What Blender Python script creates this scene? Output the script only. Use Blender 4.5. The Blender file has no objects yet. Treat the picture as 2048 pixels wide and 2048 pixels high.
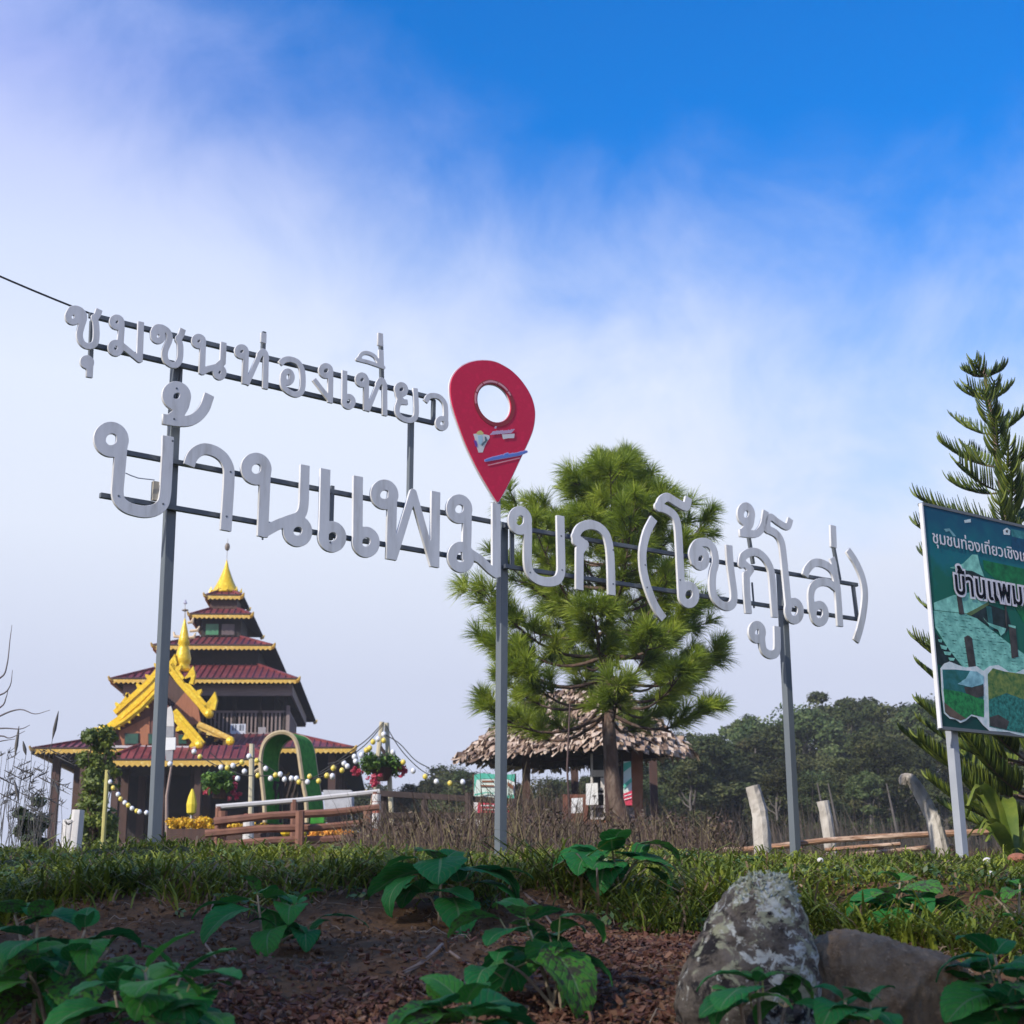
import bpy, math, random
import numpy as np
from mathutils import Vector, Matrix
R = math.radians
random.seed(7)
rng = np.random.default_rng(7)
scn = bpy.context.scene
col = scn.collection
H = 1.3                                   # eye height above the road
FPX = 2970.0                              # focal length in pixels of the 2048 px photograph

# ------------------------------------------------------------------ camera
_u = Vector((-115.5, 10818.0, -FPX)).normalized()          # world up seen from the camera
_y = (Vector((0, 0, -1)) - _u * _u.dot(Vector((0, 0, -1)))).normalized()
_x = _y.cross(_u)
CAMR = Matrix((_x, _y, _u))               # rows: world axes in camera space
CAMP = Vector((0, 0, H))
cd = bpy.data.cameras.new('camera')
cam = bpy.data.objects.new('camera', cd)
col.objects.link(cam)
cam.matrix_world = Matrix.Translation(CAMP) @ CAMR.to_4x4()
cd.sensor_fit = 'HORIZONTAL'
cd.sensor_width = 24.0
cd.lens = 24.0 * FPX / 2048.0
cd.clip_start = 0.05
cd.clip_end = 3000
cd.dof.use_dof = True
cd.dof.focus_distance = 7.2
cd.dof.aperture_fstop = 4.8
scn.camera = cam

def ray(px, py):
    return CAMR @ Vector((px - 1024.0, 1024.0 - py, -FPX))
def at(px, py, Y):                        # the world point seen at a photo pixel at depth Y
    d = ray(px, py)
    return CAMP + d * (Y / d.y)
def on_plane(px, py, p0, n):
    d = ray(px, py)
    return CAMP + d * ((p0 - CAMP).dot(n) / d.dot(n))

# ------------------------------------------------------------------ light
SUN_AZ = -133.0                           # compass angle of the sun: 0 = +X, 90 = +Y
SUN_EL = 33.0
sd = bpy.data.lights.new('sun', 'SUN')
sd.energy = 4.0
sd.angle = R(0.6)
sd.color = (1.0, 0.93, 0.82)
sun = bpy.data.objects.new('sun', sd)
col.objects.link(sun)
S = Vector((math.cos(R(SUN_AZ)) * math.cos(R(SUN_EL)), math.sin(R(SUN_AZ)) * math.cos(R(SUN_EL)), math.sin(R(SUN_EL))))
sun.rotation_euler = S.to_track_quat('Z', 'Y').to_euler()
sun.location = S * 60

w = bpy.data.worlds.new('World')
scn.world = w
w.use_nodes = True
wn = w.node_tree
wn.nodes.clear()
def N(tree, typ, **kw):
    n = tree.nodes.new(typ)
    for k, v in kw.items():
        setattr(n, k, v)
    return n
def math_node(t, op, a, b=None, c=None, clamp=False):
    n = N(t, 'ShaderNodeMath', operation=op, use_clamp=clamp)
    for i, v in enumerate((a, b, c)):
        if v is None:
            continue
        if isinstance(v, (int, float)):
            n.inputs[i].default_value = v
        else:
            t.links.new(v, n.inputs[i])
    return n.outputs[0]
def ramp(t, fac, stops, interp='LINEAR'):
    n = N(t, 'ShaderNodeValToRGB')
    e = n.color_ramp.elements
    n.color_ramp.interpolation = interp
    while len(e) < len(stops):
        e.new(0.5)
    for el, (p, c) in zip(e, stops):
        el.position = p
        el.color = (c[0], c[1], c[2], 1) if not isinstance(c, (int, float)) else (c, c, c, 1)
    if fac is not None:
        t.links.new(fac, n.inputs[0])
    return n.outputs[0]
sky = N(wn, 'ShaderNodeTexSky', sky_type='NISHITA', sun_disc=False)
sky.sun_elevation = R(SUN_EL)
sky.sun_rotation = R(90 - SUN_AZ)
sky.air_density = 1.0
sky.dust_density = 0.4
sky.ozone_density = 3.0
hs = N(wn, 'ShaderNodeHueSaturation')
hs.inputs['Saturation'].default_value = 2.1
hs.inputs['Value'].default_value = 1.8
wn.links.new(sky.outputs[0], hs.inputs['Color'])
tc = N(wn, 'ShaderNodeTexCoord')
sep = N(wn, 'ShaderNodeSeparateXYZ')
wn.links.new(tc.outputs['Generated'], sep.inputs[0])
X, Z = sep.outputs['X'], sep.outputs['Z']
EL = math_node(wn, 'ARCSINE', Z)
EL = math_node(wn, 'MULTIPLY', EL, 57.29578)
nz = N(wn, 'ShaderNodeTexNoise')
nz.inputs['Scale'].default_value = 3.2
nz.inputs['Detail'].default_value = 5.0
nz.inputs['Roughness'].default_value = 0.48
nz.inputs['Distortion'].default_value = 0.25
mp = N(wn, 'ShaderNodeMapping')
mp.inputs['Location'].default_value = (1.35, 0.9, 0.12)
mp.inputs['Scale'].default_value = (1, 1, 1.35)
wn.links.new(tc.outputs['Generated'], mp.inputs[0])
wn.links.new(mp.outputs[0], nz.inputs['Vector'])
nzc = math_node(wn, 'SUBTRACT', nz.outputs[0], 0.5)
# height of the cloud bank's top: lower to the right, rising on the far left and far right
e0 = math_node(wn, 'MULTIPLY_ADD', X, -23.0, 25.2)
lb = math_node(wn, 'MAXIMUM', math_node(wn, 'MULTIPLY_ADD', X, -1.0, -0.20), 0.0)
e0 = math_node(wn, 'MULTIPLY_ADD', lb, 32.0, e0)
rb = math_node(wn, 'MAXIMUM', math_node(wn, 'SUBTRACT', X, 0.235), 0.0)
e0 = math_node(wn, 'MULTIPLY_ADD', rb, 48.0, e0)
e0 = math_node(wn, 'MINIMUM', e0, 60.0)
cv = math_node(wn, 'SUBTRACT', e0, EL)
cv = math_node(wn, 'MULTIPLY_ADD', nzc, 11.0, cv)
nw = N(wn, 'ShaderNodeTexNoise')
nw.inputs['Scale'].default_value = 9.0
nw.inputs['Detail'].default_value = 9.0
nw.inputs['Roughness'].default_value = 0.60
nw.inputs['Distortion'].default_value = 0.35
mw_ = N(wn, 'ShaderNodeMapping')
mw_.inputs['Rotation'].default_value = (0.3, 0.5, 0.2)
mw_.inputs['Scale'].default_value = (1.0, 1.0, 1.0)
wn.links.new(tc.outputs['Generated'], mw_.inputs[0])
wn.links.new(mw_.outputs[0], nw.inputs['Vector'])
cv = math_node(wn, 'MULTIPLY_ADD', math_node(wn, 'SUBTRACT', nw.outputs[0], 0.5), 12.0, cv)
mr = N(wn, 'ShaderNodeMapRange', interpolation_type='SMOOTHSTEP')
mr.inputs['From Min'].default_value = -8.0
mr.inputs['From Max'].default_value = 8.0
wn.links.new(cv, mr.inputs['Value'])
cmask = mr.outputs[0]
elf = math_node(wn, 'DIVIDE', EL, 40.0, clamp=True)
ccol = ramp(wn, elf, [(0.0, (.48, .52, .67)), (0.22, (.54, .585, .73)), (0.36, (.66, .715, .835)), (0.5, (.665, .73, .86)),
                      (0.62, (.57, .65, .87)), (0.78, (.38, .45, .82)), (1.0, (.42, .52, .85))])
cs = N(wn, 'ShaderNodeVectorMath', operation='SCALE')
cs.inputs['Scale'].default_value = 10.0
wn.links.new(ccol, cs.inputs[0])
mx = N(wn, 'ShaderNodeMix', data_type='RGBA')
wn.links.new(cmask, mx.inputs['Factor'])
tint = N(wn, 'ShaderNodeVectorMath', operation='MULTIPLY')
tint.inputs[1].default_value = (0.30, 0.92, 1.12)
wn.links.new(hs.outputs[0], tint.inputs[0])
wn.links.new(tint.outputs[0], mx.inputs['A'])
wn.links.new(cs.outputs[0], mx.inputs['B'])
bg = N(wn, 'ShaderNodeBackground')
bg.inputs['Strength'].default_value = 0.1
wn.links.new(mx.outputs['Result'], bg.inputs['Color'])
wo = N(wn, 'ShaderNodeOutputWorld')
wn.links.new(bg.outputs[0], wo.inputs[0])

vs = scn.view_settings
vs.view_transform = 'Standard'
vs.look = 'None'
vs.exposure = 0.28
vs.gamma = 1.0
vs.use_curve_mapping = False

# ------------------------------------------------------------------ materials
MATS = {}
def mat(name, c1, c2=None, rough=0.7, metal=0.0, scale=8.0, bump=0.0, bscale=None, detail=5.0, attr=False,
        objrand=0.0, trans=0.0, spec=0.5, stretch=None, c3=None, contrast=(0.35, 0.65), coat=0.0, coord='Object'):
    if name in MATS:
        return MATS[name]
    m = bpy.data.materials.new(name)
    MATS[name] = m
    m.use_nodes = True
    t = m.node_tree
    b = t.nodes['Principled BSDF']
    b.inputs['Roughness'].default_value = rough
    b.inputs['Metallic'].default_value = metal
    b.inputs['Specular IOR Level'].default_value = spec
    b.inputs['Coat Weight'].default_value = coat
    c2 = c2 or tuple(x * 0.75 for x in c1)
    tcn = N(t, 'ShaderNodeTexCoord')
    mpn = N(t, 'ShaderNodeMapping')
    if stretch:
        mpn.inputs['Scale'].default_value = stretch
    t.links.new(tcn.outputs[coord], mpn.inputs[0])
    nt = N(t, 'ShaderNodeTexNoise')
    nt.inputs['Scale'].default_value = scale
    nt.inputs['Detail'].default_value = detail
    nt.inputs['Roughness'].default_value = 0.62
    t.links.new(mpn.outputs[0], nt.inputs['Vector'])
    fac = nt.outputs[0]
    stops = [(contrast[0], c1), (contrast[1], c2)]
    if c3:
        stops = [(contrast[0], c1), ((contrast[0] + contrast[1]) / 2, c2), (contrast[1], c3)]
    if attr:
        an = N(t, 'ShaderNodeAttribute', attribute_name='rnd')
        fac = math_node(t, 'MULTIPLY_ADD', math_node(t, 'SUBTRACT', fac, 0.5), 0.5, an.outputs['Fac'])
        stops = [(0.08, c1), (0.92, c2)] if not c3 else [(0.08, c1), (0.5, c2), (0.92, c3)]
    cc = ramp(t, fac, stops)
    if objrand:
        oi = N(t, 'ShaderNodeObjectInfo')
        h = N(t, 'ShaderNodeHueSaturation')
        t.links.new(cc, h.inputs['Color'])
        t.links.new(math_node(t, 'MULTIPLY_ADD', oi.outputs['Random'], objrand, 1.0 - objrand * 0.5), h.inputs['Value'])
        t.links.new(math_node(t, 'MULTIPLY_ADD', oi.outputs['Random'], objrand * 0.06, 0.5 - objrand * 0.03), h.inputs['Hue'])
        cc = h.outputs[0]
    t.links.new(cc, b.inputs['Base Color'])
    if bump:
        bt = N(t, 'ShaderNodeTexNoise')
        bt.inputs['Scale'].default_value = bscale or scale * 3
        bt.inputs['Detail'].default_value = 6
        t.links.new(mpn.outputs[0], bt.inputs['Vector'])
        bn = N(t, 'ShaderNodeBump')
        bn.inputs['Strength'].default_value = bump
        bn.inputs['Distance'].default_value = 0.02
        t.links.new(bt.outputs[0], bn.inputs['Height'])
        t.links.new(bn.outputs[0], b.inputs['Normal'])
    if trans:
        tr = N(t, 'ShaderNodeBsdfTranslucent')
        t.links.new(cc, tr.inputs['Color'])
        ms = N(t, 'ShaderNodeMixShader')
        ms.inputs[0].default_value = trans
        t.links.new(b.outputs[0], ms.inputs[1])
        t.links.new(tr.outputs[0], ms.inputs[2])
        t.links.new(ms.outputs[0], t.nodes['Material Output'].inputs[0])
    return m
def emat(name, c, strength):
    m = bpy.data.materials.new(name)
    m.use_nodes = True
    b = m.node_tree.nodes['Principled BSDF']
    b.inputs['Base Color'].default_value = (*c, 1)
    b.inputs['Emission Color'].default_value = (*c, 1)
    b.inputs['Emission Strength'].default_value = strength
    return m

# ------------------------------------------------------------------ things and parts
LOC = {}
def tag(o, label=None, cat=None, group=None, kind=None):
    if label: o['label'] = label
    if cat: o['category'] = cat
    if group: o['group'] = group
    if kind: o['kind'] = kind
    return o
def thing(name, label, cat, loc, group=None):
    o = bpy.data.objects.new(name, None)
    o.empty_display_size = 0.1
    col.objects.link(o)
    o.location = loc
    LOC[o] = Vector(loc)
    return tag(o, label, cat, group)
def link_mesh(name, me, m, parent=None):
    o = bpy.data.objects.new(name, me)
    col.objects.link(o)
    if m is not None and not me.materials:
        me.materials.append(m)
    if parent is not None:
        o.parent = parent
        LOC[o] = LOC.get(parent, Vector((0, 0, 0)))
    else:
        LOC[o] = Vector((0, 0, 0))
    return o
def np_mesh(name, V, F, m, parent=None, rnd=None, smooth=False):
    """V (n,3) world, F (k,3|4) ints -> one object"""
    V = np.asarray(V, dtype=np.float32)
    F = np.asarray(F, dtype=np.int32)
    if parent is not None:
        V = V - np.array(LOC[parent], dtype=np.float32)
    k = F.shape[1]
    me = bpy.data.meshes.new(name)
    me.vertices.add(len(V))
    me.vertices.foreach_set('co', V.ravel())
    me.loops.add(F.size)
    me.loops.foreach_set('vertex_index', F.ravel())
    me.polygons.add(len(F))
    me.polygons.foreach_set('loop_start', np.arange(0, F.size, k, dtype=np.int32))
    me.polygons.foreach_set('use_smooth', np.full(len(F), smooth))
    me.update(calc_edges=True)
    if rnd is not None:
        a = me.attributes.new('rnd', 'FLOAT', 'POINT')
        a.data.foreach_set('value', np.asarray(rnd, dtype=np.float32))
    return link_mesh(name, me, m, parent)

class MB:
    def __init__(s):
        s.v = []; s.f = []
    def add(s, vs, fs):
        n = len(s.v)
        s.v += [Vector(v) for v in vs]
        s.f += [tuple(i + n for i in f) for f in fs]
        return s
    def box8(s, p):                       # 4 bottom corners, 4 top corners
        return s.add(p, [(3, 2, 1, 0), (4, 5, 6, 7), (0, 1, 5, 4), (1, 2, 6, 5), (2, 3, 7, 6), (3, 0, 4, 7)])
    def box(s, c, sz, ax=None):           # centre, full sizes, axes (3 vectors)
        ax = ax or (Vector((1, 0, 0)), Vector((0, 1, 0)), Vector((0, 0, 1)))
        a, b, d = [v * (q / 2) for v, q in zip(ax, sz)]
        c = Vector(c)
        return s.box8([c - a - b - d, c + a - b - d, c + a + b - d, c - a + b - d,
                       c - a - b + d, c + a - b + d, c + a + b + d, c - a + b + d])
    def beam(s, p, q, wd, ht, up=Vector((0, 0, 1))):
        p, q = Vector(p), Vector(q)
        d = q - p
        L = d.length
        d.normalize()
        sd_ = d.cross(up).normalized()
        u2 = sd_.cross(d)
        return s.box((p + q) / 2, (L, wd, ht), (d, sd_, u2))
    def tube(s, pts, rad, n=6, cap=True, jit=0.0):
        pts = [Vector(p) for p in pts]
        if isinstance(rad, (int, float)):
            rad = [rad] * len(pts)
        vs, fs = [], []
        ref = Vector((0.3, 0.9, 0.31))
        for i, p in enumerate(pts):
            d = (pts[min(i + 1, len(pts) - 1)] - pts[max(i - 1, 0)]).normalized()
            a = d.cross(ref)
            if a.length < 0.05:
                a = d.cross(Vector((1, 0, 0)))
            a.normalize()
            b = d.cross(a)
            for k in range(n):
                t = 2 * math.pi * k / n
                r = rad[i] * (1 + (random.uniform(-jit, jit) if jit else 0))
                vs.append(p + (a * math.cos(t) + b * math.sin(t)) * r)
        for i in range(len(pts) - 1):
            for k in range(n):
                k2 = (k + 1) % n
                fs.append((i * n + k, i * n + k2, (i + 1) * n + k2, (i + 1) * n + k))
        if cap:
            fs.append(tuple(range(n))[::-1])
            fs.append(tuple((len(pts) - 1) * n + k for k in range(n)))
        return s.add(vs, fs)
    def lathe(s, c, prof, n=12, ax=None):
        c = Vector(c)
        ax = ax or (Vector((1, 0, 0)), Vector((0, 1, 0)), Vector((0, 0, 1)))
        vs, fs = [], []
        for (r, z) in prof:
            for k in range(n):
                t = 2 * math.pi * k / n
                vs.append(c + ax[0] * (r * math.cos(t)) + ax[1] * (r * math.sin(t)) + ax[2] * z)
        for i in range(len(prof) - 1):
            for k in range(n):
                k2 = (k + 1) % n
                fs.append((i * n + k, i * n + k2, (i + 1) * n + k2, (i + 1) * n + k))
        fs.append(tuple(range(n))[::-1])
        fs.append(tuple((len(prof) - 1) * n + k for k in range(n)))
        return s.add(vs, fs)
    def ball(s, c, r, n=8, sc=(1, 1, 1)):
        prof = [(r * math.sin(math.pi * i / n), -r * math.cos(math.pi * i / n)) for i in range(n + 1)]
        prof[0] = (r * .02, -r); prof[-1] = (r * .02, r)
        m0 = len(s.v)
        s.lathe((0, 0, 0), prof, n + 2)
        for i in range(m0, len(s.v)):
            v = s.v[i]
            s.v[i] = Vector((v.x * sc[0], v.y * sc[1], v.z * sc[2])) + Vector(c)
        return s
    def quad(s, a, b, c, d):
        return s.add([a, b, c, d], [(0, 1, 2, 3)])
    def prism(s, poly, off):              # planar polygon extruded by vector off
        n = len(poly)
        off = Vector(off)
        poly = [Vector(p) for p in poly]
        return s.add(poly + [p + off for p in poly],
                     [tuple(range(n))[::-1], tuple(range(n, 2 * n))] +
                     [(i, (i + 1) % n, (i + 1) % n + n, i + n) for i in range(n)])
    def build(s, name, m, parent=None, smooth=False, bevel=0.0):
        loc = LOC[parent] if parent is not None else Vector((0, 0, 0))
        me = bpy.data.meshes.new(name)
        me.from_pydata([tuple(v - loc) for v in s.v], [], s.f)
        if smooth:
            me.polygons.foreach_set('use_smooth', [True] * len(me.polygons))
        me.update()
        o = link_mesh(name, me, m, parent)
        if bevel:
            bv = o.modifiers.new('bevel', 'BEVEL')
            bv.width = bevel
            bv.segments = 2
            bv.limit_method = 'ANGLE'
        return o

def clone(o, parent=None):
    c = o.copy()
    col.objects.link(c)
    if parent is not None:
        c.parent = parent
    for ch in [x for x in o.children]:
        clone(ch, c)
    return c
def vnoise(x, y, s=1.0, seed=0):
    """smooth value noise on arrays"""
    x = np.asarray(x, float) * s + seed * 17.3
    y = np.asarray(y, float) * s - seed * 9.1
    xi, yi = np.floor(x), np.floor(y)
    fx, fy = x - xi, y - yi
    fx = fx * fx * (3 - 2 * fx); fy = fy * fy * (3 - 2 * fy)
    def h(a, b):
        q = np.sin(a * 127.1 + b * 311.7 + seed * 3.3) * 43758.5453
        return q - np.floor(q)
    return (h(xi, yi) * (1 - fx) + h(xi + 1, yi) * fx) * (1 - fy) + (h(xi, yi + 1) * (1 - fx) + h(xi + 1, yi + 1) * fx) * fy
# ------------------------------------------------------------------ ground
_gy = np.array([-400, -20, 0.8, 1.4, 2.2, 3.0, 3.6, 4.3, 4.9, 5.15, 5.35, 6.0, 7.0, 7.8, 9.0, 12.0, 20.0, 30.0, 60.0, 120, 900])
_gz = np.array([-1.3, -1.3, -1.3, -1.15, -.72, -.38, -.255, -.135, -.045, .01, .085, .15, .255, .308, .315, .40, .52, .62, 1.0, 1.2, 1.5])
def G(x, y, rough=True):
    x = np.asarray(x, float); y = np.asarray(y, float)
    sh = .22 * (vnoise(x, y * 0, .9, 3) - .5) - .13 * np.clip((x - .75) / 1.0, 0, 1.6) * np.clip(1 - np.abs(y - 4.8) / 2.5, 0, 1) * -1
    z = np.interp(y - sh * np.clip(1 - np.abs(y - 5) / 2.5, 0, 1), _gy, _gz)
    z = z - .022 * x * np.clip((y - 5.0) / 2.0, 0, 1) * np.clip((16 - y) / 4, 0, 1)
    if rough:
        near = np.clip((y - 1.5) / 1, 0, 1) * np.clip((12 - y) / 4, 0, 1)
        z = z + near * (.085 * (vnoise(x, y, 1.25, 1) - .5) + .035 * (vnoise(x, y, 5, 2) - .5) + .012 * (vnoise(x, y, 14, 4) - .5))
        z = z + .35 * (vnoise(x, y, .05, 6) - .5) * np.clip((y - 14) / 20, 0, 1)
    return z + H
def gz(x, y):
    return float(G(np.array([x]), np.array([y]))[0])

def axis(a, b, fine0, fine1, step):
    f = list(np.arange(fine0, fine1 + 1e-6, step))
    lo, hi = [], []
    q, d = fine0, step
    while q > a:
        d *= 1.35; q -= d; lo.append(max(q, a))
    q, d = fine1, step
    while q < b:
        d *= 1.35; q += d; hi.append(min(q, b))
    return np.array(lo[::-1] + f + hi)
gx = axis(-700, 700, -3.2, 3.4, .035)
gy = axis(-300, 900, 2.3, 6.2, .03)
GX, GY = np.meshgrid(gx, gy)
GZ = G(GX, GY)
ny, nx = GX.shape
idx = np.arange(nx * ny).reshape(ny, nx)
F = np.stack([idx[:-1, :-1].ravel(), idx[:-1, 1:].ravel(), idx[1:, 1:].ravel(), idx[1:, :-1].ravel()], 1)
gm = mat('soil', (.105, .051, .023), (.165, .089, .042), rough=.95, scale=5.0, bump=.9, bscale=38, c3=(.054, .027, .013), contrast=(.3, .7), spec=.2)
t = gm.node_tree                                           # green film of moss and turf by height and noise
_b = t.nodes['Principled BSDF']
_src = _b.inputs['Base Color'].links[0].from_socket
_tc = N(t, 'ShaderNodeTexCoord'); _sp = N(t, 'ShaderNodeSeparateXYZ'); t.links.new(_tc.outputs['Object'], _sp.inputs[0])
_n1 = N(t, 'ShaderNodeTexNoise'); _n1.inputs['Scale'].default_value = 2.1; _n1.inputs['Detail'].default_value = 8; t.links.new(_tc.outputs['Object'], _n1.inputs['Vector'])
_h = math_node(t, 'MULTIPLY_ADD', math_node(t, 'SUBTRACT', _sp.outputs['Y'], 5.2), 1.6, math_node(t, 'MULTIPLY_ADD', _n1.outputs[0], 1.6, -1.05), clamp=True)
_mm = N(t, 'ShaderNodeMix', data_type='RGBA'); t.links.new(_h, _mm.inputs['Factor']); t.links.new(_src, _mm.inputs['A']); _mm.inputs['B'].default_value = (.035, .045, .014, 1)
_n2 = N(t, 'ShaderNodeTexNoise'); _n2.inputs['Scale'].default_value = 1.3; _n2.inputs['Detail'].default_value = 9; t.links.new(_tc.outputs['Object'], _n2.inputs['Vector'])
_m2 = N(t, 'ShaderNodeMix', data_type='RGBA')
t.links.new(math_node(t, 'MULTIPLY', math_node(t, 'SUBTRACT', _n2.outputs[0], .52, clamp=True), 3.5, clamp=True), _m2.inputs['Factor'])
t.links.new(_mm.outputs['Result'], _m2.inputs['A']); _m2.inputs['B'].default_value = (.045, .042, .018, 1)
t.links.new(_m2.outputs['Result'], _b.inputs['Base Color'])
g = np_mesh('ground', np.stack([GX, GY, GZ], -1).reshape(-1, 3), F, gm, smooth=True)
tag(g, 'earth bank rising from the road to a level grassy top', kind='structure')

# road the photographer stands on
rd = MB()
rd.box((0, -2.2, -.02), (300, 5.4, .05))
rm = mat('asphalt', (.045, .045, .047), (.06, .06, .06), rough=.9, scale=60, bump=.4)
tag(rd.build('road', rm), 'grey asphalt road below the bank', kind='structure')

# ------------------------------------------------------------------ lettering tools
def crom(pts, n=8):
    if len(pts) < 3:
        return [tuple(p) for p in pts]
    P_ = [np.array(p, float) for p in pts]
    P_ = [2 * P_[0] - P_[1]] + P_ + [2 * P_[-1] - P_[-2]]
    out = []
    for i in range(1, len(P_) - 2):
        a, b, c, d = P_[i - 1:i + 3]
        for k in range(n):
            u = k / n
            out.append(tuple(.5 * (2 * b + (c - a) * u + (2 * a - 5 * b + 4 * c - d) * u * u + (3 * b - a - 3 * c + d) * u ** 3)))
    out.append(tuple(P_[-2]))
    return out
def sdf_stroke(gu, gv, pts, hw, flat=(True, True)):
    pts = [np.array(p, float) for p in pts]
    L = [0]
    for a, b in zip(pts, pts[1:]):
        L.append(L[-1] + np.linalg.norm(b - a))
    d = np.full(gu.shape, 9.0)
    t0 = (pts[0] - pts[1]); t0 = t0 / (np.linalg.norm(t0) + 1e-9)
    t1 = (pts[-1] - pts[-2]); t1 = t1 / (np.linalg.norm(t1) + 1e-9)
    for i, (a, b) in enumerate(zip(pts, pts[1:])):
        ab = b - a
        l2 = ab @ ab
        if l2 < 1e-12:
            continue
        tt = np.clip(((gu - a[0]) * ab[0] + (gv - a[1]) * ab[1]) / l2, 0, 1)
        q = np.hypot(gu - a[0] - tt * ab[0], gv - a[1] - tt * ab[1]) - hw
        if flat[0] and L[i] < hw * 1.1:
            q = np.maximum(q, (gu - pts[0][0]) * t0[0] + (gv - pts[0][1]) * t0[1])
        if flat[1] and L[-1] - L[i + 1] < hw * 1.1:
            q = np.maximum(q, (gu - pts[-1][0]) * t1[0] + (gv - pts[-1][1]) * t1[1])
        d = np.minimum(d, q)
    return d
def contours(D, us, vs):
    """marching squares -> closed loops of (u, v)"""
    seg = {}
    ny, nx = D.shape
    ins = D < 0
    def ex(i, j, k):                      # crossing point on an edge
        if k == 'h':
            a, b = D[j, i], D[j, i + 1]
            q = a / (a - b)
            return (us[i] + (us[i + 1] - us[i]) * q, vs[j])
        a, b = D[j, i], D[j + 1, i]
        q = a / (a - b)
        return (us[i], vs[j] + (vs[j + 1] - vs[j]) * q)
    c = (ins[:-1, :-1] * 1 + ins[:-1, 1:] * 2 + ins[1:, 1:] * 4 + ins[1:, :-1] * 8)
    T = {1: [('l', 'b')], 2: [('b', 'r')], 3: [('l', 'r')], 4: [('r', 't')], 5: [('l', 't'), ('r', 'b')], 6: [('b', 't')], 7: [('l', 't')],
         8: [('t', 'l')], 9: [('t', 'b')], 10: [('b', 'l'), ('t', 'r')], 11: [('t', 'r')], 12: [('r', 'l')], 13: [('r', 'b')], 14: [('b', 'l')]}
    for j, i in zip(*np.nonzero((c > 0) & (c < 15))):
        e = {'b': (i, j, 'h'), 't': (i, j + 1, 'h'), 'l': (i, j, 'v'), 'r': (i + 1, j, 'v')}
        for a, b in T[int(c[j, i])]:
            seg[e[a]] = e[b]
    loops = []
    while seg:
        k0, k = seg.popitem()
        lp = [k0]
        while k != k0:
            lp.append(k)
            if k not in seg:
                break
            k = seg.pop(k)
        if len(lp) > 6:
            loops.append([ex(*q) for q in lp])
    return loops
def simplify(lp, tol):
    P_ = np.array(lp)
    n = len(P_)
    k2 = int(np.argmax(((P_ - P_[0]) ** 2).sum(1)))
    keep = {0, k2}
    def rec(a, b):
        if b - a < 2:
            return
        i = np.arange(a + 1, b)
        p, q = P_[a], P_[b % n]
        d = q - p
        L = np.hypot(*d) + 1e-12
        dist = np.abs((P_[i, 0] - p[0]) * d[1] - (P_[i, 1] - p[1]) * d[0]) / L
        m = int(np.argmax(dist))
        if dist[m] > tol:
            keep.add(int(i[m])); rec(a, int(i[m])); rec(int(i[m]), b)
    rec(0, k2); rec(k2, n)
    return [tuple(P_[i]) for i in sorted(keep)]
def flat_shape(loops, ext, bev=0.0):
    """outline loops with holes -> extruded plate mesh, centred on its plane"""
    cu = bpy.data.curves.new('outline', 'CURVE')
    cu.dimensions = '2D'
    cu.fill_mode = 'BOTH'
    cu.extrude = ext
    cu.bevel_depth = bev
    cu.bevel_resolution = 1
    cu.offset = -bev
    for lp in loops:
        s = cu.splines.new('POLY')
        s.points.add(len(lp) - 1)
        for p, q in zip(s.points, lp):
            p.co = (q[0], q[1], 0, 1)
        s.use_cyclic_u = True
    o = bpy.data.objects.new('outline', cu)
    col.objects.link(o)
    dg = bpy.context.evaluated_depsgraph_get()
    me = bpy.data.meshes.new_from_object(o.evaluated_get(dg))
    bpy.data.objects.remove(o)
    bpy.data.curves.remove(cu)
    return me
def glyph_mesh(strokes, hw, ext, step=.005, bev=.002, tol=.0007):
    allp = np.array([p for s in strokes for p in s[0]])
    pad = hw * 1.6
    us = np.arange(allp[:, 0].min() - pad, allp[:, 0].max() + pad, step)
    vs_ = np.arange(allp[:, 1].min() - pad, allp[:, 1].max() + pad, step)
    gu, gv = np.meshgrid(us, vs_)
    D = np.full(gu.shape, 9.0)
    for pts, fl, k in strokes:
        D = np.minimum(D, sdf_stroke(gu, gv, pts, hw * k, fl))
    D = np.where(np.abs(D) < 1e-7, 1e-7, D)
    loops = [simplify(l, tol) for l in contours(D, us, vs_)]
    return flat_shape([l for l in loops if len(l) > 2], ext, bev)

# ------------------------------------------------------------------ the village sign: planes
def horiz(px, py):
    d = ray(px, py); d.z = 0
    return d.normalized()
DL, DR = horiz(5050, 1795), horiz(5433, 1792)               # run of the two halves
UP = Vector((0, 0, 1))
NL, NR = -UP.cross(DL) * -1, -UP.cross(DR) * -1
if NL.y > 0: NL = -NL
if NR.y > 0: NR = -NR
P0 = at(1003, 1090, 10.0)                                   # on the letters' face at the middle post
class Plane:
    def __init__(s, p, d, n, off=0.0):
        s.p = p + n * off; s.d = d; s.n = n
    def uv(s, px, py):
        q = on_plane(px, py, s.p, s.n) - s.p
        return (q.dot(s.d), q.z)
    def w(s, u, v, k=0.0):
        return s.p + s.d * u + UP * v + s.n * k
    def mtx(s):
        return Matrix((s.d, UP, s.n)).transposed().to_4x4()
PL, PR = Plane(P0, DL, NL), Plane(P0, DR, NR)
cA = (100, 580, 4.2); cB = (440, 620, 4.025); cC = (160, 740, 4.83); cD = (480, 880, 3.578); cE = (980, 960, 4.83); cF = (1260, 960, 3.864)
def O(x, y, rx, ry=None):
    return ('o', x, y, rx, ry or rx)
def Sm(*p, k=1.0, f=(True, True)):
    return ('s', p, k, f)
def Ln(*p, k=1.0, f=(True, True)):
    return ('l', p, k, f)
r2 = (False, False); r0 = (False, True); r1 = (True, False)
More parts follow.
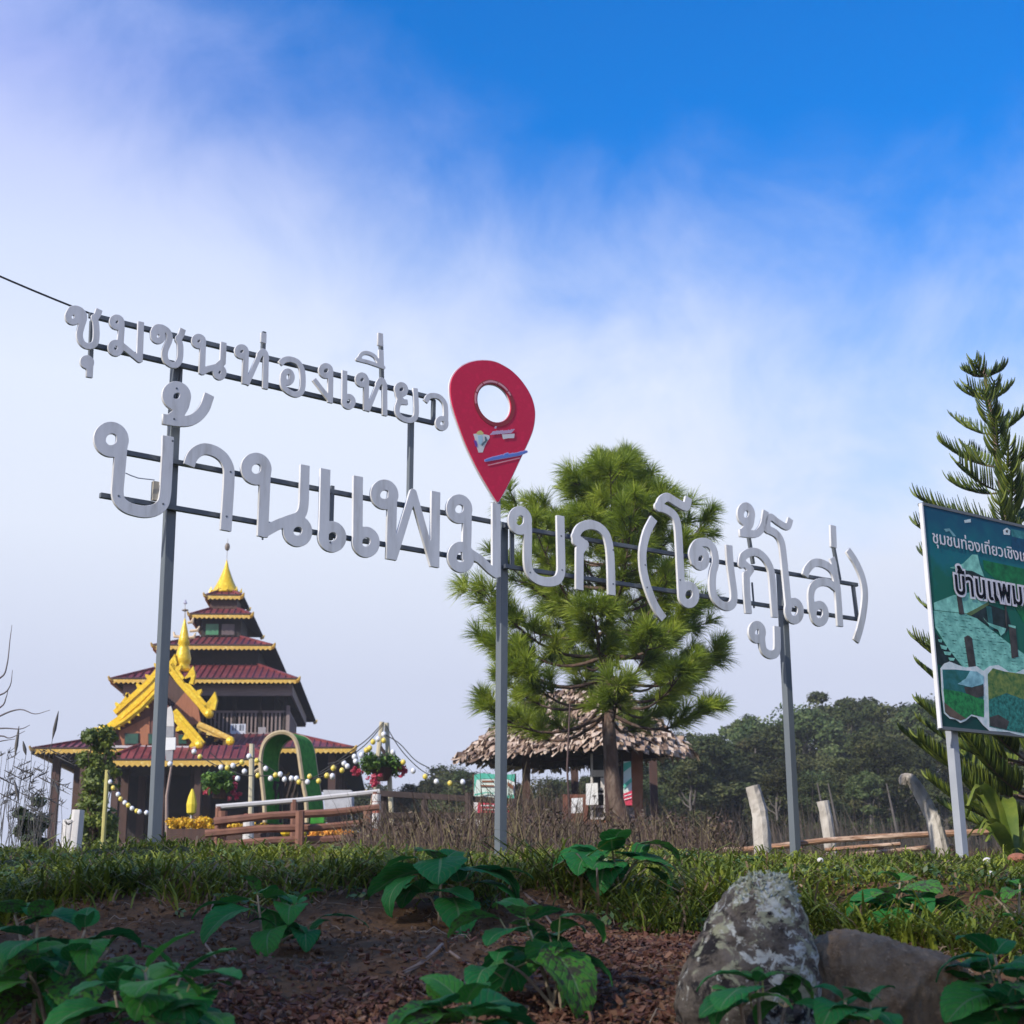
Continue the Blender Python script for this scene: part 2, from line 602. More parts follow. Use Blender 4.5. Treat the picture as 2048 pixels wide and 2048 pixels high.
SMALL = [  # (crop, strokes)
 (cA, [O(193, 225, 40, 43), Sm((160, 200), (185, 162), (230, 158), (272, 185), (285, 230), (265, 300), (250, 360), (255, 415), (285, 458), (330, 472), (372, 455), (388, 410), (390, 340), (384, 270), (372, 230), f=r2), Ln((372, 245), (402, 205), (416, 162), f=r0)]),
 (cA, [O(312, 605, 32, 32), Ln((338, 605), (332, 735), f=r0)]),
 (cA, [O(562, 270, 38, 39), Sm((600, 270), (600, 340), (594, 420), (592, 480), f=r2), O(552, 487, 40, 44), Ln((600, 462), (752, 585), f=r2), Ln((765, 265), (753, 600))]),
 (cA, [O(908, 387, 38, 40), Sm((868, 360), (892, 318), (938, 314), (985, 342), (1006, 385), (998, 435), (973, 490), (963, 545), (978, 595), (1017, 626), (1060, 628), (1088, 590), (1096, 530), (1094, 460), (1078, 405), f=r2), Ln((1076, 420), (1102, 378), (1118, 326), f=r0)]),
 (cA, [O(1250, 430, 37, 38), Ln((1287, 428), (1284, 520), (1276, 708), f=r0), Ln((1278, 688), (1330, 662), (1400, 645), (1452, 600), f=r2), O(1425, 692, 34, 40), Ln((1460, 438), (1452, 610), f=r1)]),
 (cA, [O(1610, 517, 37, 38), Ln((1648, 515), (1636, 792), f=r0), Ln((1652, 795), (1772, 525), k=.85, f=r1), Sm((1760, 545), (1785, 517), (1808, 530), (1818, 580), f=r2), Ln((1815, 550), (1809, 832), f=r0)]),
 (cA, [Ln((1796, 360), (1794, 445))]),
 (cB, [O(546, 538, 34, 45), Sm((485, 432), (520, 402), (570, 397), (625, 420), (658, 470), (668, 540), (666, 615), (652, 662), (610, 680), (560, 662), (518, 625), (506, 575), (510, 525), f=r1)]),
 (cB, [O(853, 489, 38, 40), Ln((890, 487), (891, 560), (888, 748), f=r0), Ln((884, 722), (757, 556), k=.85, f=r0)]),
 (cB, [Ln((1004, 487), (1002, 720), f=r1), O(1036, 737, 36, 40)]),
 (cB, [O(1143, 562, 34, 38), Ln((1180, 560), (1176, 812), f=r0), Ln((1188, 812), (1282, 580), k=.85, f=r1), Sm((1272, 600), (1293, 567), (1314, 575), (1328, 625), f=r2), Ln((1326, 600), (1328, 852), f=r0)]),
 (cB, [Sm((1118, 392), (1145, 352), (1190, 345), (1245, 372), (1290, 440), k=.7, f=r2), Ln((1108, 397), (1200, 420), (1318, 462), k=.7, f=r2), Ln((1297, 320), (1300, 462))]),
 (cB, [Ln((1292, 185), (1291, 290))]),
 (cB, [O(1460, 640, 36, 38), Sm((1430, 660), (1436, 695), (1462, 722), f=r2), Ln((1440, 738), (1512, 742), f=r0), Sm((1448, 735), (1428, 780), (1430, 830), (1462, 868), (1515, 888), (1560, 878), (1580, 840), (1580, 740), (1572, 628), f=r0)]),
 (cB, [Sm((1655, 738), (1680, 698), (1722, 688), (1772, 704), (1808, 748), (1818, 800), (1818, 900), f=r1), O(1787, 912, 34, 38)]),
]
MAIN_L = [
 (cC, [O(303, 670, 112, 114), Sm((410, 660), (400, 760), (386, 900), (373, 1050), (364, 1180), (384, 1262), (455, 1326), (560, 1360), (650, 1368), (740, 1346), (802, 1290), (824, 1200), (832, 1080), (845, 860), (853, 638), f=r0)]),
 (cC, [O(934, 250, 86, 86), Sm((1016, 260), (1000, 340), (950, 420), (890, 470), f=r2), Sm((800, 472), (880, 485), (960, 495), (1060, 488), (1140, 445), (1208, 360), (1252, 235), k=.92)]),
 (cC, [Sm((1055, 925), (1078, 850), (1130, 790), (1210, 762), (1310, 788), (1390, 850), (1436, 940), (1442, 1040), (1430, 1250), (1410, 1552))]),
 (cD, [O(117, 206, 72, 76), Ln((186, 205), (178, 340), (163, 692), f=r0), Sm((466, 178), (462, 340), (455, 480), (425, 545), (350, 575), (265, 608), (170, 660), k=.92, f=r1), O(413, 652, 68, 72)]),
 (cD, [Ln((612, 206), (600, 690), f=r1), O(660, 692, 66, 72)]),
 (cD, [Ln((846, 258), (842, 730), f=r1), O(902, 730, 64, 72)]),
 (cD, [O(1035, 390, 66, 70), Ln((1092, 390), (1080, 856), f=r0), Ln((1095, 852), (1240, 378), k=.78, f=r1), Ln((1240, 378), (1388, 902), k=.78, f=r0), Ln((1402, 368), (1394, 910))]),
 (cD, [O(1570, 493, 62, 68), Sm((1628, 490), (1626, 650), (1620, 838), f=r2), O(1582, 838, 64, 74), Ln((1640, 805), (1720, 855), (1790, 925), (1832, 955), k=.9, f=r2), Ln((1835, 452), (1836, 977))]),
]
MAIN_R = [
 (cE, [O(291, 391, 76, 94), Sm((362, 380), (368, 480), (366, 620), (365, 770), (382, 880), (440, 948), (520, 980), (600, 982), (658, 958), (688, 890), (690, 780), (686, 600), (681, 344), f=r0)]),
 (cE, [Sm((832, 590), (838, 520), (880, 458), (960, 432), (1050, 452), (1120, 520), (1150, 610), (1165, 720), (1172, 870), (1178, 1112), f=r0), Ln((820, 545), (925, 622), k=.85, f=r2), Ln((925, 618), (875, 690), k=.85, f=r2), Ln((868, 672), (866, 1062), f=r0)]),
 (cE, [Sm((1586, 370), (1520, 500), (1484, 640), (1476, 760), (1490, 900), (1530, 1050), (1600, 1220), (1682, 1342))]),
 (cF, [Sm((455, 135), (440, 198), (418, 203), (350, 165), (290, 132), (243, 160), (225, 212), f=r1), Sm((218, 205), (290, 232), (348, 280), (372, 360), (382, 500), (392, 700), (402, 890), f=r2), O(455, 886, 54, 70)]),
 (cF, [O(545, 607, 44, 58), Sm((497, 632), (482, 565), (520, 493), (590, 482), (640, 522), (660, 590), (660, 650), (642, 720), (638, 820), (652, 900), (700, 958), (757, 978), (797, 950), (805, 880), (790, 760), (775, 640), (766, 502), f=r0)]),
 (cF, [Sm((862, 650), (876, 592), (930, 558), (990, 562), (1048, 610), (1086, 680), (1100, 760), (1110, 900), (1124, 1062), f=r0), Ln((860, 625), (938, 692), k=.85, f=r2), Ln((938, 690), (900, 745), k=.85, f=r2), Ln((900, 735), (905, 880), (918, 1032), f=r0)]),
 (cF, [O(983, 1175, 42, 54), Sm((1018, 1175), (1022, 1260), (1040, 1322), (1085, 1350), (1126, 1338), (1140, 1290), (1138, 1130), f=r0)]),
 (cF, [O(898, 264, 44, 60), Sm((940, 275), (928, 340), (880, 400), f=r2), Sm((848, 408), (920, 416), (985, 410), (1030, 350), (1052, 238), k=.9)]),
 (cF, [Sm((1242, 298), (1226, 352), (1200, 358), (1140, 322), (1090, 285), (1066, 318), (1066, 388), k=.85, f=r1), Sm((1060, 378), (1130, 415), (1172, 480), (1190, 600), (1206, 760), (1228, 990), f=r2), O(1270, 1012, 50, 70)]),
 (cF, [Sm((1355, 742), (1372, 690), (1420, 642), (1480, 642), (1540, 672), (1580, 722), (1600, 800), (1611, 900), (1626, 1132)), Sm((1590, 832), (1540, 795), (1480, 788), (1425, 815), (1400, 880), (1406, 1010), f=r2), O(1465, 1032, 48, 68), Ln((1562, 600), (1576, 640), (1596, 780), k=.9, f=r1)]),
 (cF, [Ln((1570, 350), (1576, 522))]),
 (cF, [Sm((1685, 540), (1750, 640), (1800, 760), (1818, 880), (1806, 1020), (1782, 1140), (1748, 1246))]),
]
letter_m = mat('letter_paint', (.70, .70, .71), (.64, .64, .645), rough=.42, scale=3.0, contrast=(.36, .72), c3=(.50, .49, .475), stretch=(5, .8, 5), bump=.05, bscale=40)
steel_m = mat('painted_steel', (.115, .135, .15), (.15, .17, .185), rough=.42, scale=3, bump=.06, bscale=60, stretch=(1, 1, .25))
rail_m = mat('rail_steel', (.085, .10, .115), (.115, .13, .145), rough=.45, scale=4)

sb = on_plane(1002, 1700, P0, NL) - NL * .12
sign = thing('village_sign', 'big white Thai letters on steel rails and three posts on the grassy bank', 'sign', (sb.x, sb.y, gz(sb.x, sb.y)))
def strokes_uv(crop, items, pl):
    ox, oy, s = crop
    out = []
    for it in items:
        if it[0] == 'o':
            _, x, y, rx, ry = it
            pts = [(x + rx * math.cos(a * math.pi / 16), y + ry * math.sin(a * math.pi / 16)) for a in range(33)]
            fl, k = (False, False), 1.0
        else:
            pts = crom(it[1]) if it[0] == 's' else it[1]
            k, fl = it[2], it[3]
        out.append(([pl.uv(ox + p[0] / s, oy + p[1] / s) for p in pts], fl, k))
    return out
def put_letter(crop, items, pl, hw, ext):
    st = strokes_uv(crop, items, pl)
    me = glyph_mesh(st, hw, ext)
    me.materials.clear()
    o = link_mesh('letter', me, letter_m, sign)
    o.matrix_local = Matrix.Translation(pl.p - pl.n * ext - LOC[sign]) @ pl.mtx()
    return o
LT = .0085
for c, it in SMALL: put_letter(c, it, PL, .0200, .0065)
for c, it in MAIN_L: put_letter(c, it, PL, .0365, LT)
for c, it in MAIN_R: put_letter(c, it, PR, .0345, LT)

PLr, PRr = Plane(P0, DL, NL, -.060), Plane(P0, DR, NR, -.060)   # rails just behind the letters
PLp, PRp = Plane(P0, DL, NL, -.112), Plane(P0, DR, NR, -.112)   # posts behind the rails
def rail(pl, a, b, th=.03, name='rail', m=None):
    p, q = on_plane(*a, pl.p, pl.n), on_plane(*b, pl.p, pl.n)
    return MB().beam(p, q, th, th).build(name, m or rail_m, sign, bevel=.002)
rail(PLr, (178, 630.5), (868, 797)); rail(PLr, (178, 689), (868, 846.5))
rail(PLr, (238, 903), (1000, 1047)); rail(PLr, (200, 990.5), (1000, 1129))
rail(PRr, (1008, 1051.5), (1714, 1170)); rail(PRr, (1008, 1132.5), (1722, 1239.5))
def strut(pl, a, b, th=.026):
    rail(pl, a, b, th, 'strut')
strut(PLr, (184, 642), (180, 742)); strut(PLr, (527.5, 664), (525, 724)); strut(PLr, (761, 668), (764, 780))
strut(PLr, (867, 800), (866, 845)); strut(PLr, (664, 972), (661, 1080))
strut(PRr, (1023.5, 1056), (1024, 1134)); strut(PRr, (1497, 1072), (1506, 1128)); strut(PRr, (1666, 1090), (1679, 1160)); strut(PRr, (1706, 1172), (1714, 1236))
MB().tube([on_plane(1504, 1165, PRr.p, PRr.n), on_plane(1508, 1216, PRr.p, PRr.n)], .008).build('strut', rail_m, sign)
def post(pl, a, b, wd=.06):
    p, q = on_plane(*a, pl.p, pl.n), on_plane(*b, pl.p, pl.n)
    d = (q - p) / (q.z - p.z)
    q = p + d * (gz(q.x, q.y) - .25 - p.z)
    return MB().beam(q, p, wd, wd, up=pl.n).build('post', steel_m, sign, bevel=.003)
post(PLp, (353, 735), (309, 1670)); post(PLp, (1005, 1046), (1001, 1705)); post(PRp, (1562, 1142), (1591, 1704))
rail(PLr, (822, 838), (819, 1010), .034, 'post', steel_m)
def bolts():
    for pl, pts in ((PL, [(345, 882), (237, 992), (326, 1008), (461, 944), (453, 1033), (353, 777), (348, 838), (525, 1078), (660, 1085)]),
                    (PR, [(1122, 1072), (1124, 1140), (1226, 1100), (1226, 1168), (1060, 1145), (1290, 1130), (1294, 1175), (1360, 1160)])):
        b = MB()
        for p in pts:
            q = on_plane(*p, pl.p, pl.n)
            b.lathe(q, [(.007, -.001), (.007, .003), (.003, .004)], 8, (pl.d, UP, pl.n))
        tag(b.build('bolt_heads', rail_m, sign), kind='stuff')
bolts()

# red map pin on the middle post, part of the sign
pin_px = [(543, 118), (620, 122), (700, 140), (780, 178), (860, 228), (940, 300), (1010, 385), (1070, 480), (1110, 570), (1135, 680), (1135, 780), (1115, 900), (1075, 1010), (1020, 1130), (950, 1280), (880, 1430), (800, 1590), (740, 1695), (718, 1726),
          (690, 1690), (640, 1610), (580, 1510), (500, 1370), (420, 1210), (340, 1030), (270, 840), (215, 670), (185, 540), (178, 420), (195, 330), (240, 250), (310, 185), (390, 145), (470, 125)]
pin_px = [(870 + x / 5.683, 700 + y / 5.683) for x, y in crom(pin_px + [pin_px[0]], 4)[:-1]]
pe = (870 + 672 / 5.683, 700 + 605 / 5.683)
def pin_hole(k, dx=0, dy=0):
    # leaning ellipse of the photographed ring hole
    a, b, ph = 230 * k, 180 * k, R(62)
    return [(pe[0] + dx + (a * math.cos(t) * math.cos(ph) - b * math.sin(t) * math.sin(ph)) / 5.683,
             pe[1] + dy + (a * math.cos(t) * math.sin(ph) + b * math.sin(t) * math.cos(ph)) / 5.683) for t in np.linspace(0, 2 * math.pi, 48, endpoint=False)]
red_m = mat('pin_red', (.78, .020, .085), (.68, .016, .07), rough=.5, spec=.25, scale=3, stretch=(6, 6, .5), c3=(.72, .022, .075), contrast=(.3, .7))
white_m = mat('white_paint', (.74, .74, .76), (.70, .70, .71), rough=.5, scale=3)
PP = Plane(P0, DL, NL, .012)
ML = {}
def plate(pxs_loops, pl, ext, name, m, parent, off=0.0, bev=0.0, smp=.001):
    loops = [[pl.uv(*p) for p in l] for l in pxs_loops]
    me = flat_shape(loops, ext, bev)
    me.materials.clear()
    o = link_mesh(name, me, m, parent)
    o.matrix_local = ML[o] = Matrix.Translation(pl.p + pl.n * (off - ext) - LOC[parent]) @ pl.mtx()
    return o
def grow(poly, k):
    c = np.array(poly).mean(0)
    P_ = np.array(poly); n = len(P_)
    t = np.roll(P_, -1, 0) - np.roll(P_, 1, 0)
    nn = np.stack([t[:, 1], -t[:, 0]], 1); nn /= np.linalg.norm(nn, axis=1, keepdims=True)
    if (((P_ + nn) - c) ** 2).sum() < ((P_ - c) ** 2).sum(): nn = -nn
    return [tuple(q) for q in P_ + nn * k]
pin = plate([pin_px, pin_hole(1.0)], PP, .004, 'map_pin', red_m, sign, off=0)
LOC[pin] = LOC[sign]
def sub_plate(loops, off, ext, name, m):
    o = plate(loops, PP, ext, name, m, sign, off=off)
    o.parent = pin
    o.matrix_local = ML[pin].inverted() @ ML[o]
    return o
sub_plate([grow(pin_px, 2.0), pin_hole(.97)], -.0085, .006, 'pin_body', white_m)
dred_m = mat('pin_dark_red', (.33, .008, .02), (.30, .008, .02), rough=.45)
sub_plate([pin_hole(1.22), pin_hole(1.0)], .003, .001, 'pin_ring', dred_m)
pink_m = mat('pin_pink_print', (.72, .22, .27), (.75, .36, .40), rough=.5)
def arc_print(a0, a1, k0, k1):
    def e(k, t):
        a, b, ph = 230 * k, 180 * k, R(62)
        return (pe[0] + (a * math.cos(t) * math.cos(ph) - b * math.sin(t) * math.sin(ph)) / 5.683, pe[1] + (a * math.cos(t) * math.sin(ph) + b * math.sin(t) * math.cos(ph)) / 5.683)
    tt = np.linspace(a0, a1, 14)
    return [e(k0, x) for x in tt] + [e(k1, x) for x in tt[::-1]]
for a0, a1 in ((1.95, 2.45), (2.52, 3.05), (3.12, 3.9), (3.95, 4.5), (4.55, 4.75)):
    sub_plate([arc_print(a0, a1, 1.07, 1.17)], .0045, .0006, 'pin_print', pink_m)
def px3(pts): return [(900 + x / 10.733, 820 + y / 10.733) for x, y in pts]
prints = [  # a small patchwork emblem of plain colour shapes and the two slanted lines of lettering
 ((.78, .76, .72), [(500, 515), (600, 500), (720, 520), (845, 545), (850, 600), (790, 690), (740, 790), (700, 910), (610, 915), (570, 790), (530, 610)]),
 ((.72, .64, .22), [(560, 510), (600, 455), (660, 440), (720, 495), (700, 530), (600, 530)]),
 ((.45, .66, .74), [(590, 550), (690, 545), (700, 640), (660, 760), (610, 720)]),
 ((.16, .05, .36), [(505, 650), (560, 660), (585, 740), (580, 800), (540, 780)]),
 ((.10, .16, .18), [(740, 570), (775, 585), (800, 660), (690, 775), (665, 735), (745, 660)]),
 ((.74, .70, .70), [(1110, 525), (1240, 520), (1380, 510), (1370, 605), (1240, 610), (1130, 630)]),
]
for i, (c, pts) in enumerate(prints):
    sub_plate([px3(pts)], .0012 + .0006 * i, .0004, 'pin_print', mat('print_%d' % i, c, c, rough=.5))
def script_line(p, q, hgt, n, seed, m, hw, off):
    rs = random.Random(seed)
    p, q = np.array(p), np.array(q)
    st = []
    d = (q - p) / n
    up_ = np.array((-d[1] * .25, -1.0))
    for i in range(n):
        a = p + d * i
        h = hgt * rs.uniform(.75, 1.1)
        q = lambda u, v: tuple(a + d * u + up_ * (h * v))
        k = rs.randrange(4)
        if k == 0: st += [([q(.15, .85), q(.15, .05)], r2, 1), (crom([q(.15, .1), q(.45, -.02), q(.7, .15), q(.72, .95)], 4), r2, 1)]
        elif k == 1: st += [(crom([q(.12, .0), q(.12, .6), q(.4, .98), q(.68, .65), q(.7, .0)], 4), r2, 1), ([q(.12, .5), q(.32, .45)], r2, 1)]
        elif k == 2: st += [(crom([q(.30, .95), q(.12, .8), q(.28, .62), q(.38, .3), q(.3, .0)], 4), r2, 1), ([q(.7, .9), q(.7, .0), q(.35, .05)], r2, 1)]
        else: st += [(crom([q(.15, .6), q(.4, 1.0), q(.68, .7), q(.62, .2), q(.35, .0), q(.15, .25)], 4), r2, 1)]
        if rs.random() < .3: st += [([q(.45, 1.2), q(.7, 1.45)], r2, 1)]
    s2 = [([PP.uv(*x) for x in px3(pts)], f, k) for pts, f, k in st]
    me = glyph_mesh(s2, hw, .0004, step=.0016, bev=0, tol=.0004)
    me.materials.clear()
    o = link_mesh('pin_print', me, m, sign)
    mw = Matrix.Translation(PP.p + PP.n * off - LOC[sign]) @ PP.mtx()
    o.parent = pin
    o.matrix_local = ML[pin].inverted() @ mw
blue_m = mat('pin_blue_print', (.10, .24, .66), (.12, .20, .60), rough=.5)
lil_m = mat('pin_lilac_print', (.55, .36, .55), (.60, .42, .58), rough=.5)
halo_m = mat('pin_lilac_halo', (.50, .44, .74), (.50, .44, .74), rough=.5)
script_line((745, 1090), (1480, 960), 78, 12, 3, halo_m, .0100, .0030)
script_line((745, 1090), (1480, 960), 78, 12, 3, blue_m, .0048, .0042)
script_line((850, 530), (1310, 490), 66, 10, 5, lil_m, .0042, .0045)
sub_plate([px3([(945, 400), (960, 350), (1000, 352), (985, 400)])], .0045, .0004, 'pin_print', lil_m)
sub_plate([px3([(800, 1178), (1150, 1098), (1490, 1020), (1500, 1040), (1150, 1122), (815, 1202)])], .0030, .0004, 'pin_print', pink_m)
MB().box(on_plane(1003, 1004, PP.p, PP.n) - NL * .05, (.035, .035, .16), (DL, NL, UP)).build('strut', rail_m, sign)

# cable that comes in from the left to the small letters, and the loose end hanging on it
cb = MB()
a, b = on_plane(196, 633, PLr.p, PLr.n), at(-900, 60, 7.2)
pts = [a.lerp(b, i / 24) - Vector((0, 0, .22 * 4 * (i / 24) * (1 - i / 24) * .5)) for i in range(25)]
cb.tube(pts, .0062, 5)
tag(cb.build('power_cable', mat('cable_black', (.012, .012, .014), rough=.5)), 'thin black cable running from the left down to the small top letters', 'cable')
lw = MB()
lw.tube([on_plane(*p, PL.p, PL.n) for p in ((251, 946), (262, 951), (276, 956), (292, 958), (309, 960))], .0035, 5)
lw.build('loose_wire', mat('grey_wire', (.35, .37, .45), rough=.6), sign)
bx = on_plane(314, 980, PL.p, PL.n) - NL * .03
MB().box(bx, (.035, .03, .115), (DL, NL, UP)).build('junction_block', mat('old_wood', (.42, .38, .30), (.36, .32, .25), scale=30), sign)
cb2 = MB()
cb2.tube([on_plane(*p, PLr.p, PLr.n) for p in ((362, 730), (357, 765), (352, 800))], .006, 5)
cb2.build('loose_wire', MATS['cable_black'], sign)
# ------------------------------------------------------------------ billboard
white_frame = mat('frame_white', (.72, .72, .73), (.66, .66, .67), rough=.45)
BD = horiz(5300, 1793)
BN = -UP.cross(BD)
if BN.y > 0: BN = -BN
PB = Plane(at(1845, 1010, 9.6), BD, BN)
_v1 = PB.uv(1879, 1452)[1]
BW = 2.6
bb_post = on_plane(1949, 1728, PB.p - BN * .05, BN)
bill = thing('billboard', 'green and teal village billboard with a bridge picture and Thai lettering on grey steel posts', 'billboard', (bb_post.x, bb_post.y, gz(bb_post.x, bb_post.y)))
LOC_B = LOC[bill]
def bplate(loops_uv, off, name, m, ext=.0004, parent=bill):
    me = flat_shape(loops_uv, ext)
    me.materials.clear()
    o = link_mesh(name, me, m, parent)
    o.matrix_local = Matrix.Translation(PB.p + PB.n * (off - ext) - LOC[parent]) @ PB.mtx()
    return o
pm = bpy.data.materials.new('poster_print'); pm.use_nodes = True
t = pm.node_tree; b = t.nodes['Principled BSDF']; b.inputs['Roughness'].default_value = .6; b.inputs['Specular IOR Level'].default_value = .15
tcn = N(t, 'ShaderNodeTexCoord'); sp = N(t, 'ShaderNodeSeparateXYZ'); t.links.new(tcn.outputs['Object'], sp.inputs[0])
nt = N(t, 'ShaderNodeTexNoise'); nt.inputs['Scale'].default_value = 7; nt.inputs['Detail'].default_value = 6; t.links.new(tcn.outputs['Object'], nt.inputs['Vector'])
f = math_node(t, 'MULTIPLY_ADD', nt.outputs[0], .35, math_node(t, 'MULTIPLY_ADD', sp.outputs['Y'], .72, .85))
t.links.new(ramp(t, f, [(0.0, (.005, .055, .05)), (.35, (.005, .12, .08)), (.68, (.004, .13, .09)), (.80, (.004, .15, .18)), (1.0, (.004, .085, .15))]), b.inputs['Base Color'])
bplate([[(0, _v1), (BW, _v1), (BW, 0), (0, 0)]], -.001, 'picture_panel', pm, .006)
fr = MB()
for u0, u1, v0, v1 in ((-.013, 0, _v1 - .012, .012),):
    fr.box8([PB.w(u0, v0, -.022), PB.w(u1, v0, -.022), PB.w(u1, v0, .006), PB.w(u0, v0, .006), PB.w(u0, v1, -.022), PB.w(u1, v1, -.022), PB.w(u1, v1, .006), PB.w(u0, v1, .006)])
fr.build('frame_bar', white_frame, bill)
for v0, v1 in ((0, .02), (_v1 - .02, _v1)):
    MB().box8([PB.w(.001, v0, -.04), PB.w(BW, v0, -.04), PB.w(BW, v0, .004), PB.w(.001, v0, .004), PB.w(.001, v1, -.04), PB.w(BW, v1, -.04), PB.w(BW, v1, .004), PB.w(.001, v1, .004)]).build('frame_bar', rail_m, bill)
grey_post = mat('galvanised_post', (.36, .38, .42), (.30, .32, .36), rough=.5, scale=4, bump=.05)
for du in (0, 1.75):
    q = PB.w(PB.uv(1936, 1620)[0] + du, 0, -.075)
    top = PB.w(PB.uv(1936, 1620)[0] + du, -.1, -.075)
    MB().beam((q.x, q.y, gz(q.x, q.y) - .25), top, .056, .056, up=BN).build('post', grey_post, bill, bevel=.002)
cG2 = (1780, 980, 3.716)
def bp(*pts):
    return [PB.uv(1780 + x / 3.716, 980 + y / 3.716) for x, y in pts]
def bcol(name, c, c2=None, sc=14):
    c = tuple(min(.8, x * 1.35) for x in c)
    return mat(name, c, c2 or tuple(x * .6 for x in c), rough=.6, spec=.15, scale=sc, contrast=(.35, .65))
lt = bcol('print_pale_teal', (.22, .52, .42), (.12, .36, .30))
gr = bcol('print_green', (.006, .16, .05), (.004, .09, .04))
dk = bcol('print_dark', (.015, .03, .035), (.006, .02, .02))
wt = bcol('print_white', (.62, .70, .70), (.45, .60, .60))
br = bcol('print_brown', (.055, .05, .048), (.03, .03, .03))
yl = bcol('print_field', (.16, .20, .05), (.03, .12, .04), 22)
bplate([bp((690, 520), (1250, 640), (1600, 760), (1600, 1250), (996, 990), (830, 700), (700, 590))], .0010, 'print_shape', gr)
bplate([bp((445, 578), (540, 548), (612, 478), (650, 482), (668, 560), (700, 648), (600, 602), (500, 592))], .0016, 'print_shape', lt)
bplate([bp((500, 592), (610, 602), (705, 650), (700, 668), (600, 640))], .0022, 'print_shape', dk)
bplate([bp((325, 838), (470, 782), (600, 760), (730, 830), (640, 880), (565, 918), (330, 892))], .0016, 'print_shape', lt)
bplate([bp((565, 918), (640, 880), (730, 830), (735, 852), (600, 935))], .0022, 'print_shape', bcol('print_moss', (.10, .15, .06)))
bplate([bp((600, 935), (735, 852), (870, 900), (900, 1010), (860, 1060), (780, 1050), (700, 990))], .0013, 'print_shape', dk)
deck = [(322, 896), (560, 922), (645, 955), (870, 1130), (1250, 1400), (1600, 1640), (1600, 1900), (996, 1500), (690, 1345), (560, 1340), (440, 1190), (335, 1020)]
bplate([bp(*deck)], .0016, 'print_shape', lt)
def in_poly(x, y, P_):
    c = False
    for (a, b_), (c_, d_) in zip(P_, P_[1:] + P_[:1]):
        if (b_ > y) != (d_ > y) and x < (c_ - a) * (y - b_) / (d_ - b_) + a:
            c = not c
    return c
rs = random.Random(4)
gap = MB()
for i in range(1300):
    x, y = rs.uniform(330, 1500), rs.uniform(905, 1800)
    x = 330 + round((x - 330) / 30) * 30 + rs.uniform(-6, 6) + (y % 22); y = 905 + round((y - 905) / 22) * 22 + (x - 330) * .10
    L = rs.uniform(12, 32)
    if all(in_poly(*q, deck) for q in ((x, y), (x + L, y + L * .3))):
        gap.quad(*[PB.w(*uv, .0026) for uv in bp((x, y), (x + L * .5, y + L * .02), (x + L, y + L * .24), (x + L * .5, y + L * .20))])
gpo = gap.build('print_plank_gaps', bcol('print_gap', (.03, .13, .12), (.02, .08, .08)), bill); tag(gpo, kind='stuff')
for pts in ([(493, 788), (528, 792), (550, 925), (512, 925)], [(548, 1095), (575, 1080), (606, 1100), (636, 1310), (582, 1318)], [(880, 1000), (930, 1010), (952, 1240), (902, 1252)],
            [(850, 850), (862, 852), (870, 1020), (858, 1020)], [(1190, 1160), (1250, 1180), (1280, 1440), (1220, 1440)]):
    bplate([bp(*pts)], .0032, 'print_shape', br)
bplate([bp((712, 862), (750, 868), (768, 1040), (735, 1030))], .0034, 'print_shape', bcol('print_teal_post', (.02, .11, .11)))
bplate([bp((690, 950), (720, 985), (860, 1030), (850, 1060), (820, 1085), (800, 1040), (740, 1010))], .0038, 'print_shape', lt)
for pts in ([(878, 1000), (930, 1012), (930, 1030), (880, 1015)], [(355, 1110), (385, 1112), (380, 1135), (360, 1130)], [(370, 1150), (425, 1165), (415, 1190), (380, 1180)], [(395, 1200), (455, 1205), (445, 1230), (405, 1225)], [(430, 1245), (480, 1250), (470, 1270), (440, 1268)]):
    bplate([bp(*pts)], .0040, 'print_shape', lt)
bplate([bp((340, 1060), (430, 1180), (545, 1335), (420, 1320), (345, 1290))], .0013, 'print_shape', dk)
# torn-edged inset pictures along the bottom
bplate([bp((372, 1325), (400, 1290), (440, 1275), (500, 1300), (560, 1320), (640, 1310), (690, 1345), (735, 1310), (800, 1300), (880, 1350), (930, 1360), (996, 1330), (1250, 1420), (1500, 1520), (1500, 1980), (1250, 1930),
           (996, 1830), (930, 1815), (880, 1800), (800, 1795), (735, 1790), (690, 1750), (640, 1690), (600, 1680), (560, 1715), (520, 1732), (480, 1705), (440, 1700), (398, 1660), (380, 1500))], .0044, 'print_shape', wt)
bplate([bp((385, 1335), (480, 1335), (600, 1345), (688, 1390), (694, 1690), (640, 1678), (600, 1668), (560, 1700), (520, 1716), (480, 1692), (440, 1686), (405, 1650))], .0050, 'print_shape', bcol('print_teal_sky', (.02, .13, .14), (.01, .10, .08)))
bplate([bp((392, 1480), (520, 1500), (694, 1560), (694, 1690), (640, 1678), (600, 1668), (560, 1700), (405, 1620))], .0056, 'print_shape', bcol('print_rice', (.02, .22, .06), (.008, .10, .04), 30))
bplate([bp((398, 1580), (500, 1660), (560, 1700), (520, 1714), (440, 1684), (405, 1650))], .0062, 'print_shape', bcol('print_track', (.11, .08, .06)))
bplate([bp((545, 1465), (640, 1460), (690, 1450), (692, 1530), (640, 1545), (560, 1510))], .0062, 'print_shape', br)
bplate([bp((498, 1442), (560, 1400), (590, 1345), (640, 1350), (690, 1385), (690, 1440), (600, 1468))], .0068, 'print_shape', bcol('print_blue_roof', (.24, .46, .50), (.14, .32, .38)))
bplate([bp((722, 1370), (760, 1325), (850, 1350), (996, 1370), (1250, 1450), (1490, 1540), (1490, 1940), (1250, 1900), (996, 1810), (880, 1790), (735, 1760))], .0050, 'print_shape', yl)
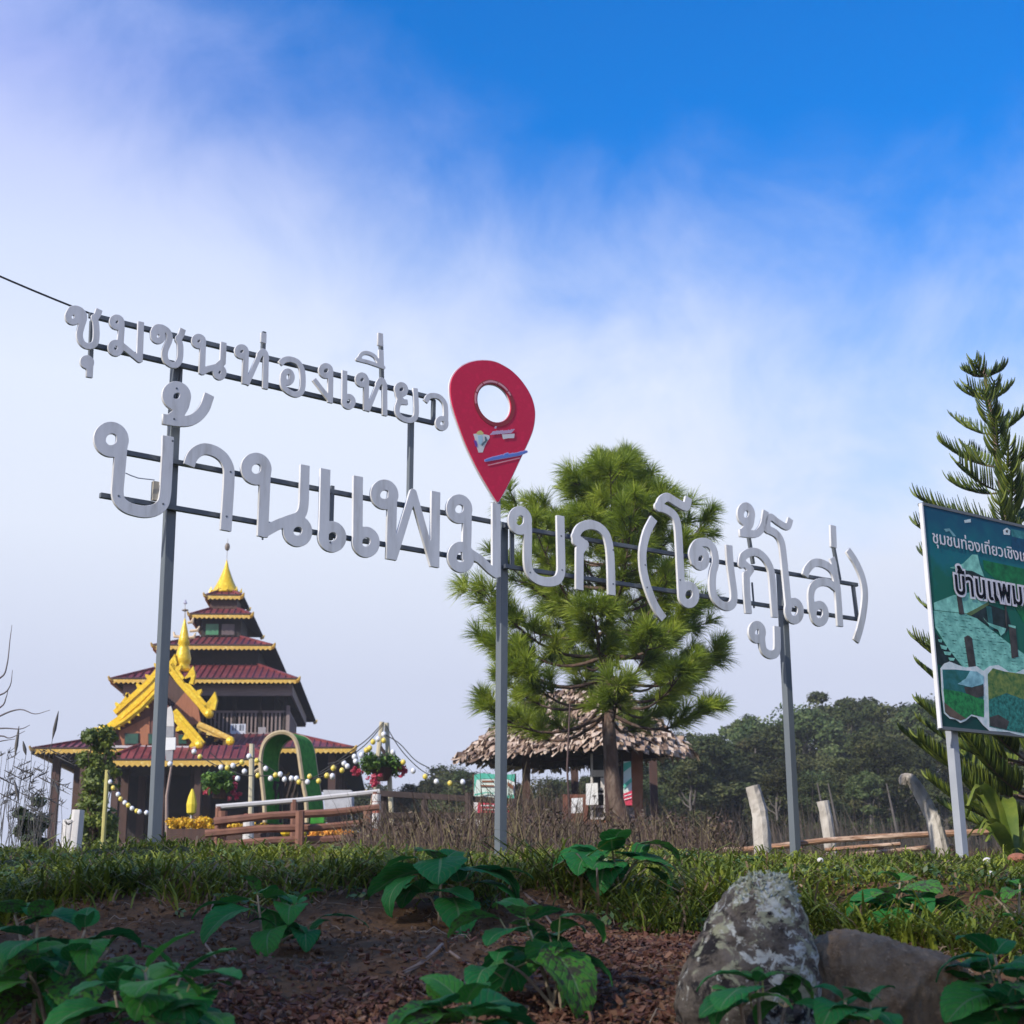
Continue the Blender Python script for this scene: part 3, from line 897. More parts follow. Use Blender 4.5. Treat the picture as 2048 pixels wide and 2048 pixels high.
bplate([bp((730, 1560), (860, 1510), (996, 1560), (1250, 1640), (1490, 1740), (1490, 1940), (1250, 1900), (996, 1810), (880, 1790), (735, 1760))], .0056, 'print_shape', bcol('print_cabbage', (.03, .20, .17), (.008, .07, .06), 34))
bplate([bp((735, 1690), (800, 1670), (880, 1720), (860, 1780), (740, 1755))], .0062, 'print_shape', br)
for pts in ([(840, 298), (868, 280), (892, 298), (890, 335), (845, 332)], [(550, 225), (598, 215), (600, 240), (555, 245)]):
    bplate([bp(*pts)], .0016, 'print_shape', wt)
bplate([bp((858, 300), (875, 298), (874, 318), (860, 316))], .0022, 'print_shape', br)
bplate([bp((900, 290), (1300, 370), (1300, 440), (905, 345))], .0013, 'print_shape', bcol('print_hill', (.05, .22, .22), (.01, .10, .12)))
bplate([bp((905, 345), (1300, 440), (1300, 600), (960, 520), (900, 420))], .0016, 'print_shape', bcol('print_navy', (.004, .06, .12)))
bplate([bp((400, 290), (440, 285), (470, 320), (490, 345), (470, 345), (440, 305), (415, 312))], .0016, 'print_shape', bcol('print_mist', (.16, .34, .38)))

def text_mesh(txt, offset=0.0, ext=0.0):
    cu = bpy.data.curves.new('lettering', 'FONT')
    cu.body = txt
    cu.offset = offset
    cu.extrude = ext
    cu.resolution_u = 4
    o = bpy.data.objects.new('lettering', cu)
    col.objects.link(o)
    me = bpy.data.meshes.new_from_object(o.evaluated_get(bpy.context.evaluated_depsgraph_get()))
    bpy.data.objects.remove(o); bpy.data.curves.remove(cu)
    return me
def text_ext(me):
    c = np.zeros(len(me.vertices) * 3, np.float32); me.vertices.foreach_get('co', c); c = c.reshape(-1, 3)
    return c.min(0), c.max(0)
def btext(txt, probe, pa, pb, hpx, offs, m, off, stretch=1.0):
    """place txt so that the probe part of it runs from photo point pa to pb (crop c8)"""
    ua, ub = PB.uv(1850 + pa[0] / 8.05, 1000 + pa[1] / 8.05), PB.uv(1850 + pb[0] / 8.05, 1000 + pb[1] / 8.05)
    lo, hi = text_ext(text_mesh(probe))
    sx = (ub[0] - ua[0]) / (hi[0] - lo[0])
    lob, hib = text_ext(text_mesh('บ'))
    va = PB.uv(1850 + pa[0] / 8.05, 1000 + (pa[1] - hpx) / 8.05)[1]
    sy = (va - ua[1]) / (hib[1] - 0)
    ang = (ub[1] - ua[1]) / (ub[0] - ua[0])
    me = text_mesh(txt, offs, .0004 / sy)
    me.materials.clear()
    o = link_mesh('lettering', me, m, bill)
    sh = Matrix(((sx, 0, 0, ua[0] - lo[0] * sx), (0, sy, 0, ua[1]), (0, 0, sy, 0), (0, 0, 0, 1)))
    me.transform(sh)
    o.matrix_local = Matrix.Translation(PB.p + PB.n * off - LOC_B) @ PB.mtx()
    return o
wtx = mat('print_letter_white', (.70, .68, .72), (.66, .64, .68), rough=.4)
btx = mat('print_letter_black', (.008, .010, .016), (.008, .010, .016), rough=.8, spec=.05)
btext('ชุมชนท่องเที่ยวเชิงเกษตร', 'ชุมชนท่องเที่ยวเชิง', (118, 690), (1500, 975), 150, .006, wtx, .0072)
btext('บ้านแพมบก', 'บ้านแพมบ', (490, 1505), (1740, 1745), 290, .085, wtx, .0072)
btext('บ้านแพมบก', 'บ้านแพมบ', (490, 1505), (1740, 1745), 290, .016, btx, .0088)

# ------------------------------------------------------------------ Norfolk-pine behind the billboard
def cord_mesh(name, segs, m, parent, n=4, rnd=None):
    """segs: list of (points, radii) -> one tube mesh, fast"""
    mb = MB()
    V, Fc, Rn = [], [], []
    k0 = 0
    for pts, rad in segs:
        pts = np.asarray(pts, float)
        d = np.gradient(pts, axis=0)
        d /= np.linalg.norm(d, axis=1, keepdims=True) + 1e-9
        ref = np.array((.31, .22, .92)) if abs(d[0, 2]) < .8 else np.array((.95, .2, .1))
        a = np.cross(d, ref); a /= np.linalg.norm(a, axis=1, keepdims=True) + 1e-9
        b_ = np.cross(d, a)
        th = np.arange(n) * 2 * np.pi / n
        ring = pts[:, None, :] + (a[:, None, :] * np.cos(th)[None, :, None] + b_[:, None, :] * np.sin(th)[None, :, None]) * np.asarray(rad)[:, None, None]
        V.append(ring.reshape(-1, 3))
        L = len(pts)
        i = np.arange(L - 1)[:, None] * n; k = np.arange(n)[None, :]; k2 = (k + 1) % n
        Fc.append(np.stack([k0 + i + k, k0 + i + k2, k0 + i + n + k2, k0 + i + n + k], -1).reshape(-1, 4))
        Rn.append(np.full(L * n, random.random()))
        k0 += L * n
    return np_mesh(name, np.concatenate(V), np.concatenate(Fc), m, parent, rnd=np.concatenate(Rn), smooth=True)
bark_a = mat('araucaria_bark', (.20, .13, .10), (.11, .075, .06), rough=.9, scale=14, bump=.6, stretch=(1, 1, 3))
fern_m = mat('araucaria_green', (.035, .07, .014), (.10, .15, .022), rough=.55, attr=True, scale=3, c3=(.20, .25, .035), trans=.18)
ab = at(2092, 1735, 12.6); ab.z = gz(ab.x, ab.y)
at_top = at(1966, 728, 12.6)
arau = thing('norfolk_pine', 'young Norfolk pine with tiered comb-like branches standing behind the billboard', 'tree', ab)
tp = [ab + Vector((0, 0, -.2)), at(2070, 1560, 12.6), at(2040, 1300, 12.6), at(2021, 1060, 12.6), at(2002, 960, 12.6), at(1986, 850, 12.6), at(1974, 780, 12.6), at_top]
MB().tube(tp, [.075, .065, .05, .036, .030, .022, .016, .010], 8).build('trunk', bark_a, arau, smooth=True)
def trunk_at(py):
    for a, b_ in zip(tp[1:], tp[2:]):
        pass
    zs = [p.z for p in tp]
    zt = at(1990, py, 12.6).z
    for a, b_ in zip(tp, tp[1:]):
        if a.z <= zt <= b_.z:
            return a.lerp(b_, (zt - a.z) / (b_.z - a.z))
    return tp[-1].copy()
rs = random.Random(12)
fronds, wood = [], []
tiers = [(752, .24, 25, 6), (800, .30, 35, 5), (868, .50, 38, 6), (935, .62, 32, 5), (985, .62, 26, 6), (1052, .80, 22, 6), (1120, .84, 24, 6), (1190, .92, 20, 6), (1255, .98, 18, 6), (1320, 1.0, 20, 6), (1385, 1.06, 22, 6), (1455, 1.20, 30, 9), (1530, 1.30, 28, 9), (1600, 1.30, 24, 9), (1660, 1.18, 16, 8)]
for ti, (py, L, elev, nb) in enumerate(tiers):
    c = trunk_at(py)
    a0 = rs.uniform(0, 6.28) if py < 1100 else math.pi + rs.uniform(-.25, .25)
    for k in range(nb):
        if rs.random() < .12 and k and py < 1400: continue
        az = a0 + k * 2 * math.pi / nb + rs.uniform(-.25, .25)
        Lb = L * .93 * rs.uniform(.80, 1.1)
        e = R(elev + rs.uniform(-7, 7))
        hd = Vector((math.cos(az), math.sin(az), 0))
        pts = []
        for i in range(9):
            u = i / 8
            pts.append(c + hd * (Lb * u * math.cos(e * .8)) + UP * (Lb * (math.sin(e) * u + .05 * u * u - .10 * math.sin(u * 3.1))))
        wood.append((pts, [.011 * (1 - .75 * i / 8) * (.6 + L * .5) for i in range(9)]))
        side = Vector((-hd.y, hd.x, 0))
        ntw = max(7, int(Lb / (.034 if py < 1400 else .024)))
        for i in range(ntw):
            u = (.10 if L < .5 else .22) + (.90 if L < .5 else .78) * (i + rs.random() * .5) / ntw
            if u > .99: continue
            q = pts[int(u * 8)].lerp(pts[min(8, int(u * 8) + 1)], u * 8 - int(u * 8))
            tl = (.70 if py > 1400 else 1.0) * (.11 + .15 * math.sin(min(1, 1.15 * (1 - u) + .12) * 1.57)) * (.45 + .6 * min(1.0, L)) * rs.uniform(.8, 1.1)
            for sgn in (-1, 1):
                d0 = (hd * .55 + side * sgn * .62 + UP * .30).normalized()
                tw = []
                for j in range(5):
                    s_ = j / 4
                    tw.append(q + d0 * (tl * s_ * (1 - .25 * s_)) + UP * (tl * .62 * s_ * s_) )
                r_ = .0080 if py < 1400 else .0095
                fronds.append((tw, [r_ * .7, r_, r_, r_ * .9, r_ * .25]))
        fronds.append(([pts[k_] for k_ in (5, 6, 7, 8)], [.009, .013, .013, .004]))
cord_mesh('branches', wood, bark_a, arau, 5)
fo = cord_mesh('crown', fronds, fern_m, arau, 4)
print('arau fronds', len(fronds))

# ------------------------------------------------------------------ long-needled pine
bark_p = mat('pine_bark', (.17, .105, .075), (.085, .052, .04), rough=.95, scale=9, bump=1.0, stretch=(1, 1, .35), c3=(.21, .16, .13), contrast=(.3, .7))
needle_m = mat('pine_needles', (.09, .145, .016), (.25, .34, .028), rough=.5, attr=True, scale=1.4, c3=(.44, .50, .060), trans=.35)
PY = 19.0
pb = at(1254, 1690, PY); pb.z = gz(pb.x, pb.y)
pine = thing('pine_tree', 'young long-needled pine with a bushy crown in front of the thatched hut', 'tree', pb)
ptr = [pb + Vector((.05, 0, -.3)), at(1252, 1668, PY), at(1232, 1600, PY), at(1222, 1520, PY), at(1216, 1420, PY), at(1217, 1330, PY), at(1222, 1200, PY), at(1226, 1050, PY), at(1230, 935, PY)]
MB().tube(crom(ptr, 4), list(np.interp(np.arange(33) / 32, [0, .12, .3, .5, .7, 1], [.145, .108, .093, .082, .055, .016])), 10, jit=.07).build('trunk', bark_p, pine, smooth=True)
def p_at(py):
    zt = at(1220, py, PY).z
    for a, b_ in zip(ptr[1:], ptr[2:]):
        if a.z <= zt <= b_.z:
            return a.lerp(b_, (zt - a.z) / (b_.z - a.z))
    return ptr[-1].copy()
rs = random.Random(21)
limbs, tufts = [], []
wh = [(955, .14, 66, 5), (980, .24, 55, 5), (1008, .42, 46, 6), (1046, .82, 34, 6), (1088, 1.12, 30, 6), (1130, 1.38, 28, 6), (1175, 1.5, 24, 6), (1215, 1.62, 24, 6), (1262, 1.76, 18, 6), (1308, 1.88, 12, 7), (1352, 1.92, 6, 7), (1392, 1.86, -3, 6), (1425, 1.6, -12, 5)]
for wi, (py, Rr, el, nb) in enumerate(wh):
    c = p_at(py)
    a0 = rs.uniform(0, 6.28)
    for k in range(nb):
        az = a0 + k * 2 * math.pi / nb + rs.uniform(-.3, .3)
        hd = Vector((math.cos(az), math.sin(az), 0))
        L = Rr * .90 * rs.uniform(.70, 1.08) * (1.08 if hd.x < -.3 and py > 1180 else .92 if hd.x > .5 and py > 1100 else 1.0)
        e = R(el + rs.uniform(-10, 10))
        pts = []
        for i in range(10):
            u = i / 9
            pts.append(c + hd * (L * u) + UP * (L * (math.tan(e) * u * .75 - .25 * math.sin(u * 3.0) * (.6 if el < 30 else .2) + .20 * u * u)))
        limbs.append((pts, [(.030 if py > 1150 else .02) * (1 - .8 * i / 9) for i in range(10)]))
        side = Vector((-hd.y, hd.x, 0))
        nt_ = int(5 + L * 4.2)
        for i in range(nt_):
            u = (.58 if py > 1320 else .36) + (.42 if py > 1320 else .64) * (i + rs.random()) / nt_ if L > .7 else .15 + .85 * (i + rs.random()) / nt_
            u = min(u, .999)
            q = pts[int(u * 9)].lerp(pts[min(9, int(u * 9) + 1)], u * 9 - int(u * 9))
            sg = rs.choice((-1, 1))
            d = (hd * rs.uniform(.2, 1) + side * sg * rs.uniform(.2, 1.0) + UP * rs.uniform(-.05, .75)).normalized()
            tl = rs.uniform(.12, .34) * (1.0 if L > .8 else .7)
            q2 = q + d * tl + UP * .04
            limbs.append(([q, q.lerp(q2, .5) - UP * .01, q2], [.009, .007, .005]))
            tufts.append((q2, (d + UP * .45).normalized(), rs.uniform(.75, 1.1)))
            if rs.random() < .4:
                tufts.append((q.lerp(q2, .45), (d + UP * .3).normalized(), rs.uniform(.6, .85)))
        tufts.append((pts[-1], (hd + UP * .6).normalized(), 1.1))
for k in range(5):
    tufts.append((ptr[-1] - UP * (.1 * k) + Vector((rs.uniform(-.05, .05), rs.uniform(-.05, .05), .02)), UP + Vector((rs.uniform(-.3, .3), rs.uniform(-.3, .3), 0)), 1.1))
cord_mesh('limbs', limbs, bark_p, pine, 5)
def needles(name, tufts, per, ln, wd, m, parent, spread=1.05):
    T = len(tufts)
    P_ = np.array([t_[0] for t_ in tufts]); D = np.array([t_[1] for t_ in tufts]); Sx = np.array([t_[2] for t_ in tufts])
    n = T * per
    P_ = np.repeat(P_, per, 0); D = np.repeat(D, per, 0); Sx = np.repeat(Sx, per)
    D /= np.linalg.norm(D, axis=1, keepdims=True)
    a = np.cross(D, rng.normal(size=(n, 3))); a /= np.linalg.norm(a, axis=1, keepdims=True)
    ang = spread * np.sqrt(rng.random(n))
    d = D * np.cos(ang)[:, None] + a * np.sin(ang)[:, None]
    L = ln * Sx * rng.uniform(.7, 1.1, n)
    root = P_ - D * (rng.random(n) * .10 * Sx)[:, None]
    sd_ = np.cross(d, rng.normal(size=(n, 3))); sd_ /= np.linalg.norm(sd_, axis=1, keepdims=True)
    mid = root + d * (L * .6)[:, None]
    tip = root + d * L[:, None] - np.array((0, 0, 1.)) * (L * .10)[:, None]
    w_ = wd
    V = np.stack([root - sd_ * w_ * .5, root + sd_ * w_ * .5, mid + sd_ * w_ * .5, mid - sd_ * w_ * .5, tip], 1).reshape(-1, 3)
    b_ = np.arange(n) * 5
    F3 = np.stack([np.stack([b_, b_ + 1, b_ + 2], 1), np.stack([b_, b_ + 2, b_ + 3], 1), np.stack([b_ + 3, b_ + 2, b_ + 4], 1)], 1).reshape(-1, 3)
    rr = np.repeat(np.clip(np.repeat(rng.random(T), per) * .55 + rng.random(n) * .45, 0, 1), 5)
    return np_mesh(name, V, F3, m, parent, rnd=rr)
print('pine tufts', len(tufts))
needles('crown', tufts, 120, .29, .0060, needle_m, pine)
# ------------------------------------------------------------------ the tiered temple
red_roof = mat('roof_red', (.19, .034, .038), (.145, .028, .033), rough=.55, scale=1.5, c3=(.25, .055, .055))
gold_m = mat('gold_trim', (.74, .48, .10), (.60, .36, .06), rough=.42, scale=9, metal=.1, c3=(.80, .60, .20))
gold_b = mat('gold_bright', (.86, .60, .02), (.74, .46, .015), rough=.32, scale=7, metal=.1, c3=(.90, .68, .05), bump=.5, bscale=18)
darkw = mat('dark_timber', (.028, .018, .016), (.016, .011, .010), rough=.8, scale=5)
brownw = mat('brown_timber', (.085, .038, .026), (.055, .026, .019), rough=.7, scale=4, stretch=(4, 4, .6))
orangew = mat('orange_plank', (.36, .13, .055), (.27, .095, .04), rough=.65, scale=5, stretch=(5, 5, .5))
greyw = mat('grey_timber', (.26, .205, .195), (.20, .155, .15), rough=.8, scale=5, stretch=(.5, 4, 4))
white_w = mat('white_wood', (.66, .64, .62), (.58, .55, .53), rough=.7, scale=6)
glass_g = mat('green_glass', (.03, .10, .06), (.02, .06, .045), rough=.12, spec=.6)
pgc = Vector((-10.85, 55.0, 0)); pgc.z = gz(-10.85, 55)
temple = thing('temple_pagoda', 'tiered dark-red roofed temple with gold eaves and a gold spire on the left', 'temple', pgc)
RT = Matrix.Rotation(R(4.5), 3, 'Z')
ex, ey = RT @ Vector((1, 0, 0)), RT @ Vector((0, 1, 0))
def TW(x, y, z):                          # temple frame (z absolute)
    return Vector((pgc.x, pgc.y, 0)) + ex * x + ey * y + UP * z
def zat(py, Y, px=440):
    return at(px, py, Y).z
def hip_roof(cx, cy, wx, wy, ze, zt, tx, ty, gold=True, name='roof', ribs=True, thick=.10, parent=None, sides=(0, 3)):
    """hip frustum with corrugated ribs, gold fascia with scallops and a dark soffit"""
    par = parent or temple
    thick *= .72
    m = MB()
    hx, hy, a, b = wx / 2, wy / 2, tx / 2, ty / 2
    C = lambda x, y, z: TW(cx + x, cy + y, z)
    E = [C(-hx, -hy, ze), C(hx, -hy, ze), C(hx, hy, ze), C(-hx, hy, ze)]
    T = [C(-a, -b, zt), C(a, -b, zt), C(a, b, zt), C(-a, b, zt)]
    m.add(E + T, [(0, 1, 5, 4), (1, 2, 6, 5), (2, 3, 7, 6), (3, 0, 4, 7), (4, 5, 6, 7)])
    if ribs:
        for s in range(4):
            e0, e1, t0, t1 = E[s], E[(s + 1) % 4], T[s], T[(s + 1) % 4]
            L = (e1 - e0).length
            n = max(4, int(L / .22))
            nrm = (e1 - e0).cross(t0 - e0).normalized()
            if nrm.z < 0: nrm = -nrm
            Lt = (t1 - t0).length
            for i in range(1, n):
                u = i / n
                p = e0.lerp(e1, u)
                dd = (e1 - e0).normalized()
                s_ = (p - e0).dot(dd)
                o0 = (t0 - e0).dot(dd)
                if s_ < o0: k = s_ / o0
                elif s_ > o0 + Lt: k = (L - s_) / (L - o0 - Lt + 1e-6)
                else: k = 1
                q = p + (t0 - e0 - dd * o0) * k
                w_ = dd * .035
                m.add([p - w_, p + w_, q + w_, q - w_, p + nrm * .05, q + nrm * .05], [(0, 4, 5, 3), (4, 1, 2, 5), (0, 1, 4)])
    rf = m.build(name, red_roof, par)
    for s in range(4):
        hb = MB()
        hb.beam(E[s] + UP * .02, T[s] + UP * .03, .13, .07)
        hb.build('hip_ridge', red_roof, rf)
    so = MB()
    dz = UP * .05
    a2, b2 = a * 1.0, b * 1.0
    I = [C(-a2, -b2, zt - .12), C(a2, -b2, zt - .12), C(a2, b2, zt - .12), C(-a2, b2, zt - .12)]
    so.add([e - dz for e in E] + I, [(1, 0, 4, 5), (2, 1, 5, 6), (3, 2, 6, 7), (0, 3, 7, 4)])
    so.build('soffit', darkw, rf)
    if gold:
        gm_ = MB()
        for s in sides:
            e0, e1 = E[s], E[(s + 1) % 4]
            out = (e1 - e0).cross(UP).normalized()
            L = (e1 - e0).length
            dd = (e1 - e0) / L
            n = max(6, int(L / .16))
            gm_.beam(e0 + out * .03 - UP * (thick * .5 + .03) + dd * .05, e1 + out * .03 - UP * (thick * .5 + .03) - dd * .05, .05, thick)
            for i in range(n):
                c0 = e0 + dd * (L * (i + .5) / n) + out * .035 - UP * (thick + .03)
                w_ = dd * (L / n * .48)
                gm_.add([c0 - w_, c0 + w_, c0 - UP * .06, c0 - w_ + out * .02, c0 + w_ + out * .02, c0 - UP * .06 + out * .02], [(0, 1, 2), (5, 4, 3), (0, 2, 5, 3), (2, 1, 4, 5)])
        fo_ = gm_.build('gold_fascia', gold_m, rf)
        for s in range(4):                   # curled corner ornaments
            d = (E[s] - C(0, 0, ze)).normalized()
            q = MB()
            q.tube([E[s] - UP * .08, E[s] + d * .12 - UP * .04, E[s] + d * .20 + UP * .06], [.07, .06, .03], 5)
            q.build('corner_ornament', gold_m, rf)
    dk_ = MB()
    for s in range(4):
        e0, e1 = E[s], E[(s + 1) % 4]
        out = (e1 - e0).cross(UP).normalized()
        dk_.beam(e0 + out * .01 + UP * .012, e1 + out * .01 + UP * .012, .10, .045)
    dk_.build('eave_edge', mat('eave_dark', (.06, .03, .03), (.04, .02, .02), rough=.7), rf)
    return rf
def tbox(name, cx, cy, wx, wy, z0, z1, m, parent=None):
    return MB().box8([TW(cx - wx / 2, cy - wy / 2, z0), TW(cx + wx / 2, cy - wy / 2, z0), TW(cx + wx / 2, cy + wy / 2, z0), TW(cx - wx / 2, cy + wy / 2, z0),
                      TW(cx - wx / 2, cy - wy / 2, z1), TW(cx + wx / 2, cy - wy / 2, z1), TW(cx + wx / 2, cy + wy / 2, z1), TW(cx - wx / 2, cy + wy / 2, z1)]).build(name, m, parent or temple)
# eave heights from the photograph at each tier's own front edge
z1, z2, z3, z4, z5 = zat(1191, 54.2), zat(1226, 53.2), zat(1289, 51.9), zat(1356, 50.2), zat(1497, 48)
t1, t2, t3, t4, t5 = zat(1186, 54.9), zat(1211, 53.9), zat(1270, 53.0), zat(1334, 52.2), zat(1463, 51)
CX = 0.0
hip_roof(CX + .02, .35, 1.30, 2.35, z1, z1 + .22, .62, 1.6, thick=.13)
tbox('wall', CX, 0, 1.0, 1.3, t2 - .1, z1 - .05, brownw)
hip_roof(CX + .02, .6, 2.20, 4.3, z2, z2 + .38, 1.05, 2.55, thick=.12)
tbox('wall', CX, 0, 1.45, 2.3, t3 - .1, z2 - .02, darkw)
for i, m_ in ((-.32, mat('green_pane', (.08, .26, .13), (.06, .2, .1), rough=.3)), (.26, mat('brown_pane', (.14, .10, .10), (.1, .075, .08), rough=.4))):
    w_ = tbox('window', CX + i, -1.16, .54, .05, t3 + .12, z2 - .25, darkw)
    tbox('pane', CX + i, -1.19, .46, .02, t3 + .16, z2 - .29, m_, w_)
hip_roof(CX - .02, .75, 4.15, 7.4, z3, z3 + .62, 1.55, 3.9, thick=.13)
tbox('wall', CX, 0, 3.0, 4.6, t4 - .2, z3 + .05, darkw)
hip_roof(CX - .05, .9, 6.25, 11.1, z4, z4 + .86, 3.1, 6.6, thick=.12)
for sx_ in (-1, 1):                        # board band under the fourth roof
    tbox('side_board_band', CX + sx_ * 2.85, 0, .06, 8.3, z4 - .48, z4 - .12, greyw)
for sy_ in (-1, 1):
    tbox('board_band', CX, sy_ * 4.25, 5.7, .06, z4 - .52, z4 - .14, greyw)
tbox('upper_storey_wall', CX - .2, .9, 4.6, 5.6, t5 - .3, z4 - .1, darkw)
for i in range(7):                         # gallery posts
    tbox('gallery_post', CX - 2.6 + i * .87, -3.6, .11, .11, t5 - .3, z4 - .3, darkw)
zr0, zr1 = zat(1466, 51), zat(1420, 51)
bl = MB()
for i in range(40):
    x = CX - 2.7 + i * .139
    p = TW(x, -3.62, 0)
    bl.box((p.x, p.y, (zr0 + zr1) / 2), (.06, .05, zr1 - zr0), (ex, ey, UP))
for z in (zr0 + .03, zr1):
    bl.beam(TW(CX - 2.75, -3.62, z), TW(CX + 2.75, -3.62, z), .07, .07)
for i in range(24):
    p = TW(CX + 2.74, -3.5 + i * .16, 0)
    bl.box((p.x, p.y, (zr0 + zr1) / 2), (.05, .06, zr1 - zr0), (ex, ey, UP))
bl.beam(TW(CX + 2.74, -3.6, zr1), TW(CX + 2.74, .3, zr1), .07, .07)
tag(bl.build('balustrade', greyw, temple), kind='stuff')
MB().box(TW(CX + 2.72, -3.64, (zr0 + zr1) / 2 + .08), (.12, .12, zr1 - zr0 + .25), (ex, ey, UP)).build('gallery_post', greyw, temple)
# pale notice boards tied on the balustrade
q = at(476, 1458, 50.9)
nb_ = MB().box(q, (.52, .03, .34), (ex, ey, UP)).build('notice_board', mat('pale_board', (.62, .66, .72), (.55, .58, .66), rough=.5), temple)
for dx, w2 in ((-.17, .05), (-.08, .05), (.08, .07), (.17, .04)):
    MB().box(q + ex * dx - ey * .02 + UP * .04, (w2, .01, .2), (ex, ey, UP)).build('letter_stroke', mat('slate_print', (.12, .14, .18), (.12, .14, .18)), nb_)
MB().box(at(524, 1462, 50.9), (.26, .03, .26), (ex, ey, UP)).build('notice_board', mat('grey_board', (.35, .33, .34), (.28, .27, .28), rough=.6), temple)
hip_roof(CX + .05, 1.0, 10.1, 16.4, z5, z5 + .80, 5.6, 10.6, thick=.14)
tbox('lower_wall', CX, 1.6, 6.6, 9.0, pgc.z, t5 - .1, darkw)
for i in range(5):
    for y in (-6.5, -3.2):
        tbox('column', CX - 4.4 + i * 2.2, y, .24, .24, pgc.z - .3, z5 - .05, brownw)
for y in (-1.5, 1.5, 4.5):
    for x in (-4.4, 4.4):
        tbox('column', CX + x, y, .24, .24, pgc.z - .3, z5 - .05, brownw)
tbox('floor_slab', CX, 0, 9.2, 13.4, pgc.z - .3, pgc.z + .35, mat('temple_floor', (.24, .20, .18), (.2, .17, .15), rough=.8))
# spire
sp_ = TW(CX - .03, 0, z1 + .20)
spire = MB().lathe(sp_, [(.52, 0), (.60, .06), (.50, .12), (.46, .20), (.38, .34), (.28, .55), (.18, .80), (.09, 1.05), (.035, 1.28), (.012, 1.36)], 14).build('spire', gold_b, temple, smooth=True)
MB().lathe(sp_ - UP * .16, [(.34, 0), (.34, .18)], 12).build('spire_base', mat('grey_stucco', (.42, .38, .38), (.34, .3, .3), rough=.8), spire)
for k in range(10):
    a_ = k * math.pi / 5
    d = Vector((math.cos(a_), math.sin(a_), 0))
    MB().tube([sp_ + d * .48 + UP * .05, sp_ + d * .60 + UP * .10, sp_ + d * .60 + UP * .24], [.06, .05, .012], 5).build('spire_leaf', gold_b, spire)
zt_ = at(438, 1078, 55).z
MB().tube([sp_ + UP * 1.3, Vector((sp_.x, sp_.y, zt_))], .012, 5).build('finial_rod', mat('finial_metal', (.45, .42, .40), rough=.4, metal=.5), spire)
MB().ball((sp_.x, sp_.y, at(438, 1094, 55).z), .10, 6, (1, 1, 1.6)).build('finial_ball', mat('finial_brown', (.22, .17, .13), rough=.6), spire)

# front porch: two nested golden gables over a lower roof
YG = 45.2
porch = hip_roof(at(284, 1526, YG).x - pgc.x + .62, -7.55, 5.1, 4.6, zat(1519, YG), zat(1519, YG) + .56, 3.3, 2.4, thick=.17, name='porch_roof', sides=(0, 3))
def gp(x, y, Y): return at(60 + x / 2.927, 1060 + y / 2.927, Y)
def barge(name, pts, Y, wd, dp, m, parent, teeth=0, up=1, curl=True):
    """a carved bargeboard along photo points, with depth dp"""
    wd *= .8
    P3 = [gp(*p, Y) for p in pts]
    mb = MB()
    n = len(P3)
    low, hi = [], []
    for i, p in enumerate(P3):
        d = (P3[min(i + 1, n - 1)] - P3[max(i - 1, 0)]).normalized()
        nn = Vector((-d.z, 0, d.x))
        if nn.z < 0: nn = -nn
        low.append(p - nn * wd / 2); hi.append(p + nn * wd / 2)
    mb.prism(low + hi[::-1], (0, dp, 0))
    o = mb.build(name, m, parent)
    L = sum((b_ - a_).length for a_, b_ in zip(P3, P3[1:]))
    rdg = MB()
    for i in range(n - 1):
        rdg.beam(P3[i] - Vector((0, .03, 0)), P3[i + 1] - Vector((0, .03, 0)), .05, wd * .28, up=Vector((0, 1, 0)).cross((P3[i + 1] - P3[i]).normalized()))
    rdg.build('gable_moulding', m, o)
    for k in range(teeth):
        u = (k + .5) / teeth
        s_ = u * L
        for i in range(n - 1):
            l_ = (P3[i + 1] - P3[i]).length
            if s_ <= l_: break
            s_ -= l_
        d = (P3[i + 1] - P3[i]).normalized()
        nn = Vector((-d.z, 0, d.x)); nn = nn if nn.z > 0 else -nn
        c = P3[i] + d * s_ + nn * (wd * .48 * up)
        q = MB()
        h_ = wd * .55
        q.prism([c - d * h_ * .55, c + d * h_ * .55, c + d * h_ * .25 + nn * h_ * .8 * up, c - d * h_ * .15 + nn * h_ * 1.1 * up], (0, dp * .8, 0))
        q.build('flame_tooth', m, o)
    return o
gable = MB()
YA, YC = 47.4, 46.25
gable.prism([gp(560, 1085, YA), gp(790, 820, YA), gp(1000, 1060, YA), gp(1000, 1130, YA), gp(560, 1130, YA)], (0, .12, 0))
gw = gable.build('gable_wall', brownw, temple)
gable = MB()
gable.prism([gp(830, 1045, YA - .05), gp(905, 950, YA - .05), gp(985, 1040, YA - .05), gp(1000, 1130, YA - .05), gp(930, 1150, YA - .05)], (0, .04, 0))
gable.build('gable_panel', orangew, gw)
barge('bargeboard', [(790, 780), (700, 895), (600, 985), (500, 1075)], YA, .34, .22, gold_b, temple, 5)
barge('bargeboard', [(815, 790), (880, 880), (960, 970), (1050, 1080)], YA, .36, .22, gold_b, temple, 4)
for p in ((1058, 1000), (548, 1005), (822, 780), (930, 850)):
    c = gp(*p, YA)
    MB().prism([c + Vector((-.26, 0, -.22)), c + Vector((.14, 0, -.30)), c + Vector((.20, 0, .02)), c + Vector((.12, 0, .30)), c + Vector((-.06, 0, .02))], (0, .2, 0)).build('flame_finial', gold_b, temple)
MB().ball(gp(1048, 1078, YA - .1), .15, 6).build('scroll_knob', gold_b, temple)
gable = MB()
gable.prism([gp(470, 1175, YC), gp(745, 940, YC), gp(985, 1262, YC), gp(500, 1262, YC)], (0, .12, 0))
gw2 = gable.build('gable_wall', mat('red_brown_plank', (.14, .045, .03), (.10, .034, .025), rough=.7, scale=4, stretch=(4, 4, .6)), temple)
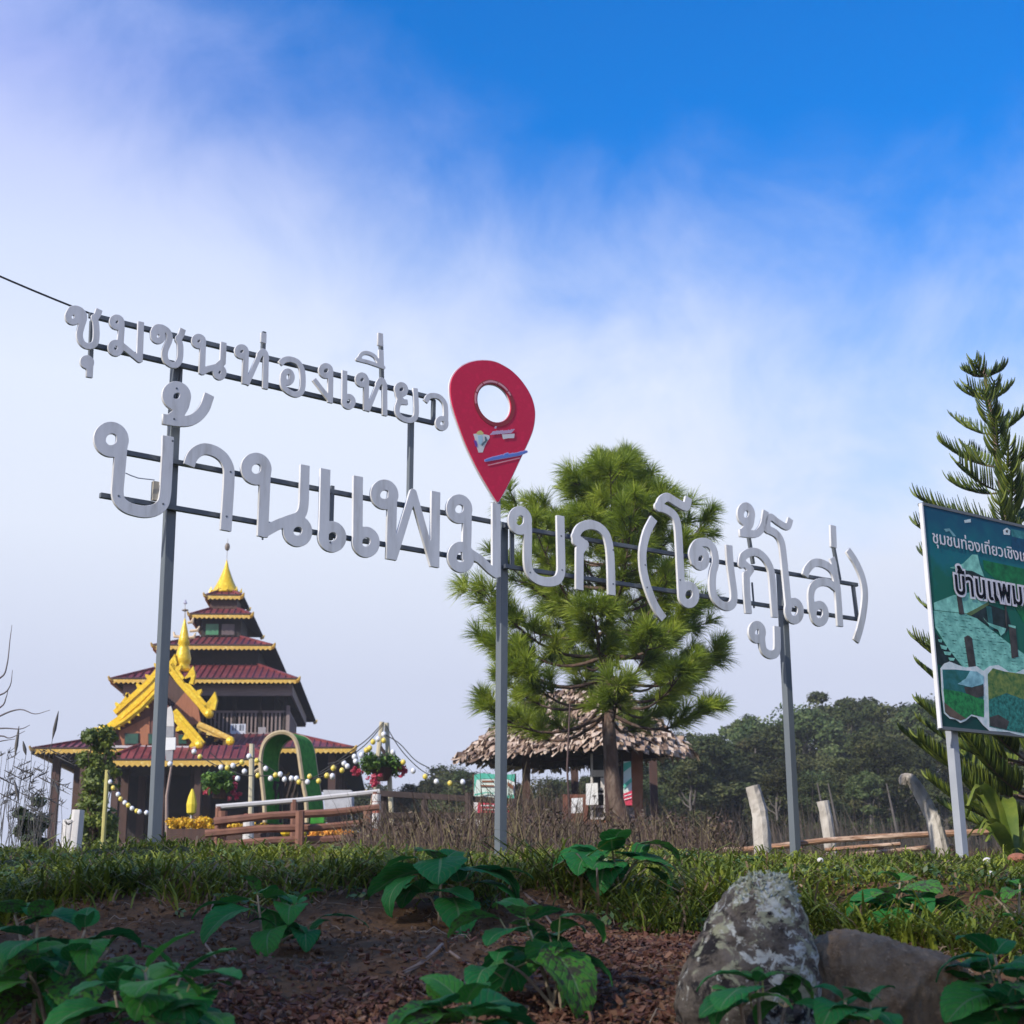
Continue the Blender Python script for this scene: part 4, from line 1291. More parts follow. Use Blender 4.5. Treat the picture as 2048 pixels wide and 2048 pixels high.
MB().prism([gp(520, 1180, YC - .03), gp(700, 1090, YC - .03), gp(700, 1262, YC - .03), gp(540, 1262, YC - .03)], (0, .025, 0)).build('gable_panel', orangew, gw2)
for x0, x1, y0, y1 in ((552, 638, 1188, 1256), (690, 725, 1190, 1256), (865, 920, 1195, 1256)):
    f_ = MB().prism([gp(x0, y1, YC - .07), gp(x1, y1, YC - .07), gp(x1, y0, YC - .07), gp(x0, y0, YC - .07)], (0, .06, 0)).build('window', brownw, gw2)
    MB().prism([gp(x0 + 5, y1 - 5, YC - .09), gp(x1 - 5, y1 - 5, YC - .09), gp(x1 - 5, y0 + 5, YC - .09), gp(x0 + 5, y0 + 5, YC - .09)], (0, .015, 0)).build('pane', glass_g, f_)
MB().beam(gp(440, 1268, YC - .1), gp(1000, 1272, YC - .1), .1, .07).build('sill_beam', mat('sill_grey', (.52, .48, .5), (.44, .41, .43), rough=.7), temple)
barge('bargeboard', [(745, 905), (640, 1010), (530, 1105), (440, 1170), (375, 1205)], YC - .15, .30, .22, gold_b, temple, 7, -1)
barge('bargeboard', [(740, 945), (650, 1040), (560, 1112), (480, 1160)], YC - .3, .20, .14, gold_b, temple, 5, -1)
barge('bargeboard', [(835, 1065), (900, 1140), (965, 1215), (1000, 1260)], YC - .15, .38, .22, gold_b, temple, 4, -1)
barge('bargeboard', [(980, 1140), (1060, 1175), (1120, 1205), (1178, 1232)], YC + .6, .30, .2, gold_m, temple, 4, -1)
for x, y in ((382, 1180), (425, 1165), (372, 1215), (405, 1205), (455, 1195), (440, 1215), (990, 1255), (1172, 1236)):
    MB().ball(gp(x, y, YC - .25), .14, 6, (1, .7, 1)).build('scroll_knob', gold_b, temple)
# slope running back from the lower gable's right foot
MB().add([gp(1000, 1190, YC), gp(1175, 1232, YC + .6), gp(1250, 1310, YC + 4), gp(1110, 1180, YC + 4)], [(0, 1, 2, 3)]).build('gable_roof', red_roof, temple)
MB().prism([gp(985, 1265, YC + .2), gp(1165, 1245, YC + .8), gp(1260, 1300, YC + 3.4), gp(1150, 1330, YC + 3.0)], (0, .1, .02)).build('gable_soffit', darkw, temple)
# roof planes behind the two gables
for L_, Rt, ap, Yf, dp in (((500, 1075), (1050, 1080), (802, 785), YA + .22, 3.5), ((440, 1170), (985, 1250), (745, 915), YC + .12, 2.2)):
    a_, b_, c_ = gp(*L_, Yf), gp(*Rt, Yf), gp(*ap, Yf)
    o_ = Vector((-.25, dp, 0))
    MB().add([a_, c_, c_ + o_, a_ + o_, b_, b_ + o_], [(0, 1, 2, 3), (1, 4, 5, 2)]).build('gable_roof', red_roof, temple)
# gold tower finial over the porch ridge
c = gp(893, 810, YA + .3)
tf = MB().lathe(c, [(.26, -.10), (.28, 0), (.21, .10), (.25, .16), (.27, .30), (.20, .62), (.15, .74), (.20, .80), (.16, 1.0), (.11, 1.25), (.05, 1.5), (.015, 1.7)], 10).build('porch_finial', gold_b, temple, smooth=True)
MB().tube([c + UP * 1.6, gp(908, 430, YA + .3)], [.03, .012], 5).build('finial_rod', MATS['finial_metal'], tf)
MB().ball(gp(909, 470, YA + .3), .07, 6, (1.6, 1, .6)).build('finial_ball', MATS['finial_brown'], tf)
MB().lathe(gp(909, 432, YA + .3), [(.06, 0), (.05, .04), (.01, .14)], 6).build('finial_tip', mat('lavender_tip', (.4, .38, .5), rough=.5), tf)
for sx_, z_ in ((-.26, 1.04), (.27, 1.0), (.36, 1.22), (.2, 1.5)):
    MB().tube([c + Vector((sx_ * .5, 0, z_)), c + Vector((sx_ * 1.2, 0, z_ + .02)), c + Vector((sx_ * 1.35, 0, z_ + .16))], [.05, .06, .03], 5).build('finial_leaf', mat('pale_gold', (.72, .55, .36), (.62, .46, .3), rough=.5), tf)
for sx_ in (-1.9, -.9, .5, 1.6):
    p = at(284, 1526, YG) + Vector((sx_, .6, 0))
    MB().box8([(p.x - .1, p.y - .1, pgc.z - .4), (p.x + .1, p.y - .1, pgc.z - .4), (p.x + .1, p.y + .1, pgc.z - .4), (p.x - .1, p.y + .1, pgc.z - .4),
               (p.x - .1, p.y - .1, p.z), (p.x + .1, p.y - .1, p.z), (p.x + .1, p.y + .1, p.z), (p.x - .1, p.y + .1, p.z)]).build('column', brownw, temple)

# white standard with cloth hanging beside the post, before the temple
def px_poly(pts, Y, dp, ox=60, oy=1060, s=2.927):
    return [at(ox + x / s, oy + y / s, Y) for x, y in pts], Vector((0, dp, 0))
bp0 = at(340, 1660, 26); bp0.z = gz(bp0.x, bp0.y)
fl = thing('prayer_flag', 'tall white and grey cloth prayer flag on a pole right of the leftmost sign post', 'flag', bp0)
MB().tube([bp0 - UP * .2, gp(800, 1560, 26), gp(828, 1380, 26), gp(850, 1160, 26)], [.035, .03, .022, .012], 6).build('pole', mat('bare_pole', (.36, .27, .23), (.28, .2, .17), rough=.8), fl)
for pts, m_ in (([(805, 1040), (825, 1030), (838, 1080), (842, 1150), (800, 1150), (795, 1100)], white_w), ([(795, 1152), (842, 1152), (840, 1212), (795, 1212)], mat('grey_cloth', (.36, .36, .38), (.28, .28, .3), rough=.8)),
                ([(790, 1214), (852, 1214), (850, 1285), (790, 1290)], mat('white_cloth', (.80, .80, .80), (.76, .76, .77), rough=.8)), ([(790, 1292), (836, 1290), (832, 1352), (796, 1352)], MATS['grey_cloth'])):
    P3, o_ = px_poly(pts, 25.9, .05)
    MB().prism(P3, o_).build('cloth', m_, fl)

# ------------------------------------------------------------------ thatched hut
YH = 26.0
def hp(x, y, Y): return at(880 + x / 3.578, 1340 + y / 3.578, Y)
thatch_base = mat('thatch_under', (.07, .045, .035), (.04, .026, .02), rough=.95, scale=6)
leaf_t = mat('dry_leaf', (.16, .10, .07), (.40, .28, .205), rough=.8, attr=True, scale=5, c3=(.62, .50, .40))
terra = mat('terracotta', (.30, .115, .055), (.24, .09, .045), rough=.75, scale=5)
hc = at(1290, 1660, 28.5); hc.z = gz(hc.x, hc.y)
hut = thing('thatched_hut', 'ticket hut with a shaggy dry-leaf roof behind the pine', 'hut', hc)
eL, eC, eR = hp(130, 625, 28.7), hp(1185, 535, YH), hp(1805, 575, 27.9)
eB = eL + (eR - eC)
eave = [eL, eC, eR, eB]
for e in eave: e.z = (eC.z + eL.z) / 2 if e is not eC else e.z
cen = (eL + eR) / 2
r0 = hp(640, 262, 28.5); r1 = hp(1500, 150, 28.0)
rz = (r0.z + r1.z) / 2 + .22
ax_ = (eC - eL).normalized()
ridge0 = cen - ax_ * .95; ridge0.z = rz - .06
ridge1 = cen + ax_ * .95; ridge1.z = rz + .02
base_faces = [(eL, eC, ridge1, ridge0), (eC, eR, ridge1, ridge1), (eR, eB, ridge0, ridge1), (eB, eL, ridge0, ridge0)]
m = MB()
for a_, b_, c_, d_ in base_faces:
    if c_ is d_: m.add([a_, b_, c_], [(0, 1, 2)])
    else: m.add([a_, b_, c_, d_], [(0, 1, 2, 3)])
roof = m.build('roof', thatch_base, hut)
V, F4, RN = [], [], []
rs = random.Random(3)
for a_, b_, c_, d_ in base_faces:
    nrm = (b_ - a_).cross(c_ - a_).normalized()
    if nrm.z < 0: nrm = -nrm
    rows = 30
    for r_ in range(rows):
        v = r_ / (rows - 1)
        p0, p1 = a_.lerp(d_, v), b_.lerp(c_, v)
        L = (p1 - p0).length
        n = max(2, int(L / .065))
        down = ((a_ + b_) / 2 - (c_ + d_) / 2).normalized()
        for i in range(n):
            p = p0.lerp(p1, (i + rs.random()) / n)
            dd = (p1 - p0).normalized() if L > .01 else ax_
            le, wd = rs.uniform(.11, .24), rs.uniform(.025, .065)
            d = (down + dd * rs.uniform(-.6, .6) + nrm * rs.uniform(.0, .55)).normalized()
            s_ = dd * wd
            k = len(V)
            q = p + nrm * rs.uniform(.01, .10)
            cu_ = nrm * rs.uniform(-.05, .07)
            V += [q - s_ * .7, q + s_ * .7, q + d * le * .55 + s_ + cu_, q + d * le * .55 - s_ - cu_, q + d * le + s_ * .3 - UP * rs.uniform(0, .05), q + d * le - s_ * .3]
            F4 += [(k, k + 1, k + 2, k + 3), (k + 3, k + 2, k + 4, k + 5)]
            RN += [min(1, max(0, rs.gauss(.5, .3)))] * 6
fl_ = np_mesh('leaf_thatch', np.array(V), np.array(F4), leaf_t, roof, rnd=RN)
tag(fl_, kind='stuff')
def hut_box(name, pts, Y, dp, m, parent=None):
    P3 = [hp(x, y, Y) for x, y in pts]
    return MB().prism(P3, (0, dp, 0)).build(name, m, parent or hut)
def hut_post(x, ytop, Y, wd, m, name='post'):
    t_ = hp(x, ytop, Y)
    return MB().box8([(t_.x - wd, Y - wd, gz(t_.x, Y) - .2), (t_.x + wd, Y - wd, gz(t_.x, Y) - .2), (t_.x + wd, Y + wd, gz(t_.x, Y) - .2), (t_.x - wd, Y + wd, gz(t_.x, Y) - .2),
                      (t_.x - wd, Y - wd, t_.z), (t_.x + wd, Y - wd, t_.z), (t_.x + wd, Y + wd, t_.z), (t_.x - wd, Y + wd, t_.z)]).build(name, m, hut)
hut_post(614, 560, 28.2, .075, brownw); hut_post(1200, 560, 26.6, .07, brownw); hut_post(1520, 590, 30.5, .075, brownw); hut_post(960, 600, 31, .075, brownw)
hut_box('back_wall', [(1175, 580), (1450, 575), (1450, 1240), (1175, 1240)], 29.5, .12, darkw)
hut_box('side_wall', [(1372, 575), (1452, 575), (1452, 1240), (1372, 1240)], 27.4, 1.2, terra)
hut_box('wall_panel', [(1300, 565), (1376, 570), (1376, 980), (1300, 980)], 27.5, .1, MATS['brown_timber'])
stn = mat('rubble_stone', (.30, .26, .24), (.17, .14, .13), rough=.9, scale=7, bump=.8, c3=(.42, .37, .34))
for k, (x0, y0, x1, y1) in enumerate(((1232, 1090, 1300, 1160), (1240, 1164, 1310, 1240), (1310, 975, 1350, 1050), (1352, 980, 1392, 1060), (1308, 1054, 1348, 1130), (1350, 1064, 1394, 1140), (1312, 1134, 1392, 1230))):
    hut_box('stone', [(x0 + 6, y0), (x1 - 4, y0 + 4), (x1, y1 - 8), (x1 - 8, y1), (x0 + 4, y1 - 3), (x0, y0 + 9)], 27.0 - .03 * (k % 3), .35, stn)
hut_box('counter', [(915, 1070), (1285, 1072), (1285, 1104), (915, 1100)], 26.6, .5, terra)
hut_box('counter_front', [(925, 1104), (1275, 1106), (1275, 1240), (925, 1240)], 26.8, .1, brownw)
hut_box('low_wall', [(880, 890), (1060, 890), (1060, 1068), (880, 1068)], 27.3, .1, mat('red_plank', (.22, .085, .06), (.16, .06, .045), rough=.8, scale=5))
wf = MB()
for x0, y0, x1, y1 in ((1078, 600, 1094, 1080), (1172, 600, 1190, 1080), (1094, 716, 1172, 762), (1094, 880, 1172, 890), (1094, 968, 1172, 985), (1094, 1054, 1220, 1080), (1150, 770, 1172, 860)):
    wf.prism([hp(x0, y0, 27.0), hp(x1, y0, 27.0), hp(x1, y1, 27.0), hp(x0, y1, 27.0)], (0, .05, 0))
win = wf.build('window_frame', white_w, hut)
hut_box('window_pane', [(1092, 605), (1174, 605), (1174, 1060), (1092, 1060)], 27.04, .015, mat('dark_glass', (.03, .035, .05), (.02, .022, .03), rough=.1), win)
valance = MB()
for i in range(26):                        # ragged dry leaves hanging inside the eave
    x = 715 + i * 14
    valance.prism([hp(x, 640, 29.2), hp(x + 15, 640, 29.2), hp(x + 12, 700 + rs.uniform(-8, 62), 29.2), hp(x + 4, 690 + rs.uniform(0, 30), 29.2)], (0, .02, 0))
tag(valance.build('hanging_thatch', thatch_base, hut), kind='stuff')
hut_box('eave_beam', [(730, 648), (1050, 612), (1050, 626), (730, 666)], 29.0, .08, brownw)
# notices and banners near the hut: things of their own
paper = mat('white_paper', (.82, .83, .84), (.78, .79, .80), rough=.6)
ink = mat('ink_print', (.10, .10, .11), (.06, .06, .06), rough=.6)
def notice(label, pts, Y, marks, cat='notice'):
    P3 = [hp(x, y, Y) for x, y in pts]
    c = sum(P3, Vector()) / 4
    t_ = thing('paper_notice', label, cat, (c.x, c.y, min(p.z for p in P3)), 'paper notices on the hut')
    MB().prism(P3, (0, .02, 0)).build('sheet', paper, t_)
    for mk in marks:
        MB().prism([hp(x, y, Y - .006) for x, y in mk], (0, .003, 0)).build('print_mark', ink, t_)
notice('taller white paper notice on the hut window with a small black mark', [(1045, 812), (1128, 808), (1132, 964), (1044, 966)], 26.9, [[(1090, 898), (1118, 896), (1118, 903), (1090, 906)], [(1100, 904), (1108, 904), (1106, 926), (1100, 926)]])
notice('smaller square white paper notice below the hut window', [(942, 918), (1022, 914), (1020, 1022), (938, 1026)], 26.9, [[(972, 970), (978, 970), (978, 1004), (972, 1004)]])
b_green = mat('banner_green', (.10, .50, .38), (.06, .40, .30), rough=.6)
b_pale = mat('banner_pale', (.66, .76, .70), (.60, .70, .66), rough=.6)
b_red = mat('banner_red', (.66, .05, .10), (.56, .04, .08), rough=.6)
def banner(label, parts, Y, pole=None):
    P3 = [hp(x, y, Y) for x, y in parts[0][1]]
    c = sum(P3, Vector()) / len(P3)
    t_ = thing('banner', label, 'banner', (c.x, Y, gz(c.x, Y)), 'printed banners by the hut')
    for i, (nm, pts, m_) in enumerate(parts):
        MB().prism([hp(x, y, Y - .012 * i) for x, y in pts], (0, .008, 0)).build(nm, m_, t_)
    for x, y in (pole or ()):
        q = hp(x, y, Y + .04)
        MB().tube([(q.x, q.y, gz(q.x, q.y) - .1), q], .02, 6).build('pole', brownw, t_)
banner('large green, white and red banner tied behind the dark fence left of the hut',
       [('cloth', [(245, 750), (300, 738), (440, 750), (535, 745), (528, 1040), (240, 1040)], paper),
        ('print_field', [(245, 750), (300, 738), (440, 750), (535, 745), (532, 800), (470, 775), (300, 778), (256, 830), (244, 880)], b_green),
        ('print_field', [(262, 785), (470, 780), (520, 815), (530, 930), (244, 905), (248, 860)], b_pale),
        ('print_line', [(300, 790), (385, 790), (385, 802), (300, 802)], terra), ('print_line', [(290, 822), (388, 824), (388, 834), (290, 832)], terra), ('print_line', [(485, 800), (525, 830), (525, 855), (485, 830)], terra),
        ('print_line', [(246, 888), (330, 872), (388, 880), (388, 886), (330, 880), (246, 900)], b_green), ('print_line', [(470, 900), (530, 890), (530, 935), (470, 925)], b_green),
        ('print_field', [(270, 940), (512, 945), (505, 1035), (268, 1030)], b_red),
        ('print_line', [(290, 965), (388, 966), (388, 976), (290, 974)], paper), ('print_line', [(300, 992), (390, 994), (390, 1002), (300, 1000)], paper), ('print_line', [(478, 980), (500, 980), (500, 992), (478, 992)], paper)], 23.2, ((243, 745), (536, 742)))
banner('narrow green to red banner hanging on the hut beside the pine trunk',
       [('cloth', [(1313, 655), (1366, 652), (1376, 968), (1312, 968)], b_pale), ('print_field', [(1313, 668), (1366, 652), (1366, 690), (1314, 730)], b_green), ('print_field', [(1314, 820), (1372, 770), (1372, 800), (1314, 850)], b_green),
        ('print_field', [(1313, 885), (1374, 862), (1376, 968), (1312, 968)], b_red), ('print_line', [(1318, 900), (1370, 884), (1370, 890), (1318, 906)], paper), ('print_line', [(1318, 925), (1370, 910), (1370, 916), (1318, 931)], paper)], 26.7)
# thin dark rod standing in front of the hut
q0, q1 = hp(940, 1150, 17.0), hp(930, 240, 17.0)
rod = MB().tube([(q0.x, q0.y, gz(q0.x, q0.y) - .1), hp(910, 700, 17.0), q1], [.013, .012, .010], 6).build('steel_rod', mat('rust_rod', (.10, .055, .05), (.07, .04, .035), rough=.7))
tag(rod, 'thin rusty rod standing upright in front of the thatched roof', 'rod')

# dark rail fence left of the hut
fy = 22.6
fq = hp(230, 1100, fy)
fence = thing('rail_fence', 'dark timber rail fence holding the green banner left of the hut', 'fence', (fq.x, fy, gz(fq.x, fy)))
dtm = mat('weathered_dark', (.075, .05, .045), (.045, .032, .03), rough=.85, scale=6)
for (a_, b_) in (((-480, 880), (860, 962)), ((-480, 1040), (760, 1044)), ((-480, 1128), (760, 1140))):
    MB().beam(hp(*a_, fy), hp(*b_, fy + .3), .07, .085).build('rail', dtm, fence)
for x in (-400, -110, 205, 520, 700, 850):
    t_ = hp(x, 880 if x < 400 else 920, fy + .1)
    MB().tube([(t_.x, t_.y, gz(t_.x, t_.y) - .2), t_], .055, 7, jit=.1).build('post', dtm, fence)
# pale stones/boards showing between the rails
for i, (pts, m_, lb) in enumerate((([(118, 1045), (190, 1048), (188, 1100), (122, 1105)], white_w, 'white board at the fence, left of the green banner'), ([(240, 1052), (392, 1056), (392, 1124), (240, 1128)], white_w, 'wide white board under the red part of the banner'),
                                   ([(545, 1060), (690, 1068), (700, 1126), (560, 1130)], mat('tan_board', (.52, .42, .30), (.44, .34, .24), rough=.8), 'tan board behind the fence right of the banner'))):
    P3 = [hp(x, y, 23.4) for x, y in pts]
    tag(MB().prism(P3, (0, .12, 0)).build('board', m_), lb, 'board', 'boards behind the rail fence')
# ------------------------------------------------------------------ leaf-clump crowns
def leaf_cloud(blobs, per, size, seed, up=.35, flat=.75):
    """blobs: (centre, radius) -> quads on shells of the blobs; returns V, F, rnd"""
    r_ = np.random.default_rng(seed)
    C = np.repeat(np.array([b[0] for b in blobs], float), per, 0)
    Rd = np.repeat(np.array([b[1] for b in blobs], float), per)
    n = len(C)
    d = r_.normal(size=(n, 3)); d /= np.linalg.norm(d, axis=1, keepdims=True)
    rad = Rd * (r_.random(n) ** .35) * r_.uniform(.8, 1.12, n)
    P_ = C + d * rad[:, None] * np.array((1, 1, flat))
    nrm = d + r_.normal(size=(n, 3)) * .7 + np.array((0, 0, up)); nrm /= np.linalg.norm(nrm, axis=1, keepdims=True)
    a = np.cross(nrm, r_.normal(size=(n, 3))); a /= np.linalg.norm(a, axis=1, keepdims=True)
    b_ = np.cross(nrm, a)
    s = (size * r_.uniform(.6, 1.35, n))[:, None]
    V = np.stack([P_ - a * s, P_ - b_ * s * .55, P_ + a * s, P_ + b_ * s * .55], 1).reshape(-1, 3)
    F = np.arange(n * 4).reshape(-1, 4)
    rr = np.repeat(np.clip(np.repeat(r_.random(len(blobs)), per) * .5 + r_.random(n) * .5, 0, 1), 4)
    return V, F, rr
def crown_blobs(seed, shape, n):
    """unit-height tree; shape 0 round, 1 columnar, 2 layered/open"""
    r_ = random.Random(seed)
    out = []
    for i in range(n):
        h = r_.uniform(.18 if shape != 2 else .45, .97)
        if shape == 0: rad = .34 * math.sin(min(1, (1.02 - h) / .55) * 1.45) + .03
        elif shape == 1: rad = .20 * math.sin(min(1, (1.03 - h) / .5) * 1.4) + .02
        else: rad = .30 * math.sin(min(1, (1.05 - h) / .4) * 1.3) + .02
        a = r_.uniform(0, 6.28); q = rad * math.sqrt(r_.random())
        out.append(((q * math.cos(a), q * math.sin(a), h - .04), r_.uniform(.045, .095) * (1.1 if shape == 0 else .8)))
    return out
forest_m = mat('forest_leaf', (.030, .045, .018), (.075, .095, .034), rough=.8, spec=.12, attr=True, scale=.6, c3=(.15, .155, .065), objrand=1.0, trans=.2)
trunk_m = mat('forest_bark', (.15, .13, .115), (.085, .075, .065), rough=.9, scale=3)
protos = []
def proto_tree(seed, shape, n, per, size):
    bl = crown_blobs(seed, shape, n)
    V, F, rr = leaf_cloud(bl, per, size, seed)
    r_ = random.Random(seed)
    t_ = thing('forest_tree', 'x', 'tree', (0, 0, 0))
    np_mesh('crown', V, F, forest_m, t_, rnd=rr)
    segs = [([(0, 0, -.03), (r_.uniform(-.01, .01), 0, .3), (r_.uniform(-.02, .02), .01, .62), (r_.uniform(-.02, .02), 0, .9)], [.015, .012, .009, .003])]
    for c, rd_ in bl[::3]:
        h = max(.15, c[2] - .16)
        segs.append(([(0, 0, h), (c[0] * .5, c[1] * .5, h + .05), c], [.006, .004, .002]))
    segs = [(np.array(p), r) for p, r in segs]
    tm = None
    V2, F2 = [], []
    mb = MB()
    for p, r in segs:
        mb.tube([tuple(q) for q in p], list(r), 5, cap=False)
    mb.build('trunk', trunk_m, t_)
    return t_
for sd_ in range(3): protos.append(proto_tree(100 + sd_, 0, 60, 330, .0105))
for sd_ in range(3): protos.append(proto_tree(200 + sd_, 1, 46, 300, .0100))
for sd_ in range(2): protos.append(proto_tree(300 + sd_, 2, 30, 300, .0095))
first = [True] * len(protos)
def forest_tree(k, px, py_top, Y, label, wide=1.0, group='trees of the misty wood'):
    top = at(px, py_top, Y)
    g_ = gz(top.x, Y)
    o = protos[k] if first[k] else clone(protos[k])
    first[k] = False
    h = top.z - g_
    o.location = (top.x, Y, g_)
    o.scale = (h * wide, h * wide, h)
    o.rotation_euler.z = random.uniform(0, 6.28)
    tag(o, label, 'tree', group)
    return o
lbl = {0: 'rounded dark green tree in the misty wood behind the fence and sign', 1: 'slender upright green tree in the misty wood behind the sign', 2: 'tall pale open-crowned tree above the misty wood'}
rs = random.Random(77)
spec = [(1262, 1490, 66, 0), (1290, 1476, 70, 3), (1325, 1468, 64, 0), (1360, 1456, 72, 1), (1395, 1462, 66, 2), (1425, 1470, 60, 0), (1452, 1440, 70, 4), (1490, 1412, 68, 3), (1516, 1428, 64, 1), (1548, 1440, 60, 0), (1575, 1420, 74, 5),
        (1600, 1402, 70, 2), (1632, 1398, 76, 1), (1668, 1366, 78, 6), (1690, 1402, 70, 0), (1720, 1404, 74, 2), (1752, 1396, 66, 4), (1785, 1402, 72, 1), (1815, 1384, 76, 7), (1850, 1390, 70, 0), (1885, 1384, 74, 2), (1925, 1392, 68, 5), (1962, 1388, 72, 1), (2005, 1396, 70, 0), (2050, 1388, 74, 2), (2100, 1400, 68, 3), (2160, 1395, 72, 0), (2230, 1405, 70, 1)]
def zone(px):
    for lim, s in ((1310, ', just right of the thatched hut'), (1410, ', between the thatched hut and the taller stump'), (1480, ', left of the taller stump'), (1545, ', above the taller stump'), (1610, ', behind the right sign post'), (1680, ', above the shorter stump'),
                   (1745, ', right of the shorter stump'), (1800, ', left of the Norfolk pine fronds'), (1870, ', behind the left edge of the billboard'), (1970, ', low behind the billboard'), (2060, ', behind the right part of the billboard')):
        if px < lim: return s
    return ', beyond the right edge of the billboard'
for px, py, Y, k in spec:
    forest_tree(k, px, py, Y, lbl[0 if k < 3 else 1 if k < 6 else 2].replace('behind the fence and sign', '').replace('behind the sign', '').strip() + zone(px), rs.uniform(.9, 1.15) if k < 3 else rs.uniform(1.0, 1.3))
for i in range(34):                        # lower trees in front and the wood's edge
    px = 1240 + i * 30 + rs.uniform(-14, 14)
    k = rs.choice((0, 1, 2, 3, 4))
    forest_tree(k, px, 1500 + rs.uniform(-45, 70), rs.uniform(48, 60), "low bushy tree at the wood's edge" + zone(px), rs.uniform(1.1, 1.5), 'low trees at the edge of the wood')
for px, py, Y, k in ((846, 1552, 60, 0), (872, 1538, 62, 3), (905, 1524, 64, 1), (932, 1532, 58, 0), (960, 1545, 62, 2), (1000, 1550, 60, 4), (1040, 1558, 62, 0), (1080, 1552, 58, 1), (1125, 1550, 62, 2), (1165, 1545, 60, 0), (1205, 1530, 64, 3), (815, 1572, 64, 2), (785, 1590, 70, 0), (742, 1560, 74, 1), (715, 1590, 72, 2)):
    forest_tree(k, px, py, Y, 'distant hazy tree behind the fence, ' + ('just right of the bamboo frame' if px < 800 else 'left of the green banner' if px < 900 else 'above the green banner' if px < 990 else 'under the left half of the thatched roof' if px < 1100 else 'seen through the thatched hut'), rs.uniform(1.1, 1.5), 'distant trees left of the hut')
for px in (1790, 1650, 1672):              # pale bare trunks at the wood's edge
    q = at(px, 1700, 44); g_ = gz(q.x, 44)
    b = MB(); b.tube([(q.x, 44, g_ - .2), (q.x + .1, 44, g_ + 1.5), (q.x - .1, 44, g_ + 2.9)], [.055, .045, .02], 6)
    bt_ = thing('bare_tree', {1790: 'pale slender bare tree at the wood edge, between the right sign post and the billboard', 1650: 'leftmost pale bare tree at the edge of the dark wood', 1672: 'pale bare tree just right of the leftmost bare tree'}[px], 'tree', (q.x, 44, g_), 'bare pale trees')
    b.build('trunk', trunk_m, bt_)
print('trees', len([o for o in bpy.data.objects if o.name.startswith('forest_tree')]))

# ------------------------------------------------------------------ unseen trees, added behind the camera to shade the bank
shade_m = mat('shade_tree_leaf', (.02, .04, .012), (.045, .07, .02), rough=.6, attr=True, scale=1, c3=(.07, .10, .03))
sh2 = Vector((S.x, S.y, 0)).normalized()
sp2 = Vector((-sh2.y, sh2.x, 0))
for i, (lat, dq) in enumerate(((-7.2, 0), (-3.4, 2.5), (.2, .5), (3.8, 3), (7.6, 1))):
    c = sh2 * (23.5 + dq) + sp2 * (lat - 1.0)
    g_ = gz(c.x, c.y)
    tt = thing('shade_tree', 'tall dense leafy tree across the road, shading the bank', 'tree', (c.x, c.y, g_), 'roadside trees across the road')
    r_ = random.Random(i)
    bl = [((c.x + r_.uniform(-2.0, 2.0), c.y + r_.uniform(-1.8, 1.8), H + r_.uniform(9.0, 17.2 + dq * .6)), r_.uniform(1.1, 1.7)) for _ in range(40)]
    V, F, rr = leaf_cloud(bl, 120, .21, 900 + i)
    np_mesh('crown', V, F, shade_m, tt, rnd=rr)
    b = MB(); b.tube([(c.x, c.y, g_ - .2), (c.x, c.y, g_ + 8), (c.x + .3, c.y, g_ + 16)], [.32, .24, .06], 8); b.build('trunk', bark_p, tt)

# ------------------------------------------------------------------ low shrubs, scrub and flowers by the temple
def shrub(name, label, cat, px0, px1, pyt, Y, m, n, per, size, seed, zb=None, taper=.6):
    a_, b_ = at(px0, pyt, Y), at(px1, pyt, Y)
    cx = (a_.x + b_.x) / 2; g_ = gz(cx, Y)
    wd = (b_.x - a_.x) / 2; h = a_.z - g_
    r_ = random.Random(seed)
    t_ = thing(name, label, cat, (cx, Y, g_))
    bl = []
    for i in range(n):
        v = r_.uniform(.08, .96)
        rad = wd * (1 - taper * v ** 1.5) * .8
        a = r_.uniform(0, 6.28); q = rad * math.sqrt(r_.random())
        bl.append(((cx + q * math.cos(a), Y + q * math.sin(a) * .8, g_ + h * v), wd * r_.uniform(.22, .40)))
    V, F, rr = leaf_cloud(bl, per, size, seed)
    np_mesh('foliage', V, F, m, t_, rnd=rr)
    mb = MB()
    for c, _ in bl[::2]:
        mb.tube([(cx + (c[0] - cx) * .1, Y, g_ - .05), (cx + (c[0] - cx) * .5, (c[1] + Y) / 2, (g_ + c[2]) / 2), c], [.03 * wd, .022 * wd, .012 * wd], 4, cap=False)
    tag(mb.build('stems', bark_p, t_), kind='stuff')
    return t_
shrub_m = mat('shrub_leaf', (.045, .08, .016), (.13, .18, .028), rough=.55, attr=True, scale=2, c3=(.28, .33, .05), trans=.3)
shrub('young_tree', 'narrow leafy green young tree in front of the temple steps, left of the leftmost post', 'tree', 136, 262, 1452, 20.5, shrub_m, 70, 130, .034, 5, taper=.5)
shrub('bush', 'dull green bush at the far left on the crest below the seeding grasses', 'bush', 10, 118, 1582, 12.5, mat('dull_leaf', (.03, .05, .025), (.06, .085, .04), rough=.6, attr=True, scale=2, c3=(.10, .12, .06)), 16, 90, .028, 9)
yellowleaf = mat('yellow_leaf', (.10, .14, .02), (.22, .27, .04), rough=.5, attr=True, scale=2, c3=(.36, .38, .08), trans=.3)
flower_y = mat('marigold_yellow', (.80, .52, .02), (.72, .38, .01), rough=.6, attr=True, scale=4, c3=(.85, .66, .06))
flower_o = mat('marigold_orange', (.80, .40, .04), (.76, .28, .02), rough=.6, attr=True, scale=4, c3=(.85, .52, .10))
